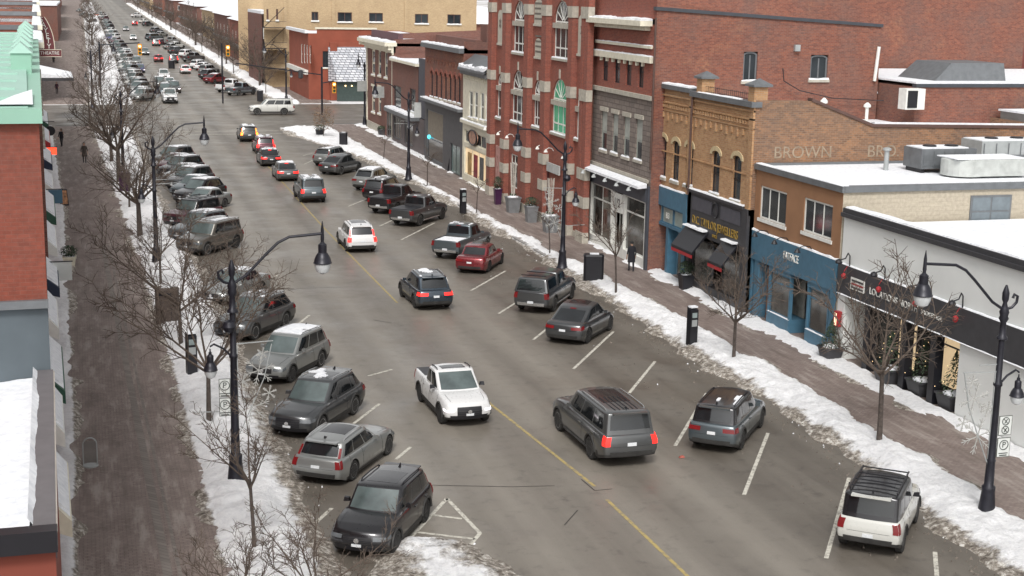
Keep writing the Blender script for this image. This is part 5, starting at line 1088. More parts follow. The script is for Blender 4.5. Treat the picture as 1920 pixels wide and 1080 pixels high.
# parked left, near to far
car('compact_suv', (803.5, 974.5), (737, 1044), 180+31, 'black', "black compact suv facing the camera, nearest on the left kerb beside the hatched bay", 1, name="parked_suv", group=PL)
car('wagon', (655.6, 903.7), (734.3, 850), LH, 'silver', "silver estate car backed in with tall red tail lights", -1, name="parked_wagon", group=PL)
car('luxury_suv', (671, 776), (597, 818), 180+LH, 'dark', "charcoal suv with a huge grille and a snow patch on its roof", 1, name="parked_suv", group=PL, snow=.25)
car('family_suv', (608, 683), (541, 722), 180+LH, 'silver', "silver suv with fully snow covered roof parked beside the charcoal suv", 1, name="parked_suv", group=PL, snow=.92)
car('luxury_suv', (538, 608), (476, 643), 180+LH+2, 'grey', "dusty grey suv seen through the street tree, above the free parking bay", 1, name="parked_suv", group=PL, snow=.3)
car('sedan', (488, 548), (442, 575), 180+LH+2, 'silver', "light silver car with snowy roof mostly hidden behind the near lamp post arm", 1, name="parked_car", group=PL, snow=.8)
car('jeep', (440, 459), (392, 486), 180+LH+6, 'taupe', "salt stained taupe suv parked behind the bare branches", 1, name="parked_suv", group=PL, snow=.4)
car('family_suv', (418, 437), (370, 461), 180+LH+6, 'bluegrey', "suv with pale windscreen between the stained taupe one and the plum jeep", 1, name="parked_suv", group=PL, snow=.6)
car('boxy_suv', (404, 414), (358, 436), 180+LH+7, 'plum', "plum red boxy suv with black top on the left kerb", 1, name="parked_suv", group=PL)
far = [('sedan', 'silver'), ('crossover', 'black'), ('sedan', 'bluegrey'), ('family_suv', 'dark'), ('sedan', 'silver'), ('family_suv', 'black'), ('sedan', 'plum'), ('family_suv', 'grey')]
s0 = G(382, 395); 
for i, (k, c) in enumerate(far):
    place(k, 8.0-i*.1, s0[1]+1+i*3.75, 180+LH+5, c, "snow covered %s car at the left kerb, %s one beyond the plum suv" % (c, ("first", "second", "third", "fourth", "fifth", "sixth", "seventh", "eighth")[i]), name="parked_car", group=PL, snow=.8)
# beyond the junction, right side
PF = "vehicles parked beyond the junction on the right"
for (k, q, c, l) in (('pickup_snow', (452, 178), 'bluegrey', "blue grey pickup with snow in its bed nearest beyond the junction"), ('pickup', (434, 172), 'white', "white pickup parked beside the blue grey pickup beyond the junction"),
                     ('fastback', (405, 156), 'red', "red car parked past the white pickup beyond the junction"), ('crossover', (396, 149), 'dark', "dark suv behind the red car beyond the junction"), ('family_suv', (376, 131), 'white', "white suv parked alone by the ploughed snow heap"),
                     ('crossover', (333, 106), 'dark', "black car with snowy roof in the far right row"), ('sedan', (322, 98), 'silver', "silver car in the far right row behind the black one"), ('large_suv', (290, 83), 'bluegrey', "large silver suv parked far up the street"), ('sedan', (303, 90), 'plum', "dark red car beside the large silver suv far up the street")):
    place(k, *G(*q), 45, c, l, name="parked_car", cat="pickup truck" if k.startswith('pickup') else "car", group=PF, snow=.5, lit='red' if c == 'plum' else None)
# far oncoming / left lots
FL = "distant vehicles on the left of the far street"
def GH_(u, v):
    for yy in np.linspace(200, 1250, 1501):
        x_ = colX(u, yy, hill(yy)); d = np.array([x_, yy, hill(yy)-CH]); z_ = d@F_; vv = 540-CF*(d@U_)/z_
        if vv < v: return x_, yy
    return colX(u, 1250, hill(1250)), 1250
for i, (k, q, c, h, l) in enumerate((('sedan', (262, 136), 'blue', 180, "blue car with yellow lamps in the far oncoming lane"), ('family_suv', (256, 122), 'silver', 180, "silver suv behind the blue car far away"), ('pickup', (238, 108), 'white', 180, "white van like truck at the far signals"),
                       ('family_suv', (204, 76), 'blue', 180, "small blue vehicle with amber lights far up the road"), ('sedan', (206, 54), 'white', 180, "pale car in the middle of the distant road"), ('sedan', (181, 31), 'orange', 180, "orange car farthest up the hill road"),
                       ('family_suv', (166, 34), 'silver', 215, "silver car in the distant left row by the orange car"), ('sedan', (157, 30), 'bluegrey', 215, "blue grey car in the distant left row"), ('family_suv', (172, 44), 'dark', 215, "dark car lowest in the distant left row"), ('sedan', (150, 22), 'silver', 215, "topmost silver car in the distant left row"), ('sedan', (163, 6), 'red', 180, "reddish car at the very top edge of the street"))):
    x, y = GH_(*q); place(k, x, y, h, c, l, name="distant_car", group=FL, snow=.5, hl=(c in ('blue',)))
for i in range(11):
    y = 206+i*7.5; place(('family_suv', 'sedan', 'crossover')[i % 3], 7.6, y, 215, ('silver', 'white', 'silver', 'grey', 'stone')[i % 5], "snowy parked car seen through twigs, %s past the junction on the left" % ("first", "second", "third", "fourth", "fifth", "sixth", "seventh", "eighth", "ninth", "tenth", "eleventh")[i], name="parked_car", group="cars parked past the junction on the left", snow=.85)
rs_ = random.Random(77)
for i in range(16):
    y = 262+i*10+i*i*.9; c = ('silver', 'white', 'silver', 'grey', 'white', 'dark', 'stone')[i % 7]
    if i % 3 != 2: place(('family_suv', 'sedan', 'crossover', 'pickup')[i % 4], 21.6, y+4, 42, c, "far %s vehicle at the right kerb, %s in the distant row" % (c, ORD[i]), name="distant_car", group="cars far up the right kerb", snow=.6, cat="pickup truck" if i % 4 == 3 else "car")
    c = ('white', 'silver', 'dark', 'silver', 'plum', 'grey', 'white')[(i*3) % 7]
    place(('sedan', 'family_suv', 'crossover')[i % 3], 8.0, y+30, 215, c, "far %s vehicle at the left kerb, %s in the distant row" % (c, ORD[i]), name="distant_car", group="cars far up the left kerb", snow=.6)
for i, (x_, y_, h_, c, l) in enumerate(((17.5, 268, 0, 'white', "white car driving away just past the far red car"), (17.3, 300, 0, 'dark', "dark car with red tail lights far up the outbound lane"), (13, 330, 180, 'silver', "silver car coming down the far inbound lane"), (17.4, 372, 0, 'silver', "pale car with red tail lights high up the outbound lane"), (13, 405, 180, 'white', "white car with headlights high up the inbound lane"), (12.8, 222, 180, 'grey', "grey car waiting behind the silver suv past the junction"), (12.8, 234, 180, 'white', "white car behind the waiting grey car past the junction"), (12.9, 252, 180, 'white', "white van like suv in the inbound lane by the far signals"), (13, 470, 180, 'silver', "tiny silver car near the top of the inbound lane"), (17.4, 520, 0, 'red', "tiny red car near the top of the outbound lane"))):
    place(('sedan', 'family_suv')[i % 2], x_, y_, h_, c, l, name="distant_car", group="traffic on the far street", snow=.4, lit='red' if h_ == 0 else None, hl=h_ == 180)
# ------------------------------------------------------------------ street lamps
POLE = plain("lamp_post_black", (.02, .02, .028), .4, .3, .2, 6.)
GLOBE = plain("lamp_globe", (.55, .57, .58), .25, 0, .05); SIGNW = plain("sign_face", (.62, .64, .62), .5, 0, .05)
def lantern(mb, c, s=1.):
    mb.lathe([(.02, .42*s), (.025, .30*s), (.05, .28*s), (.05, .2*s), (.09, .16*s), (.13*s, .12*s), (.13*s, -.12*s), (.17*s, -.16*s), (.24*s, -.30*s), (.27*s, -.42*s), (.29*s, -.44*s), (.27*s, -.46*s)], c, 16)
def globe(c, s=1.):
    g = MB(); g.lathe([(.25*s, -.46*s), (.235*s, -.58*s), (.17*s, -.72*s), (.06*s, -.78*s)], c, 16); return g
def lamp(x, y, sg, label, ball=False, rz=0., z=0.):
    r = empty("street_lamp", (x, y, z), rz, label, "street lamp", "ornate black street lamps")
    mb = MB(); mb.lathe([(.34, 0), (.36, .06), (.34, .14), (.28, .2), (.25, .5), (.2, .95), (.21, 1.0), (.21, 1.1), (.15, 1.16), (.135, 1.9), (.15, 1.95), (.13, 2.0), (.105, 4.3), (.14, 4.33), (.14, 4.4), (.10, 4.45), (.095, 5.75), (.17, 5.78), (.17, 5.84), (.11, 5.9), (.09, 6.3), (.15, 6.42), (.12, 6.5), (.15, 6.62), (.10, 6.75), (.06, 6.9), (.10, 7.0), (.11, 7.2), (.07, 7.33), (.03, 7.45)], (0, 0, 0), 16); mb.build("pole", POLE, r, smooth=True, ang=50)
    mb = MB(); mb.tube([(sg*.08, 0, 6.72), (sg*.45, 0, 6.95), (sg*1.1, 0, 7.62), (sg*1.45, 0, 7.95), (sg*1.8, 0, 8.12), (sg*2.85, 0, 8.2)], .045, 8); mb.tube([(sg*2.85, 0, 8.0), (sg*2.85, 0, 8.34), (sg*2.85, 0, 8.6)], [.06, .05, .01], 8); mb.build("road_arm", POLE, r, smooth=True)
    mb = MB(); P = [(-sg*.05, 0, 6.7), (-sg*.25, 0, 6.75), (-sg*.40, 0, 6.9), (-sg*.42, 0, 7.08), (-sg*.30, 0, 7.15), (-sg*.26, 0, 7.03)]; mb.tube(P, .045, 6); mb.build("scroll", POLE, r, smooth=True)
    mb = MB(); lantern(mb, (sg*2.85, 0, 7.72), 1.05); l = mb.build("road_lantern", POLE, r, smooth=True); globe((sg*2.85, 0, 7.72), 1.05).build("globe", GLOBE, l, smooth=True)
    mb = MB(); mb.tube([(-sg*.05, 0, 4.35), (-sg*.3, 0, 4.62), (-sg*.6, 0, 4.78), (-sg*.72, 0, 4.7)], .035, 6); mb.build("path_arm", POLE, r, smooth=True)
    mb = MB(); lantern(mb, (-sg*.72, 0, 4.3), .8); l = mb.build("path_lantern", POLE, r, smooth=True); globe((-sg*.72, 0, 4.3), .8).build("globe", GLOBE, l, smooth=True)
    if ball: mb = MB(); mb.lathe([(.02, -.22), (.16, -.16), (.22, 0), (.16, .16), (.02, .22)], (-sg*.12, -.1, 5.35), 14); mb.build("speaker_ball", POLE, r, smooth=True)
    mb = MB(); mb.tube([(0, 0, 4.75), (sg*1.25, 0, 4.8)], .02, 4); mb.tube([(0, 0, 2.55), (-sg*1.3, 0, 2.6)] if ball else [(0, 0, 5.0), (sg*.7, 0, 5.0)], .018, 4); mb.build("banner_rod", LGREY, r)
    return r
def flake(x, y, z, sg, label):
    r = empty("snowflake_decoration", (x, y, z), 0, label, "street decoration", "snowflake light frames on the lamp posts")
    mb = MB()
    def star(cx, cz, s):
        for k in range(6):
            w = math.pi/3*k+.3; dx, dz = math.cos(w), math.sin(w); mb.tube([(cx, 0, cz), (cx+dx*s, 0, cz+dz*s)], .017, 4)
            for f in (.45, .7):
                for q in (.6, -.6): mb.tube([(cx+dx*s*f, 0, cz+dz*s*f), (cx+dx*s*f+math.cos(w+q)*s*.28, 0, cz+dz*s*f+math.sin(w+q)*s*.28)], .013, 3)
    star(sg*.78, -.55, .52); star(sg*.55, -1.75, .58); star(sg*.28, -.9, .25); star(sg*1.1, -1.3, .25); star(sg*.9, .0, .2); mb.build("flakes", plain("frosted_wire", (.42, .42, .40), .5, .2, .1), r)
    mb = MB(); mb.tube([(sg*1.2, 0, .3), (sg*.95, 0, -.8), (sg*.6, 0, -1.6), (sg*.15, 0, -2.6)], .02, 4); mb.tube([(sg*.12, 0, .3), (sg*.12, 0, -2.7)], .02, 4); mb.build("frame", LGREY, r)
lp = {}
for q, sg, lab, bl in (((1848, 975), -1, "nearest right hand lamp post with two parking signs", False), ((1054, 505), -1, "tall lamp post behind the canopied pickup in front of the brick lodge", True), ((766, 338), -1, "lamp post by the plain brick shop on the right pavement", False),
                   ((443, 914), 1, "nearest left hand lamp post beside the parked estate car", True), ((294, 500), 1, "second left hand lamp post beside the salt stained suv", False), ((232, 345), 1, "third left lamp post lost among the tree branches", False)):
    x, y = G(*q); lp[q] = (x, y); lamp(x, y, sg, lab, bl)
x, y = G(684, 237); lamp(x, y, 1, "lamp post at the junction corner by the cream cornice building", rz=R(-115))
for q, lab in (((174, 203), "lamp post past the junction on the left pavement"), ((537, 196), "lamp post past the junction near the red corner building")):
    x, y = G(*q); lamp(x, y, 1 if x < 15 else -1, lab)
x, y = lp[(1848, 975)]; flake(x, y, 4.5, -1, "snowflake frame hung on the nearest right lamp post")
x, y = lp[(1054, 505)]; flake(x, y, 4.5, -1, "snowflake frame on the lamp post before the brick lodge")
x, y = lp[(443, 914)]; flake(x, y, 4.4, 1, "snowflake frame on the nearest left lamp post above the silver suv hood")
def psign(x, y, z, label, kind, face='S', w=.46, h=.62):
    r = empty("parking_sign", (x, y, z), 0, label, "sign", "parking signs on the lamp posts")
    mb = MB(); mb.box(-w/2, w/2, -.01, .01, -h/2, h/2); mb.build("plate", plain("sign_border", (.10, .11, .10), .5), r)
    mb = MB(); mb.box(-w/2+.02, w/2-.02, -.015, -.0105, -h/2+.02, h/2-.02); mb.build("face", SIGNW, r)
    ink = plain("sign_ink", (.04, .05, .045), .5); mb = MB(); cz = .08 if kind == 'P' else .0
    for c, rad in (((0, cz), .15),) if kind == 'P' else (((0, .14), .12), ((0, -.14), .12)):
        mb.tube([(c[0]+rad*math.cos(a), -.02, c[1]+rad*math.sin(a)) for a in np.linspace(0, 2*math.pi, 21)], .014, 4)
        if kind != 'P': mb.tube([(c[0]-.08, -.022, c[1]+.08), (c[0]+.08, -.022, c[1]-.08)], .014, 4); mb.tube([(c[0]-.04, -.022, c[1]-.07), (c[0], -.022, c[1]), (c[0]+.05, -.022, c[1]+.06)], .014, 4)
    if kind == 'P': mb.box(-.16, .16, -.02, -.016, -.2, -.17); mb.box(-.13, .13, -.02, -.016, -.27, -.235)
    mb.build("symbol", ink, r)
    if kind == 'P': text_on("letter", r, "P", .26, (0, -.022, cz), '-Y', ink, .004)
x, y = lp[(1848, 975)]; psign(x+.36, y-.05, 3.05, "square sign with two crossed circles on the right lamp post", 'N'); psign(x+.36, y-.05, 2.35, "parking sign with a circled P lower on the right lamp post", 'P')
x, y = lp[(443, 914)]; 
for dz, l in ((3.35, "grey sign, upper of the pair left of the near left post"), (2.72, "grey sign, lower of the pair left of the near left post")): psign(x-.3, y-.03, dz, l, 'P', w=.36, h=.6)

# ------------------------------------------------------------------ trees
BARK = plain("bark", (.105, .080, .064), .95, 0, .3, 9.)
BARKD = plain("dark_bark", (.075, .06, .052), .95, 0, .3, 9.)
def treemesh(seed, ht, fork, spread, nl=6, nb=6, nt_=7, tr=.09, up=.75, tw=.011, sub=2):
    rs = random.Random(seed); tm = MB(); cm = MB(); lean = (rs.uniform(-.12, .12), rs.uniform(-.12, .12))
    top = Vector((lean[0], lean[1], fork)); tm.tube([(0, 0, -.15), (lean[0]*.3, lean[1]*.3, fork*.4), top], [tr*1.25, tr, tr*.8], 8)
    def bend(p, d, l, n, k, droop=0.):
        pts = [p]; d = d.normalized()
        for i in range(n):
            d = (d+Vector((rs.uniform(-k, k), rs.uniform(-k, k), rs.uniform(-k*.6, k*.9)-droop))).normalized(); p = p+d*l/n; pts.append(p)
        return pts, d
    def at(pts, f): 
        i = min(int(f*(len(pts)-1)), len(pts)-2); return pts[i].lerp(pts[i+1], f*(len(pts)-1)-i), (pts[i+1]-pts[i]).normalized()
    H = ht-fork
    for i in range(nl):
        az = 2*math.pi*(i+rs.uniform(-.3, .3))/nl; e = up*rs.uniform(.55, 1.3); lead = i == 0
        d = Vector((math.cos(az)*(.25 if lead else 1), math.sin(az)*(.25 if lead else 1), e*(3 if lead else 1))); l = H*(1.0 if lead else rs.uniform(.65, .95))*(1/max(.6, d.normalized().z))**.35*spread
        st = top-Vector((0, 0, rs.uniform(0, .25)*min(fork, 1.5))); P, _ = bend(st, d, l, 6, .14); r0 = tr*.55
        cm.tube(P, [r0*(1-.8*k/6) for k in range(7)], 5, cap=False)
        for j in range(nb):
            f = rs.uniform(.15, .98); p, dd = at(P, f); a = rs.uniform(0, 6.28); ax = dd.orthogonal().normalized(); ax.rotate(Matrix.Rotation(a, 3, dd)); d2 = dd*rs.uniform(.5, .9)+ax*rs.uniform(.5, .9)+Vector((0, 0, .15)); l2 = l*rs.uniform(.3, .55)*(1.15-f*.55)
            Q, _ = bend(p, d2, l2, 4, .18); r1 = max(tw*1.3, r0*(1-f)*.55); cm.tube(Q, [r1, r1*.85, r1*.7, r1*.5, tw*.8], 4, cap=False)
            for k in range(nt_):
                f2 = rs.uniform(.15, 1.); p2, d3 = at(Q, f2); ax = d3.orthogonal().normalized(); ax.rotate(Matrix.Rotation(rs.uniform(0, 6.28), 3, d3)); l3 = l2*rs.uniform(.25, .55)
                T_, _ = bend(p2, d3*.8+ax*.8+Vector((0, 0, .1)), l3, 2, .2); cm.tube(T_, [tw, tw*.8, tw*.45], 3, cap=False)
                for m in range(sub):
                    p4, d4 = at(T_, rs.uniform(.2, .95)); ax = d4.orthogonal().normalized(); ax.rotate(Matrix.Rotation(rs.uniform(0, 6.28), 3, d4)); cm.tube([p4, p4+(d4*.7+ax*.8).normalized()*l3*rs.uniform(.3, .6)], [tw*.65, tw*.35], 3, cap=False)
    return tm.mesh("trunk", BARKD, True), cm.mesh("crown", BARK)
TM = dict(big=treemesh(3, 7.4, 2.5, 1.0, 7, 8, 8, .10, .8, .016), big2=treemesh(5, 7.0, 2.3, 1.0, 7, 8, 8, .10, .75, .016), young=treemesh(8, 4.6, 2.1, .9, 6, 6, 6, .05, 1.3, .010), mid=treemesh(11, 5.6, 2.2, .95, 7, 7, 7, .075, .9, .012), mid2=treemesh(14, 5.4, 2.3, 1., 7, 7, 7, .075, .8, .012), old=treemesh(19, 9.8, 3.0, .92, 8, 8, 7, .20, 1.05, .018, 2), whip=treemesh(23, 3.4, 1.7, .7, 4, 5, 4, .035, 2., .010))
def tree(x, y, kind, label, s=1., rz=None, z=0., group="bare trees along the pavements", zs=None, name="bare_tree"):
    r = empty(name, (x, y, z+hill(y)), rz if rz is not None else (x*7+y*3) % 6.28, label, "tree", group); r.scale = (s, s, zs or s)
    t, c = TM[kind]; link("trunk", t, r); link("crown", c, r); return r
for q, k, s, lab in (((392, 806), 'big', .9, "spreading bare tree beside the nearest left lamp post, leaning over the silver suv"), ((340, 658), 'big2', .92, "bare tree standing behind the brown grey cabinet on the left verge"),
                     ((302, 546), 'mid', .9, "thin bare tree just below the second left lamp post"), ((263, 452), 'old', .82, "thick dark trunked tree on the left verge near the plum suv"), ((243, 398), 'mid', .9, "slim tree left of the thick dark trunk"),
                     ((224, 348), 'old', .95, "tall broad tree crown overhanging the snowy parked row, farther of the two thick trunks"), ((210, 310), 'old', .8, "bare tree behind the tall broad one on the left"), ((478, 1046), 'young', 1.1, "young tree with upright twigs beside the silver estate car"),
                     ((1155, 558), 'young', 1.15, "young tree on the right bank before the white shop front number board"), ((1375, 684), 'mid', 1.0, "bare round headed tree before the charcoal jeweller front"), ((1648, 838), 'mid2', 1.27, "wide young tree in front of the white office entrance"),
                     ((1031, 480), 'whip', 1.1, "thin sapling left of the tall post at the lodge"), ((893, 404), 'whip', 1.1, "thin sapling left of the lodge entrance"), ((801, 352), 'whip', 1.2, "thin sapling in front of the grey shop"), ((719, 305), 'whip', 1.1, "thin sapling at the snowy corner verge"),
                     ((168, 230), 'mid', 1.2, "bare tree at the near left junction corner"), ((196, 262), 'old', .8, "wide bare tree close to the junction, left side")):
    x, y = G(*q); tree(x, y, k, lab, s)
x, y = G(600, 1215); tree(x, y, 'mid2', "bushy bare crown rising from below the bottom edge of the view", .70)
x, y = G(455, 1230); tree(x, y, 'mid', "bare crown at the bottom left over the snow", .66)
ORD = "first second third fourth fifth sixth seventh eighth ninth tenth eleventh twelfth thirteenth fourteenth fifteenth sixteenth seventeenth eighteenth nineteenth twentieth twenty-first twenty-second".split()
for i in range(22):        # far avenue
    y = 212+i*12+i*i*1.3; 
    tree(1.2+(i % 3)*.9, y, ('mid', 'old', 'big')[i % 3], "grey bare street tree, %s from the junction in the far left avenue" % ORD[i], .72+.08*(i % 4), group="trees of the far left avenue")
    tree(25.8+(i % 3)*.7, y+5, ('mid2', 'old', 'big2')[i % 3], "grey bare street tree, %s from the junction in the far right avenue" % ORD[i], .85+.1*(i % 4), group="trees of the far right avenue")
for i in range(18):
    rr_ = random.Random(i); tree(29.4+rr_.uniform(0, 2), 236+i*13, ('old', 'mid2')[i % 2], "second row bare tree by the far right shops, %s from the junction" % ORD[i], .75, group="trees among the far houses")
# oak with brown leaves in the island planter
def leafy(x, y, label, r0=1.2, h=3.4, col=(.20, .135, .085), n=900, name="oak_sapling", pot=True):
    r = empty(name, (x, y, 0), 0, label, "tree"); t, c = TM['whip']; o = link("trunk", t, r); o2 = link("branches", c, r); rs = random.Random(5); mb = MB()
    for i in range(n):
        a, b = rs.uniform(0, 6.28), rs.uniform(-1, 1); q = rs.random()**.4; rr = r0*q; cx, cy, cz = rr*math.cos(a)*math.sqrt(1-b*b), rr*math.sin(a)*math.sqrt(1-b*b), h-r0+rr*b*1.15+.1
        if vnoise(np.array([cx*2.2+9]), np.array([cz*2.2+cy*1.7+4]))[0] > .62: continue
        s = .07; u = Vector((rs.uniform(-1, 1), rs.uniform(-1, 1), rs.uniform(-1, 1))).normalized()*s; v = u.orthogonal().normalized()*s*.7; c0 = Vector((cx, cy, cz)); mb.add([c0-u, c0+v, c0+u, c0-v], [(0, 1, 2, 3)])
    mb.build("foliage", plain("dry_oak_leaves" if col[0] > .1 else "evergreen_leaves", col, .9, 0, .4, 5.), r); return r
x, y = G(606, 262); leafy(x, y, "small oak with brown withered leaves in the snowy corner island")
def planter(x, y, label, w=.6, h=.8, mat=None, plant=None, ph=1.2, round_=False):
    r = empty("planter", (x, y, .12), 0, label, "planter"); mb = MB()
    if round_: mb.lathe([(w*.38, 0), (w*.5, h), (w*.55, h+.02), (w*.5, h+.06), (w*.45, h-.02)], (0, 0, 0), 18)
    else:
        a, b = w*.38, w*.5; mb.hexa([(-a, -a, 0), (a, -a, 0), (a, a, 0), (-a, a, 0), (-b, -b, h), (b, -b, h), (b, b, h), (-b, b, h)])
        for s in (-1, 1): mb.box(-b-.03, b+.03, s*b-.03, s*b+.03, h-.05, h+.03); mb.box(s*b-.03, s*b+.03, -b+.03, b-.03, h-.05, h+.03)
    mb.build("tub", mat or CONC, r); mb = MB(); mb.lathe([(w*.42, 0), (w*.42, .05), (w*.2, .12), (.02, .14)], (0, 0, h), 10); mb.build("snow_cap", SNOW, r)
    if plant:
        rs = random.Random(int(x*10)); g = MB()
        for i in range(500):
            f = rs.random(); a = rs.uniform(0, 6.28)
            rad = {'cone': (1-f)*w*.75, 'bush': w*.8*math.sqrt(max(0, 1-(2*f-1)**2)), 'birch': 0}[plant]*rs.uniform(.5, 1); c0 = Vector((rad*math.cos(a), rad*math.sin(a), h+.05+f*ph)); u = Vector((math.cos(a)*.06, math.sin(a)*.06, -.05)); v = Vector((-math.sin(a)*.035, math.cos(a)*.035, 0)); g.add([c0-u*.4, c0+v, c0+u, c0-v], [(0, 1, 2, 3)])
        if plant != 'birch': g.build("evergreen", plain("evergreen_leaves", (.035, .055, .03), .9, 0, .4, 5.), r)
        if plant == 'cone' and 'lit' in label:
            g = MB(); 
            for i in range(15): f = i/15; a = i*2.4; g.lathe([(.01, -.018), (.018, 0), (.01, .018)], ((1-f)*w*.78*math.cos(a), (1-f)*w*.78*math.sin(a), h+.1+f*ph), 5)
            g.build("fairy_lights", plain("fairy_light", (.8, .6, .3), .5, 0, 0, emit=(1., .7, .35), es=.8), r)
        if plant == 'birch' or plant == 'bush' and ph > 1.3:
            g = MB()
            for i in range(5): a = i*1.26; g.tube([(.1*math.cos(a), .1*math.sin(a), h), (.22*math.cos(a), .22*math.sin(a), h+ph*1.25)], .028, 5)
            g.build("birch_pole", plain("birch_bark", (.55, .52, .46), .8, 0, .3, 12.), r)
            g = MB(); [g.tube([(0, 0, h), (.25*math.cos(k*1.05), .25*math.sin(k*1.05), h+.25)], .05, 4) for k in range(6)]; g.build("green_spray", plain("evergreen_leaves", (1, 1, 1)), r)
    return r
PURP = plain("aubergine_glaze", (.05, .015, .05), .3); ZINC = plain("zinc_tub", (.22, .23, .24), .5, .3)
for q, k in (((970, 385), dict(label="tall aubergine planter with a shaggy evergreen by the lodge wall", w=.55, h=1.15, mat=PURP, plant='bush', ph=.9)), ((1003, 400), dict(label="zinc planter with pale birch poles left of the lodge doorway", w=.95, h=1.1, mat=ZINC, plant='birch', ph=2.0)), ((1046, 418), dict(label="zinc planter half hidden behind the tall lamp post", w=.8, h=1.1, mat=ZINC, plant='bush', ph=.6)),
             ((1077, 437), dict(label="zinc planter with birch poles at the near end of the lodge", w=.95, h=1.1, mat=ZINC, plant='birch', ph=2.0)), ((1556, 678), dict(label="dark square planter with a narrow evergreen between blue shop and white office", w=.85, h=.55, mat=CHAR, plant='cone', ph=1.2)),
             ((1666, 722), dict(label="dark planter with a lit christmas tree, farthest along the white office front", w=1.0, h=.6, mat=CHAR, plant='cone', ph=1.6)), ((1728, 745), dict(label="dark planter with a lit christmas tree between the black columns", w=1.0, h=.6, mat=CHAR, plant='cone', ph=1.7)), ((1785, 772), dict(label="dark planter with a lit christmas tree against the white wall panel", w=1.0, h=.6, mat=CHAR, plant='cone', ph=1.7)),
             ((1285, 546), dict(label="black planter with a bush at the jeweller step", w=.7, h=.8, mat=BLACK, plant='bush', ph=.7)), ((600, 258), dict(label="black planter with low evergreen beside the brown leaved oak", w=1.0, h=.7, mat=BLACK, plant='bush', ph=.5, round_=True)),
             ((716, 256), dict(label="small dark planter box on the corner pavement", w=.8, h=.6, mat=CHAR, plant='bush', ph=.4)), ((131, 505), dict(label="snowy planter at the left shop fronts, farther one", w=.7, h=.6, mat=CREAM, plant='bush', ph=.6))):
    x, y = G(*q); planter(min(x, 29.35) if 960 < q[0] < 1100 else x, y, **k)

# ------------------------------------------------------------------ street furniture
def pay(x, y, label, h=1.65):
    r = empty("pay_station", (x, y, .1), .2, label, "parking meter", "black parking pay stations"); mb = MB(); mb.hexa([(-.2, -.16, 0), (.2, -.16, 0), (.2, .16, 0), (-.2, .16, 0), (-.2, -.16, h), (.2, -.16, h), (.2, .16, h+.14), (-.2, .16, h+.14)]); mb.build("cabinet", BLACK, r)
    mb = MB(); mb.box(-.13, .13, -.172, -.161, h-.35, h-.12); mb.build("screen", plain("pale_screen", (.25, .3, .3), .2), r); mb = MB(); mb.box(-.14, .14, -.176, -.161, h-.75, h-.45); mb.build("keypad", LGREY, r)
    mb = MB(); mb.box(-.18, .18, -.14, .14, h+.1, h+.17); mb.build("snow_cap", SNOW, r)
for q, l in (((1296, 655), "black pay station in the snow bank beside the fastback"), ((868, 402), "black pay station opposite the grey shop on the right"), ((360, 712), "black pay station on the left verge behind the spreading tree")): pay(*G(*q), l, 1.75 if q[0] != 868 else 1.6)
def cabinet(x, y, label, w, d, h, mat, lid=True):
    r = empty("litter_bin", (x, y, .1), -.3, label, "bin", "street bins and cabinets"); mb = MB(); c = .12
    P = [(-w/2+c, -d/2), (w/2-c, -d/2), (w/2, -d/2+c), (w/2, d/2-c), (w/2-c, d/2), (-w/2+c, d/2), (-w/2, d/2-c), (-w/2, -d/2+c)]; n = 8
    mb.add([(*p, 0) for p in P]+[(*p, h) for p in P], [tuple(range(n-1, -1, -1)), tuple(range(n, 2*n))]+[(k, (k+1) % n, n+(k+1) % n, n+k) for k in range(n)]); mb.build("casing", mat, r)
    mb = MB(); mb.add([(p[0]*1.05, p[1]*1.05, h+.003) for p in P]+[(p[0]*.95, p[1]*.95, h+.1) for p in P], [tuple(range(n-1, -1, -1)), tuple(range(n, 2*n))]+[(k, (k+1) % n, n+(k+1) % n, n+k) for k in range(n)]); mb.build("lid", mat, r)
    mb = MB(); [mb.box(s*w*.25-.01, s*w*.25+.01, -d/2-.01, -d/2-.001, .1, h-.1) for s in (-1, 1)]; mb.box(-w*.3, w*.3, -d/2-.012, -d/2-.001, h-.28, h-.12); mb.build("opening", BLACK, r); mb = MB(); mb.box(-w*.2, w*.25, -d*.25, d*.3, h+.1, h+.14); mb.build("snow_cap", SNOW, r)
cabinet(*G(1112, 533), "black ribbed double bin on the snow bank behind the canopied pickup", 1.1, .65, 1.5, BLACK); cabinet(*G(644, 276), "black bin on the snow near the corner island", .8, .6, 1.3, BLACK)
cabinet(*G(315, 615), "brown grey utility cabinet in the snow of the left verge", 1.05, .6, 1.75, plain("brown_cabinet", (.085, .065, .055), .6)); cabinet(*G(235, 367), "dark cabinet beyond the slim tree on the left verge", .8, .5, 1.6, PURP); cabinet(*G(322, 131), "black bin at the far junction kerb", 1.1, .8, 1.6, BLACK)
cabinet(*G(488, 191), "black bin on the snow past the junction, right side", .8, .6, 1.4, BLACK)
def aframe(x, y, label, col=(.08, .10, .12)):
    r = empty("sandwich_board", (x, y, .12), .5, label, "sign", "sandwich boards on the pavement")
    for s in (-1, 1): mb = MB(); mb.hexa([(-.33, s*.3-.015, 0), (.33, s*.3-.015, 0), (.33, s*.3+.015, 0), (-.33, s*.3+.015, 0), (-.33, s*.04-.015, 1.15), (.33, s*.04-.015, 1.15), (.33, s*.04+.015, 1.15), (-.33, s*.04+.015, 1.15)]); mb.build("frame", BLACK, r)
    mb = MB(); mb.add([(-.27, -.30, .12), (.27, -.30, .12), (.27, -.085, 1.08), (-.27, -.085, 1.08)], [(0, 1, 2, 3)]); mb.build("poster", plain("poster%.2f" % col[0], col, .6, 0, .6, 5.), r)
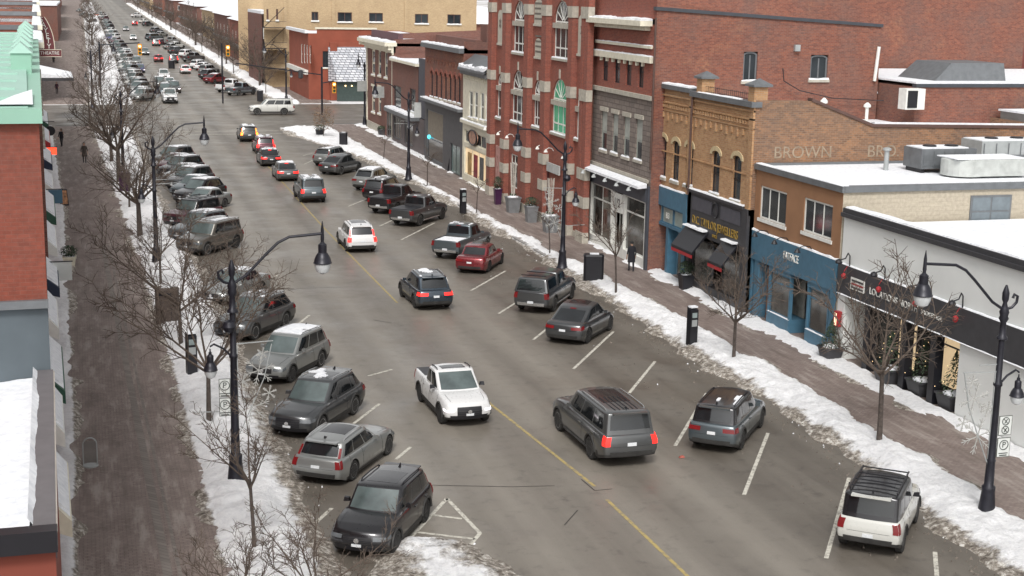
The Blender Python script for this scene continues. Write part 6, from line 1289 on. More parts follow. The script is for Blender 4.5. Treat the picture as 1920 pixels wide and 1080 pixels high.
for q, l, c in (((950, 375), "black sandwich board with blue poster by the lodge", (.10, .16, .18)), ((848, 324), "sandwich board with a pale poster by the grey shop door", (.42, .42, .42)), ((1066, 428), "small leaning board beside the last zinc planter", (.35, .4, .42)), ((118, 388), "board with an orange top at the left shop fronts", (.4, .2, .1))): aframe(*G(*q), l, c)
# round topped plate on the left pavement
x, y = G(170, 880); r = empty("bike_hoop", (x, y, .12), 0, "grey round topped plate stand on the left brick pavement", "bike rack"); P = [(-.22, 0, 0), (-.22, 0, .75)]+[(-.22*math.cos(a), 0, .75+.22*math.sin(a)) for a in np.linspace(.2, math.pi-.2, 9)]+[(.22, 0, .75), (.22, 0, 0)]
mb = MB(); mb.tube(P, .025, 6); mb.build("hoop", LGREY, r); mb = MB(); mb.box(-.2, .2, -.008, .008, .12, .85); mb.build("plate", plain("dull_steel", (.17, .155, .145), .6), r); mb = MB(); mb.lathe([(.26, 0), (.26, .03), (.22, .04)], (0, 0, 0), 20); mb.build("foot_ring", LGREY, r)
# traffic signals
AMB = plain("signal_yellow", (.65, .28, .02), .5)
def signal(px, z, y, label, px0, red=True, armz=None):
    x = colX(px, y, z); x0 = colX(px0, y, 0); r = empty("traffic_signal", (x0, y, 0), 0, label, "traffic light", "traffic lights at the junction"); dx = x-x0
    mb = MB(); mb.tube([(0, 0, 0), (0, 0, z+1.0)], .11, 8); mb.build("pole", POLE, r)
    if abs(dx) > .8: mb = MB(); mb.tube([(0, 0, z+.6), (dx, 0, z+.9)], .08, 6); mb.build("mast_arm", POLE, r)
    mb = MB(); mb.box(dx-.26, dx+.26, -.3, -.05, z-.75, z+.75); h = mb.build("signal_head", AMB, r)
    for k, (c, e) in enumerate((((.9, .10, .03), 9. if red else 0), ((.10, .06, .02), 0), ((.02, .08, .05), 0))):
        mb = MB(); mb.lathe([(.0, 0), (.17, 0), (.17, .02), (0, .02)], (dx, -.32, z+.46-k*.46), 14, axis=(0, -1, 0)); mb.build("lens", plain("signal_lens_%d%d" % (k, e), c, .3, 0, 0, emit=(1., .25, .08) if e else None, es=e), h)
    for k in range(3): mb = MB(); mb.tube([(dx-.18, -.42, z+.5-k*.46), (dx-.13, -.42, z+.62-k*.46), (dx+.13, -.42, z+.62-k*.46), (dx+.18, -.42, z+.5-k*.46)], .02, 4); mb.build("visor", BLACK, h)
zz_ = FY(262, 93, 203)[1]; signal(262, zz_, 203, "hanging yellow traffic light over the left lane, red lit", 190)
zz_ = FY(427, 95, 201)[1]; signal(427, zz_, 201, "yellow traffic light on the post at the right far corner, red lit", 418)
zz_ = FY(626, 164, 199)[1]; signal(626, zz_, 199, "traffic light with a red lens in front of the red corner building", 604)
# overhead arm over side street
x, y = G(604, 215); r = empty("mast_pole", (x, y, 0), 0, "dark pole with a long arm reaching over the junction by the red corner building", "pole"); mb = MB(); mb.tube([(0, 0, 0), (0, 0, 6)], .12, 8); mb.build("pole", POLE, r); mb = MB(); mb.tube([(0, 0, 5.0), (-10.5, 2, 6.3)], .07, 6); mb.build("arm", POLE, r)
mb = MB(); mb.lathe([(.1, -.5), (.3, -.4), (.3, .5), (.1, .6)], (-2.6, .4, 5.0), 8); mb.build("hanging_box", CHAR, r)

for q, hh, l in (((1480, 200), .8, "short roof vent near the white air conditioner"), ((1558, 205), .7, "small stub pipe right of the white air conditioner"), ((1222, 0), .1, ""), ((1897, 205), 1.0, "bent white vent with hood at the right frame edge")):
    if not l: continue
    px_, pz_ = FY(q[0], q[1], 74.5); mb = MB(); mb.lathe([(.09, -1.2), (.09, hh*.6), (.2, hh*.65), (.2, hh*.8), (.05, hh)], (px_, 70.5, pz_), 10); tag(mb.build("vent_pipe", WHITE), l, "vent pipe")
mb = MB(); pp = [FY(q[0], q[1], 75.6) for q in ((1468, 128), (1470, 152), (1500, 170), (1560, 184), (1640, 188), (1800, 187), (1915, 180))]; mb.tube([(a, 75.6 if i_ < 5 else 73, b) for i_, (a, b) in enumerate(pp)], .03, 4); tag(mb.build("wall_cable", BLACK), "dark cable sagging across the old red brick side wall", "cable")
for q, l in (((1494, 90), "small pale junction box high on the red brick side wall"), ):
    a_, b_ = FY(q[0], q[1], 75.9); mb = MB(); mb.box(a_-.16, a_+.16, 75.75, 75.98, b_-.18, b_+.18); r = tag(mb.build("junction_box", LGREY), l, "electrical box")
# ------------------------------------------------------------------ people
SKIN = plain("skin", (.45, .28, .2), .6, 0, .05)
def person(x, y, head, label, coat=(.012, .012, .016), trousers=(.02, .02, .025), h=1.72, long=True, arm=None, stride=.3, hat=None, z=.12):
    r = empty("person", (x, y, z), -R(head)+math.pi/2, label, "person"); s = h/1.72; st = stride
    V = dict(pel=(0, 0, .92), wst=(0, 0, 1.08), chs=(.01, 0, 1.30), nck=(.01, 0, 1.46), hd0=(.02, 0, 1.54), hd1=(.03, 0, 1.64), hd2=(.02, 0, 1.69))
    rad = dict(pel=.15, wst=.13, chs=.155, nck=.055, hd0=.075, hd1=.09, hd2=.07); E = [('pel', 'wst'), ('wst', 'chs'), ('chs', 'nck'), ('nck', 'hd0'), ('hd0', 'hd1'), ('hd1', 'hd2')]
    for sd, sg in (('l', 1), ('r', -1)):
        f = st*sg*.5
        V[sd+'h'] = (0, sg*.1, .88); V[sd+'k'] = (f*.7+.04, sg*.1, .48); V[sd+'a'] = (f-.02, sg*.09, .08); V[sd+'t'] = (f+.16, sg*.1, .04); rad.update({sd+'h': .095, sd+'k': .06, sd+'a': .045, sd+'t': .035}); E += [('pel', sd+'h'), (sd+'h', sd+'k'), (sd+'k', sd+'a'), (sd+'a', sd+'t')]
        hand = (-f*.6+.1, sg*.27, .82); elb = (-f*.4-.03, sg*.25, 1.1)
        if arm and sd == 'l': elb, hand = (.18, .28, 1.2), (.35, .33, 1.42)
        V[sd+'s'] = (0, sg*.17, 1.40); V[sd+'e'] = elb; V[sd+'w'] = hand; rad.update({sd+'s': .065, sd+'e': .045, sd+'w': .03}); E += [('chs', sd+'s'), (sd+'s', sd+'e'), (sd+'e', sd+'w')]
        d = (Vector(hand)-Vector(elb)).normalized()
        V[sd+'p'] = tuple(Vector(hand)+d*.08); rad[sd+'p'] = .032; E.append((sd+'w', sd+'p')); ax = d.cross(Vector((0, 1, 0))).normalized()
        for k in range(4): nm = sd+'f%d' % k; V[nm] = tuple(Vector(hand)+d*(.16-.012*abs(k-1.5))+ax*(.022*(k-1.5))); rad[nm] = .009; E.append((sd+'p', nm))
        V[sd+'th'] = tuple(Vector(hand)+d*.07+ax*.055); rad[sd+'th'] = .01; E.append((sd+'w', sd+'th'))
    ks = list(V); me = bpy.data.meshes.new("body"); me.from_pydata([tuple(c*s for c in V[k]) for k in ks], [(ks.index(a), ks.index(b)) for a, b in E], []); o = bpy.data.objects.new("b", me); COL.objects.link(o)
    o.modifiers.new("s", 'SKIN'); sv = me.skin_vertices[0].data
    for i, k in enumerate(ks): sv[i].radius = (rad[k]*s, rad[k]*s); sv[i].use_root = (k == 'pel')
    m2 = o.modifiers.new("u", 'SUBSURF'); m2.levels = 1; m2.render_levels = 1
    dg = bpy.context.evaluated_depsgraph_get(); me2 = bpy.data.meshes.new_from_object(o.evaluated_get(dg)); bpy.data.objects.remove(o); me2.shade_smooth()
    me2.materials.clear(); nmn = "%.2f_%.2f_%.2f" % coat; me2.materials.append(SKIN); me2.materials.append(plain("coat_"+nmn, coat, .9)); me2.materials.append(plain("trousers_%.2f" % trousers[0], trousers, .9))
    for p in me2.polygons: c = p.center/s; p.material_index = 0 if (c.z > 1.47 or abs(c.y) > .2 and (Vector(c)-Vector(V['lw'])).length < .2 or (Vector(c)-Vector(V['rw'])).length < .13) else (2 if c.z < .9 else 1)
    link("body", me2, r)
    mb = MB(); z0 = .55 if long else .86
    mb.lathe([(.20, z0), (.175, .95), (.155, 1.1), (.175, 1.3), (.15, 1.42), (.075, 1.47)], (0, 0, 0), 14); c = mb.build("coat", plain("coat_"+nmn, coat, .9), r, smooth=True); c.scale = (s*.85, s*1.12, s)
    mb = MB(); mb.lathe([(.095, 1.60), (.105, 1.66), (.085, 1.73), (.02, 1.76)] if hat else [(.08, 1.52), (.10, 1.60), (.10, 1.68), (.07, 1.735), (.02, 1.75)], (-.01 if not hat else .02, 0, 0), 12); hh = mb.build("knit_hat" if hat else "hair", plain("hair_dark" if not hat else "hat_wool", (.03, .02, .018) if not hat else hat, .9), r, smooth=True); hh.scale = (s, s, s)
    for nm, pts, m in (("eye", ((.105, .033, 1.63), (.105, -.033, 1.63)), BLACK),):
        for p in pts: mb = MB(); mb.lathe([(.002, -.008), (.011, 0), (.002, .008)], tuple(c*s for c in p), 6, axis=(1, 0, 0)); mb.build("eye", m, r)
    mb = MB(); mb.hexa([tuple(c*s for c in p) for p in ((.10, -.014, 1.585), (.13, -.012, 1.585), (.13, .012, 1.585), (.10, .014, 1.585), (.10, -.006, 1.625), (.112, -.005, 1.625), (.112, .005, 1.625), (.10, .006, 1.625))]); mb.build("nose", SKIN, r)
    mb = MB(); mb.box(.1*s, .112*s, -.022*s, .022*s, 1.557*s, 1.566*s); mb.build("mouth", plain("lips", (.3, .1, .08)), r); return r
person(*G(1183, 513), 8, "person in a long black coat walking away on the right pavement by the blue shop", h=1.75, hat=(.02, .02, .02))
person(*G(116, 277), 200, "person in dark clothes with one arm raised at the left shop fronts", long=False, arm=True)
person(*G(159, 308), 180, "person in a brown black coat walking alone along the left pavement", coat=(.05, .04, .035), long=True, h=1.8)
person(*G(107, 178), 178, "small dark figure on the far left pavement below the snowy marquee", coat=(.05, .02, .03), long=False)
person(*G(101, 122), 175, "tiny figure walking past the theatre sign far away on the left pavement", coat=(.03, .03, .03))

# ------------------------------------------------------------------ left side buildings (the row stands 1.6 degrees off the road line)
LEFT0 = {o.name for o in COL.objects}
DRED = plain("deep_red_wall", (.19, .045, .028), .8, 0, .1, .5)
b = root("near_left_building", "low building at the bottom left with snow covered roof and deep red front")
mb = MB(); mb.add([(-14, 21.5, 0), (-.70, 21.5, 0), (-.70, 21.5, 7.7), (-14, 21.5, 7.7)], [(0, 1, 2, 3)]); mb.add([(-.70, 21.5, 0), (-.90, 30.95, 0), (-.90, 30.95, 7.7), (-.70, 21.5, 7.7)], [(0, 1, 2, 3)]); mb.build("wall", DRED, b)
mb = MB(); mb.add([(-14, 21.6, 7.4), (-1.0, 21.6, 7.4), (-1.2, 30.95, 7.4), (-14, 30.95, 7.4)], [(0, 1, 2, 3)]); mb.build("roof", SNOW, b)
xs = np.arange(-6, -1.0, .12); ys = np.arange(21.65, 30.95, .15)
o = grid_mesh("roof_snow", xs, ys, lambda X, Y: 7.52+.12*fbm(X*.8, Y*.4, 4)+.10*np.clip((X+1.9)*1.5, 0, 1)*fbm(X*3, Y*.7+9, 2), SNOW); o.parent = b
mb = MB(); mb.hexa([(-1.02, 21.53, 7.3), (-.68, 21.53, 7.3), (-.88, 30.95, 7.3), (-1.24, 30.95, 7.3), (-1.02, 21.53, 7.8), (-.68, 21.53, 7.8), (-.88, 30.95, 7.8), (-1.24, 30.95, 7.8)]); mb.build("parapet", plain("plum_grey_coping", (.13, .12, .125), .6, 0, .1), b)
mb = MB(); mb.tube([(-.67, 21.45, 7.75), (-.87, 30.95, 7.75)], .022, 5); mb.build("gutter_edge", plain("pale_trim", (.5, .45, .4), .5), b)
mb = MB(); mb.box(-14, -.66, 21.3, 21.6, 7.48, 7.82); mb.build("front_coping", BLACK, b); mb = MB(); mb.box(-14, -.69, 21.38, 21.499, 6.8, 6.9); mb.build("string_course", DRED, b)
sx = lambda y: -.98-.021*(y-21.5)
o = grid_mesh("parapet_snow", np.linspace(0, 1, 9), np.arange(21.7, 30.9, .09), lambda X, Y: 7.77+.13*np.clip(1-X/(.1+.55*fbm(Y*.9, X*0+3.3, 4)), -.4, 1)**1., SNOW); o.parent = b
co = np.empty(len(o.data.vertices)*3); o.data.vertices.foreach_get("co", co); co = co.reshape(-1, 3); co[:, 0] = sx(co[:, 1])-.10+.34*co[:, 0]; o.data.vertices.foreach_set("co", co.ravel())
LF = -.86
b = root("green_roofed_building", "left building with plain red side wall and long pale green roof edged with pyramid caps")
mb = MB(); mb.add([(-14, 31, 9.3), (LF, 31, 9.3), (LF, 31, 13.0), (-14, 31, 13.0)], [(0, 1, 2, 3)]); mb.add([(LF, 31, 0), (LF-.25, 69, 0), (LF-.25, 69, 13.0), (LF, 31, 13.0)], [(0, 1, 2, 3)]); mb.build("wall", brick("smooth_red_wall", (.215, .055, .034), (.18, .046, .029), (.19, .065, .045), .3), b)
mb = MB(); mb.add([(-14, 31, 7), (LF, 31, 7), (LF, 31, 9.15), (-14, 31, 9.15)], [(0, 1, 2, 3)]); mb.build("lower_wall", plain("slate_blue_membrane", (.085, .105, .12), .7, 0, .15, .6), b)
mb = MB(); mb.box(-14, LF+.02, 30.85, 31.0, 9.15, 9.32); mb.build("flashing", GREY, b)
mb = MB(); mb.box(-14, LF+.07, 30.82, 31.1, 13.0, 13.3); mb.box(LF-.3, LF+.07, 31.1, 69, 13.0, 13.3); mb.build("eaves", MINT, b)
mb = MB(); mb.hexa([(-14, 31.1, 13.05), (LF-.2, 31.1, 13.05), (LF-.5, 69, 13.05), (-14, 69, 13.05), (-14, 31.1, 13.32), (LF-.2, 31.1, 13.32), (LF-.5, 69, 13.6), (-14, 69, 13.6)])
for k in range(14): yk = 33+k*2.6; mb.box(-14, LF-.5, yk, yk+.05, 13.3, 13.37+.0075*(yk-31))
mb.build("roof", TURQ, b)
for k in range(7):
    yk = 43+k*4.0; x1 = LF-.15; mb = MB(); mb.box(x1-.55, x1, yk, yk+1.6, 13.3, 13.85); c_ = mb.build("roof_pier", MINT, b)
    mb = MB(); Q = [(x1-.6, yk-.05, 13.853), (x1+.05, yk-.05, 13.853), (x1+.05, yk+1.65, 13.853), (x1-.6, yk+1.65, 13.853)]; mb.add(Q+[(x1-.28, yk+.3, 14.15), (x1-.28, yk+1.3, 14.15)], [(3, 2, 1, 0), (0, 1, 4), (1, 2, 5, 4), (2, 3, 5), (3, 0, 4, 5)]); mb.build("pyramid_cap", TURQ, c_)
mb = MB(); mb.add([(LF-.9, 31.2, 13.36), (LF-.1, 31.2, 13.36), (LF-.12, 34.6, 13.43), (LF-.5, 33.2, 13.4)], [(0, 1, 2, 3)]); P = [(-3.4, 31.2, 13.45), (LF-1.0, 31.2, 13.4), (LF-1.05, 35, 13.45), (LF-1.2, 41, 13.45), (LF-1.25, 35, 13.48), (-2.6, 32.2, 13.48)]; mb.add(P, [(0, 1, 2, 3, 4, 5)]); mb.build("snow_patch", SNOW, b)
def leftblock(y0, y1, z, mat, label, roofm=SNOW, x=-1.12, nw=0, parap=.5):
    b = root("left_shop_building", label); M = mapL(x); W_ = [(y0+1+k*(y1-y0-2)/max(1, nw), y0+2.1+k*(y1-y0-2)/max(1, nw), z-4.5, z-2.6) for k in range(nw)]
    mb = MB(); sheet(mb, M, y0, y1, 0, z, W_); mb.add([(-20, y0, 0), (x, y0, 0), (x, y0, z), (-20, y0, z)], [(0, 1, 2, 3)]); mb.add([(-20, y1, 0), (x, y1, 0), (x, y1, z), (-20, y1, z)], [(0, 1, 2, 3)]); mb.build("wall", mat, b)
    for w in W_: window(b, M, *w, WHITE, GLASS, 1, 2, .1, .1, sill=STONE, snow=False)
    mb = MB(); bx(mb, M, y0, y1, z, z+.25, -.3, .25); mb.build("cornice", CREAM, b); snowstrip(b, M, y0, y1, z+.25, -.28, .22, .14, .8)
    roofslab(b, -20, x-.3, y0, y1, z-.2, roofm); mb = MB(); mb.box(-20, x, y0-.05, y0+.3, z, z+parap*.5); mb.build("side_coping", GREY, b); return b
leftblock(69.1, 82, 12.9, RED3, "brown brick building next up the street from the green roof", plain("brown_roof_membrane", (.17, .12, .10), .8), nw=4)
leftblock(82.1, 98, 13.3, RED1, "red building with a thick white snow roof, two up from the green roof", nw=5)
leftblock(98.1, 122, 13.7, RED2, "dull red brick building third up from the green roof", nw=6)
leftblock(122.1, 150, 14.0, RED3, "dark brick building just before the left junction corner, white cornice", nw=7)
leftblock(150.1, 166, 12.5, TAN, "tan corner building at the left of the junction", nw=4)
b = leftblock(203, 246, 12.6, RED2, "theatre block with a vertical name sign and snowy marquee past the junction", nw=8)
leftblock(247, 300, 11.5, RED1, "low red row behind the theatre on the left", nw=8); leftblock(301, 380, 12, TAN, "tan row far up the left side", nw=8)
# projecting ledges, awnings and signs on the left fronts
for i, (ya, yb, z, out, c, cat_, l) in enumerate(((34, 38.5, 3.4, .5, 'cream', 'awning', "cream ledge with snow over the first left shop door"), (40.5, 44.5, 3.6, .45, 'w', 'awning', "white boxed shop sign under the red wall"), (46, 52, 3.3, .6, 'g', 'awning', "green striped awning with snow midway along the left fronts"), (54, 59, 3.5, .5, 'w', 'awning', "white ledge beyond the green striped awning"),
                                    (62, 67, 3.4, .7, 'n', 'awning', "navy awning dusted with snow on the left"), (71, 77, 3.5, .6, 'w', 'awning', "white snowy ledge under the brown brick building"), (80, 88, 3.6, .7, 'g', 'awning', "dark green awning under the red snow roofed building"), (92, 99, 3.5, .7, 'w', 'awning', "white snowy ledge below the dull red brick"), (104, 112, 3.6, .8, 'n', 'awning', "navy awning below the dull red brick building"), (118, 128, 3.6, .8, 'r', 'awning', "red awning with a glowing red sign"), (134, 146, 3.6, .8, 'g', 'awning', "long dark green awning close to the junction corner"))):
    m = dict(cream=CREAM, w=WHITE, g=plain("green_awning", (.03, .09, .06), .7), n=plain("navy_awning", (.02, .03, .06), .7), r=REDP)[c]; x0 = -.9 if ya < 68 else -1.12; out *= .7
    r = empty("shop_awning", (x0, (ya+yb)/2, z), 0, l, "awning", "awnings and ledges on the left shop fronts"); h = (yb-ya)/2; mb = MB(); mb.hexa([(0, -h, -.4), (out, -h, -.55), (out, h, -.55), (0, h, -.4), (0, -h, .25), (out, -h, -.15), (out, h, -.15), (0, h, .25)]); mb.build("canopy", m, r)
    mb = MB(); mb.hexa([(0, -h+.2, .255), (out*.9, -h+.2, -.1), (out*.9, h-.3, -.1), (0, h-.3, .255), (0, -h+.2, .38), (out*.9, -h+.3, .0), (out*.9, h-.4, .0), (0, h-.3, .38)]); mb.build("snow_cap", SNOW, r)
for ya, h_, l, m in ((115, .6, "small glowing red sign projecting from a left shop", plain("red_neon", (.8, .1, .05), .5, 0, 0, emit=(1., .08, .03), es=1.)), (131, 1.6, "dark round clock like sign projecting over the left pavement", BLACK), (66, .9, "pale sign board projecting over the left pavement", SIGNW), (90, .9, "teal sign board on the left fronts", BLUE)):
    r = empty("projecting_sign", (-1.1, ya, 3.2), 0, l, "sign"); mb = MB(); mb.tube([(0, 0, h_*.5), (1.0, 0, h_*.5)], .03, 5); mb.build("bracket", BLACK, r); mb = MB()
    if m is BLACK: mb.lathe([(.05, -.08), (.42, -.08), (.42, .08), (.05, .08)], (.62, 0, 0), 18, axis=(0, 1, 0))
    else: mb.box(.15, .95, -.06, .06, -h_*.45, h_*.45)
    mb.build("board", m, r)
# theatre sign and marquee
r = empty("theatre_sign", (-1.1, 206, 0), 0, "curved vertical red theatre name sign above a small lettered board on the left", "sign"); X0 = lambda u, z: colX(u, 206, z)+1.1
zA, zB = FY(90, 32, 206)[1], FY(100, 92, 206)[1]; SR = plain("maroon_sign", (.13, .03, .035), .6)
mb = MB(); n_ = 8
for k in range(n_):
    f0, f1 = k/n_, (k+1)/n_; z0, z1 = lerp(zB, zA, f0), lerp(zB, zA, f1); c0 = lambda f: .2+1.15*(1-f)**.8+.25*math.sin(f*3.14); mb.hexa([(c0(f0)-.75, -.15, z0), (c0(f0)+.75, -.15, z0), (c0(f0)+.75, .15, z0), (c0(f0)-.75, .15, z0), (c0(f1)-.75, -.15, z1), (c0(f1)+.75, -.15, z1), (c0(f1)+.75, .15, z1), (c0(f1)-.75, .15, z1)])
mb.build("blade", SR, r)
mb = MB()
for sd in (-.72, .72): mb.tube([(.2+1.15*(1-f)**.8+.25*math.sin(f*3.14)+sd, -.17, lerp(zB, zA, f)) for f in np.linspace(0, 1, 9)], .06, 4)
mb.build("blade_outline", CREAM, r)
for k, ch in enumerate("GAYETY"):
    f = 1-(k+.5)/6; text_on("letter", r, ch, .95, (.2+1.15*(1-f)**.8+.25*math.sin(f*3.14), -.19, lerp(zB, zA, f)), '-Y', WHITE, .02)
z0, z1 = FY(90, 106, 206)[1], FY(90, 93, 206)[1]; mb = MB(); mb.box(-.1, 2.9, -.2, .2, z0, z1); bb = mb.build("name_board", SR, r); mb = MB(); P = [(-.1, -.22, z0), (2.9, -.22, z0), (2.9, -.22, z1), (-.1, -.22, z1), (-.1, -.22, z0)]; mb.tube(P, .05, 4); mb.build("board_outline", CREAM, bb)
text_on("letter", r, "THEATRE", .62, (1.4, -.23, (z0+z1)/2), '-Y', WHITE, .02, .95)
r = empty("marquee", (-1.1, 176, 0), 0, "snow covered wedge marquee canopy over the left pavement near the junction", "canopy"); za = FY(100, 146, 176)[1]; mb = MB(); mb.box(0, 3.7, 0, 7, za-.35, za); mb.build("canopy", CHAR, r); mb = MB(); mb.hexa([(0, .1, za), (3.6, .1, za), (3.6, 7, za), (0, 7, za), (0, .1, za+.5), (3.6, .1, za+.08), (3.6, 7, za+.3), (0, 7, za+1.1)]); mb.build("snow_cap", SNOW, r)
for o in list(COL.objects):
    if o.parent is None and o.name not in LEFT0 and not o.name.startswith("near_left_building"):
        dx = .80 if (o.location.x > -1.0 and (o.name.startswith("green_roofed") or o.name.startswith("shop_awning"))) else 1.12
        o.matrix_basis = Matrix.Rotation(R(1.6), 4, 'Z')@Matrix.Translation((dx, 0, 0))@o.matrix_basis
# ------------------------------------------------------------------ beyond the junction, right
Yf = 206.; b = root("red_corner_building", "red orange rendered corner building across the junction with a snowy shingled entrance awning"); z = 10.0
w1 = pxs(Yf, 605, 96, 617, 127); mb = MB(); sheet(mb, mapS(Yf), 31.8, 40.2, 0, z, [w1]); wsd = [pxw(30.6, 564+k*5.2, 82+k*1, 567+k*5.2, 118) for k in range(4)]
sheet(mb, mapR(30.6), Yf-0.0, 226, 0, z-.6, wsd); mb.add([(30.6, Yf, 0), (31.8, Yf, 0), (31.8, Yf, z-.6), (30.6, Yf, z-.6)], [(0, 1, 2, 3)]); mb.box(33.6, 34.6, Yf-.6, Yf, 0, 8.2); mb.box(34.6, 40.2, Yf-.3, Yf, 7.2, 8.2); mb.build("wall", TERRA, b)
window(b, mapS(Yf), *w1, BLACK, GLASS, 2, 1, .1, .1, sill=CREAM)
for w in wsd: window(b, mapR(30.6), *w, WHITE, GLASS, 1, 2, .12, .1)
mb = MB(); mb.box(31.6, 40.4, Yf-.15, Yf+.3, z, z+.25); mb.build("coping", CREAM, b); mb = MB(); bx(mb, mapR(30.6), Yf, 226, z-.6, z-.2, -.1, .5); mb.build("cornice", SNOW, b); mb = MB(); bx(mb, mapR(30.6), Yf+.5, 226, 3.6, 4.2, 0, .5); mb.build("shop_fascia", WHITE, b)
za, zb = FY(640, 88, Yf-.3)[1], FY(650, 152, Yf-2.6)[1]; x0, x1, x2 = colX(615, Yf-.3, za), colX(690, Yf-.3, za), colX(633, Yf-2.6, zb)
def shingle():
    m, t, bb_ = _base("snowy_shingles"); v = wallvec(t); br = N(t, "ShaderNodeTexBrick"); t.links.new(v, br.inputs["Vector"]); br.inputs["Scale"].default_value = 1; br.inputs["Brick Width"].default_value = .7; br.inputs["Row Height"].default_value = .34; br.inputs["Mortar Size"].default_value = .05
    br.inputs["Color1"].default_value = (.62, .63, .66, 1); br.inputs["Color2"].default_value = (.4, .42, .46, 1); br.inputs["Mortar"].default_value = (.14, .14, .16, 1); t.links.new(br.outputs[0], bb_.inputs["Base Color"]); bb_.inputs["Roughness"].default_value = .8; return m
mb = MB(); mb.hexa([(x2, Yf-2.6, zb-.1), (40.2, Yf-2.6, zb-.1), (40.2, Yf-.3, zb-.1), (x0, Yf-.3, zb-.1), (x2, Yf-2.6, zb), (40.2, Yf-2.6, zb), (40.2, Yf-.31, za), (x0, Yf-.31, za)]); mb.build("shingled_awning", shingle(), b)
mb = MB(); mb.box(x2, 40.2, Yf-2.0, Yf-1.9, 0, zb-.1); mb.build("entrance_screen", plain("dark_green_glass", (.05, .07, .065), .3), b)
for k in range(5): mb = MB(); mb.lathe([(.02, -.1), (.1, 0), (.02, .1)], (35.5+k*.9, Yf-2.1, zb-.7), 8); mb.build("lamp_bulb", plain("warm_bulb", (.9, .7, .4), .4, 0, 0, emit=(1., .7, .3), es=4.), b)
body(b, 30.6, 48, Yf+.6, 226, 0, 9.3, TERRA); roofslab(b, 30.9, 48, Yf+.3, 226, 9.2, SNOW)
b = root("tan_brick_block", "very large tan brick block behind the red corner building, row of small dark windows"); Yb = 232.; ww = [pxs(Yb, *q) for q in ((584, 22, 597, 39), (633, 23, 660, 41), (692, 24, 718, 41), (778, 26, 803, 44), (839, 27, 864, 45))]+[pxs(Yb, 499.5+k*18, 17, 503.5+k*18, 38) for k in range(2)]
xa, xb_ = colX(496, Yb, 8), colX(893, Yb, 8); mb = MB(); sheet(mb, mapS(Yb), xa, xb_, 0, 15.9, ww)
for px in (532, 622, 758): bx(mb, mapS(Yb), colX(px, Yb, 8), colX(px, Yb, 8)+.6, 0, 15.9, 0, .15)
mb.build("wall", TAN, b)
for w in ww: window(b, mapS(Yb), *w, plain("brown_window_frame", (.10, .05, .04), .6), GLASS, 2, 1, .12, .12, sill=WHITE, silld=.2)
body(b, xa, xb_, Yb+.6, Yb+40, 0, 15.9, TAN); mb = MB(); mb.box(xa, xb_, Yb-.1, Yb+.3, 15.9, 16.1); mb.build("coping", GREY, b)
mb = MB(); xs_ = colX(510, Yb-2, 8)
for k in range(3): mb.box(xa-.5, xa+3.2, Yb-2.2, Yb-.3, 3+k*3.2, 3.08+k*3.2); mb.tube([(xa-.5, Yb-2.2, 4+k*3.2), (xa+3.2, Yb-2.2, 4+k*3.2)], .04, 4); mb.tube([(xa-.3, Yb-1.2, 3+k*3.2), (xa+3, Yb-1.2, 6.2+k*3.2)], .06, 4)
mb.build("fire_stair", BLACK, b)
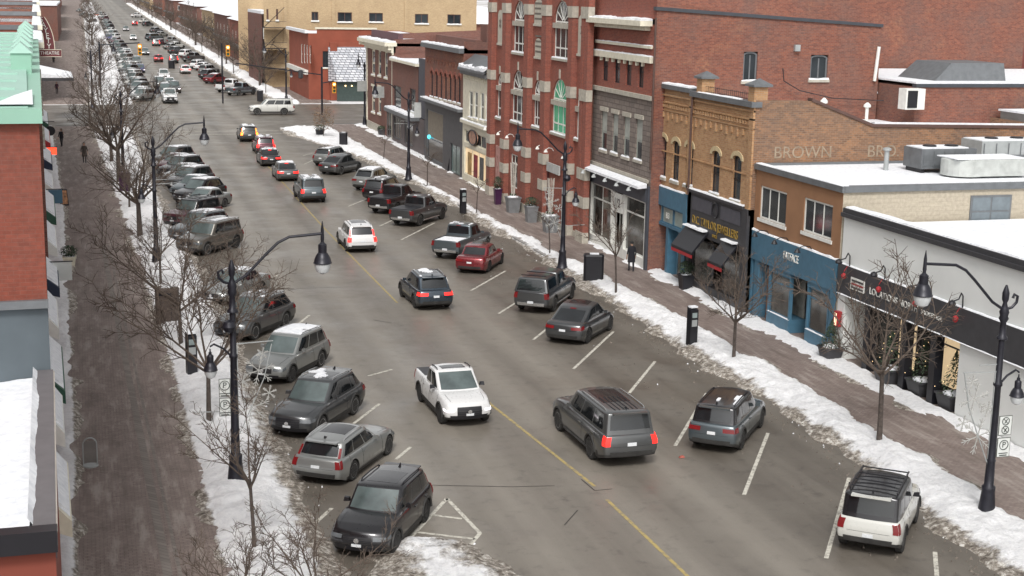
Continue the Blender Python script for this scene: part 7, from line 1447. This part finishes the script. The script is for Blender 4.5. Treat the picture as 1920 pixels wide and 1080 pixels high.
def farblock(x0, x1, y0, y1, z, mat, label, nw=3, gable=False, zroof=None):
    b = root("distant_building", label, group="buildings up the far street"); h0 = hill(y0); W_ = [(y0+1.5+k*(y1-y0-3)/nw, y0+3.3+k*(y1-y0-3)/nw, h0+zz0, h0+zz0+1.9) for k in range(nw) for zz0 in ((4.3, 7.6) if z > 9 else (4.3,))]
    mb = MB(); sheet(mb, mapR(x0), y0, y1, 0, h0+z, W_); WS = [(x0+1.5+k*(x1-x0-3)/3, x0+3.2+k*(x1-x0-3)/3, h0+zz0, h0+zz0+1.8) for k in range(3) for zz0 in ((4.4, 7.6) if z > 9 else (4.4,))]; sheet(mb, mapS(y0), x0, x1, 0, h0+z, WS); mb.add([(x1, y0, 0), (x1, y1, 0), (x1, y1, h0+z), (x1, y0, h0+z)], [(0, 1, 2, 3)]); mb.build("wall", mat, b)
    for w in W_: window(b, mapR(x0), *w, WHITE, GLASS, 1, 1, .15, .1)
    for w in WS: window(b, mapS(y0), *w, WHITE, GLASS, 1, 1, .15, .1)
    if gable:
        mb = MB(); xm = (x0+x1)/2; zr = h0+z+3.5; P = [(x0-.6, y0-.6, h0+z), (x1+.6, y0-.6, h0+z), (x1+.6, y1+.6, h0+z), (x0-.6, y1+.6, h0+z), (xm, y0+3, zr), (xm, y1-3, zr)]; mb.add(P, [(0, 1, 4), (1, 2, 5, 4), (2, 3, 5), (3, 0, 4, 5), (3, 2, 1, 0)]); mb.build("roof", SNOW, b)
    else: mb = MB(); mb.box(x0-.3, x1, y0-.3, y1, h0+z, h0+z+.45); mb.build("roof", SNOW, b)
    mb = MB(); bx(mb, mapR(x0), y0, y1, h0+3, h0+3.5, -.1, .7); mb.build("shop_fascia", GREY, b); return b
farblock(29.5, xa-.4, 233, 252, 11.5, RED3, "dark brick block at the far right, left of the tan wall", 3); farblock(30, 44, 253, 275, 11, RED2, "red brick block with flat snowy roof beyond the dark brick block", 4); farblock(31, 50, 290, 325, 8.5, RED1, "long low red building with a snowy hipped roof up the far street", 5, True)
farblock(32, 56, 338, 375, 8.5, RED3, "brown building with a snowy hipped roof behind the long red one", 4, True); farblock(34, 60, 390, 440, 8, TAN, "tan far building with hipped roof near the top of the view", 4, True); farblock(60, 90, 280, 330, 9, RED2, "red building with a wide snowy roof behind, right of the far street", 3, True); farblock(62, 100, 345, 400, 10, RED1, "large red far building with a snowy roof at the top edge", 4, True); farblock(34, 60, 460, 540, 8, RED3, "farthest brown building on the right of the hill", 4, True)
for i, (x0, x1, y0, y1, z, m, l) in enumerate(((33, 60, 560, 620, 8, RED3, "low brown block past the last hipped roof, right"), (33, 60, 640, 720, 9, RED2, "red brick block second from the end of the street, right"), (33, 64, 760, 900, 8, TAN, "tan block at the very end of the right side"), (-30, -6, 392, 460, 9, RED3, "brown block far up on the left behind the avenue trees"), (-34, -8, 480, 600, 9, TAN, "tan block farther up on the left behind the avenue trees"), (-40, -10, 640, 820, 9, RED1, "red block at the far left end of the street"))):
    farblock(x0, x1, y0, y1, z, m, l, 3, i % 2 == 0)
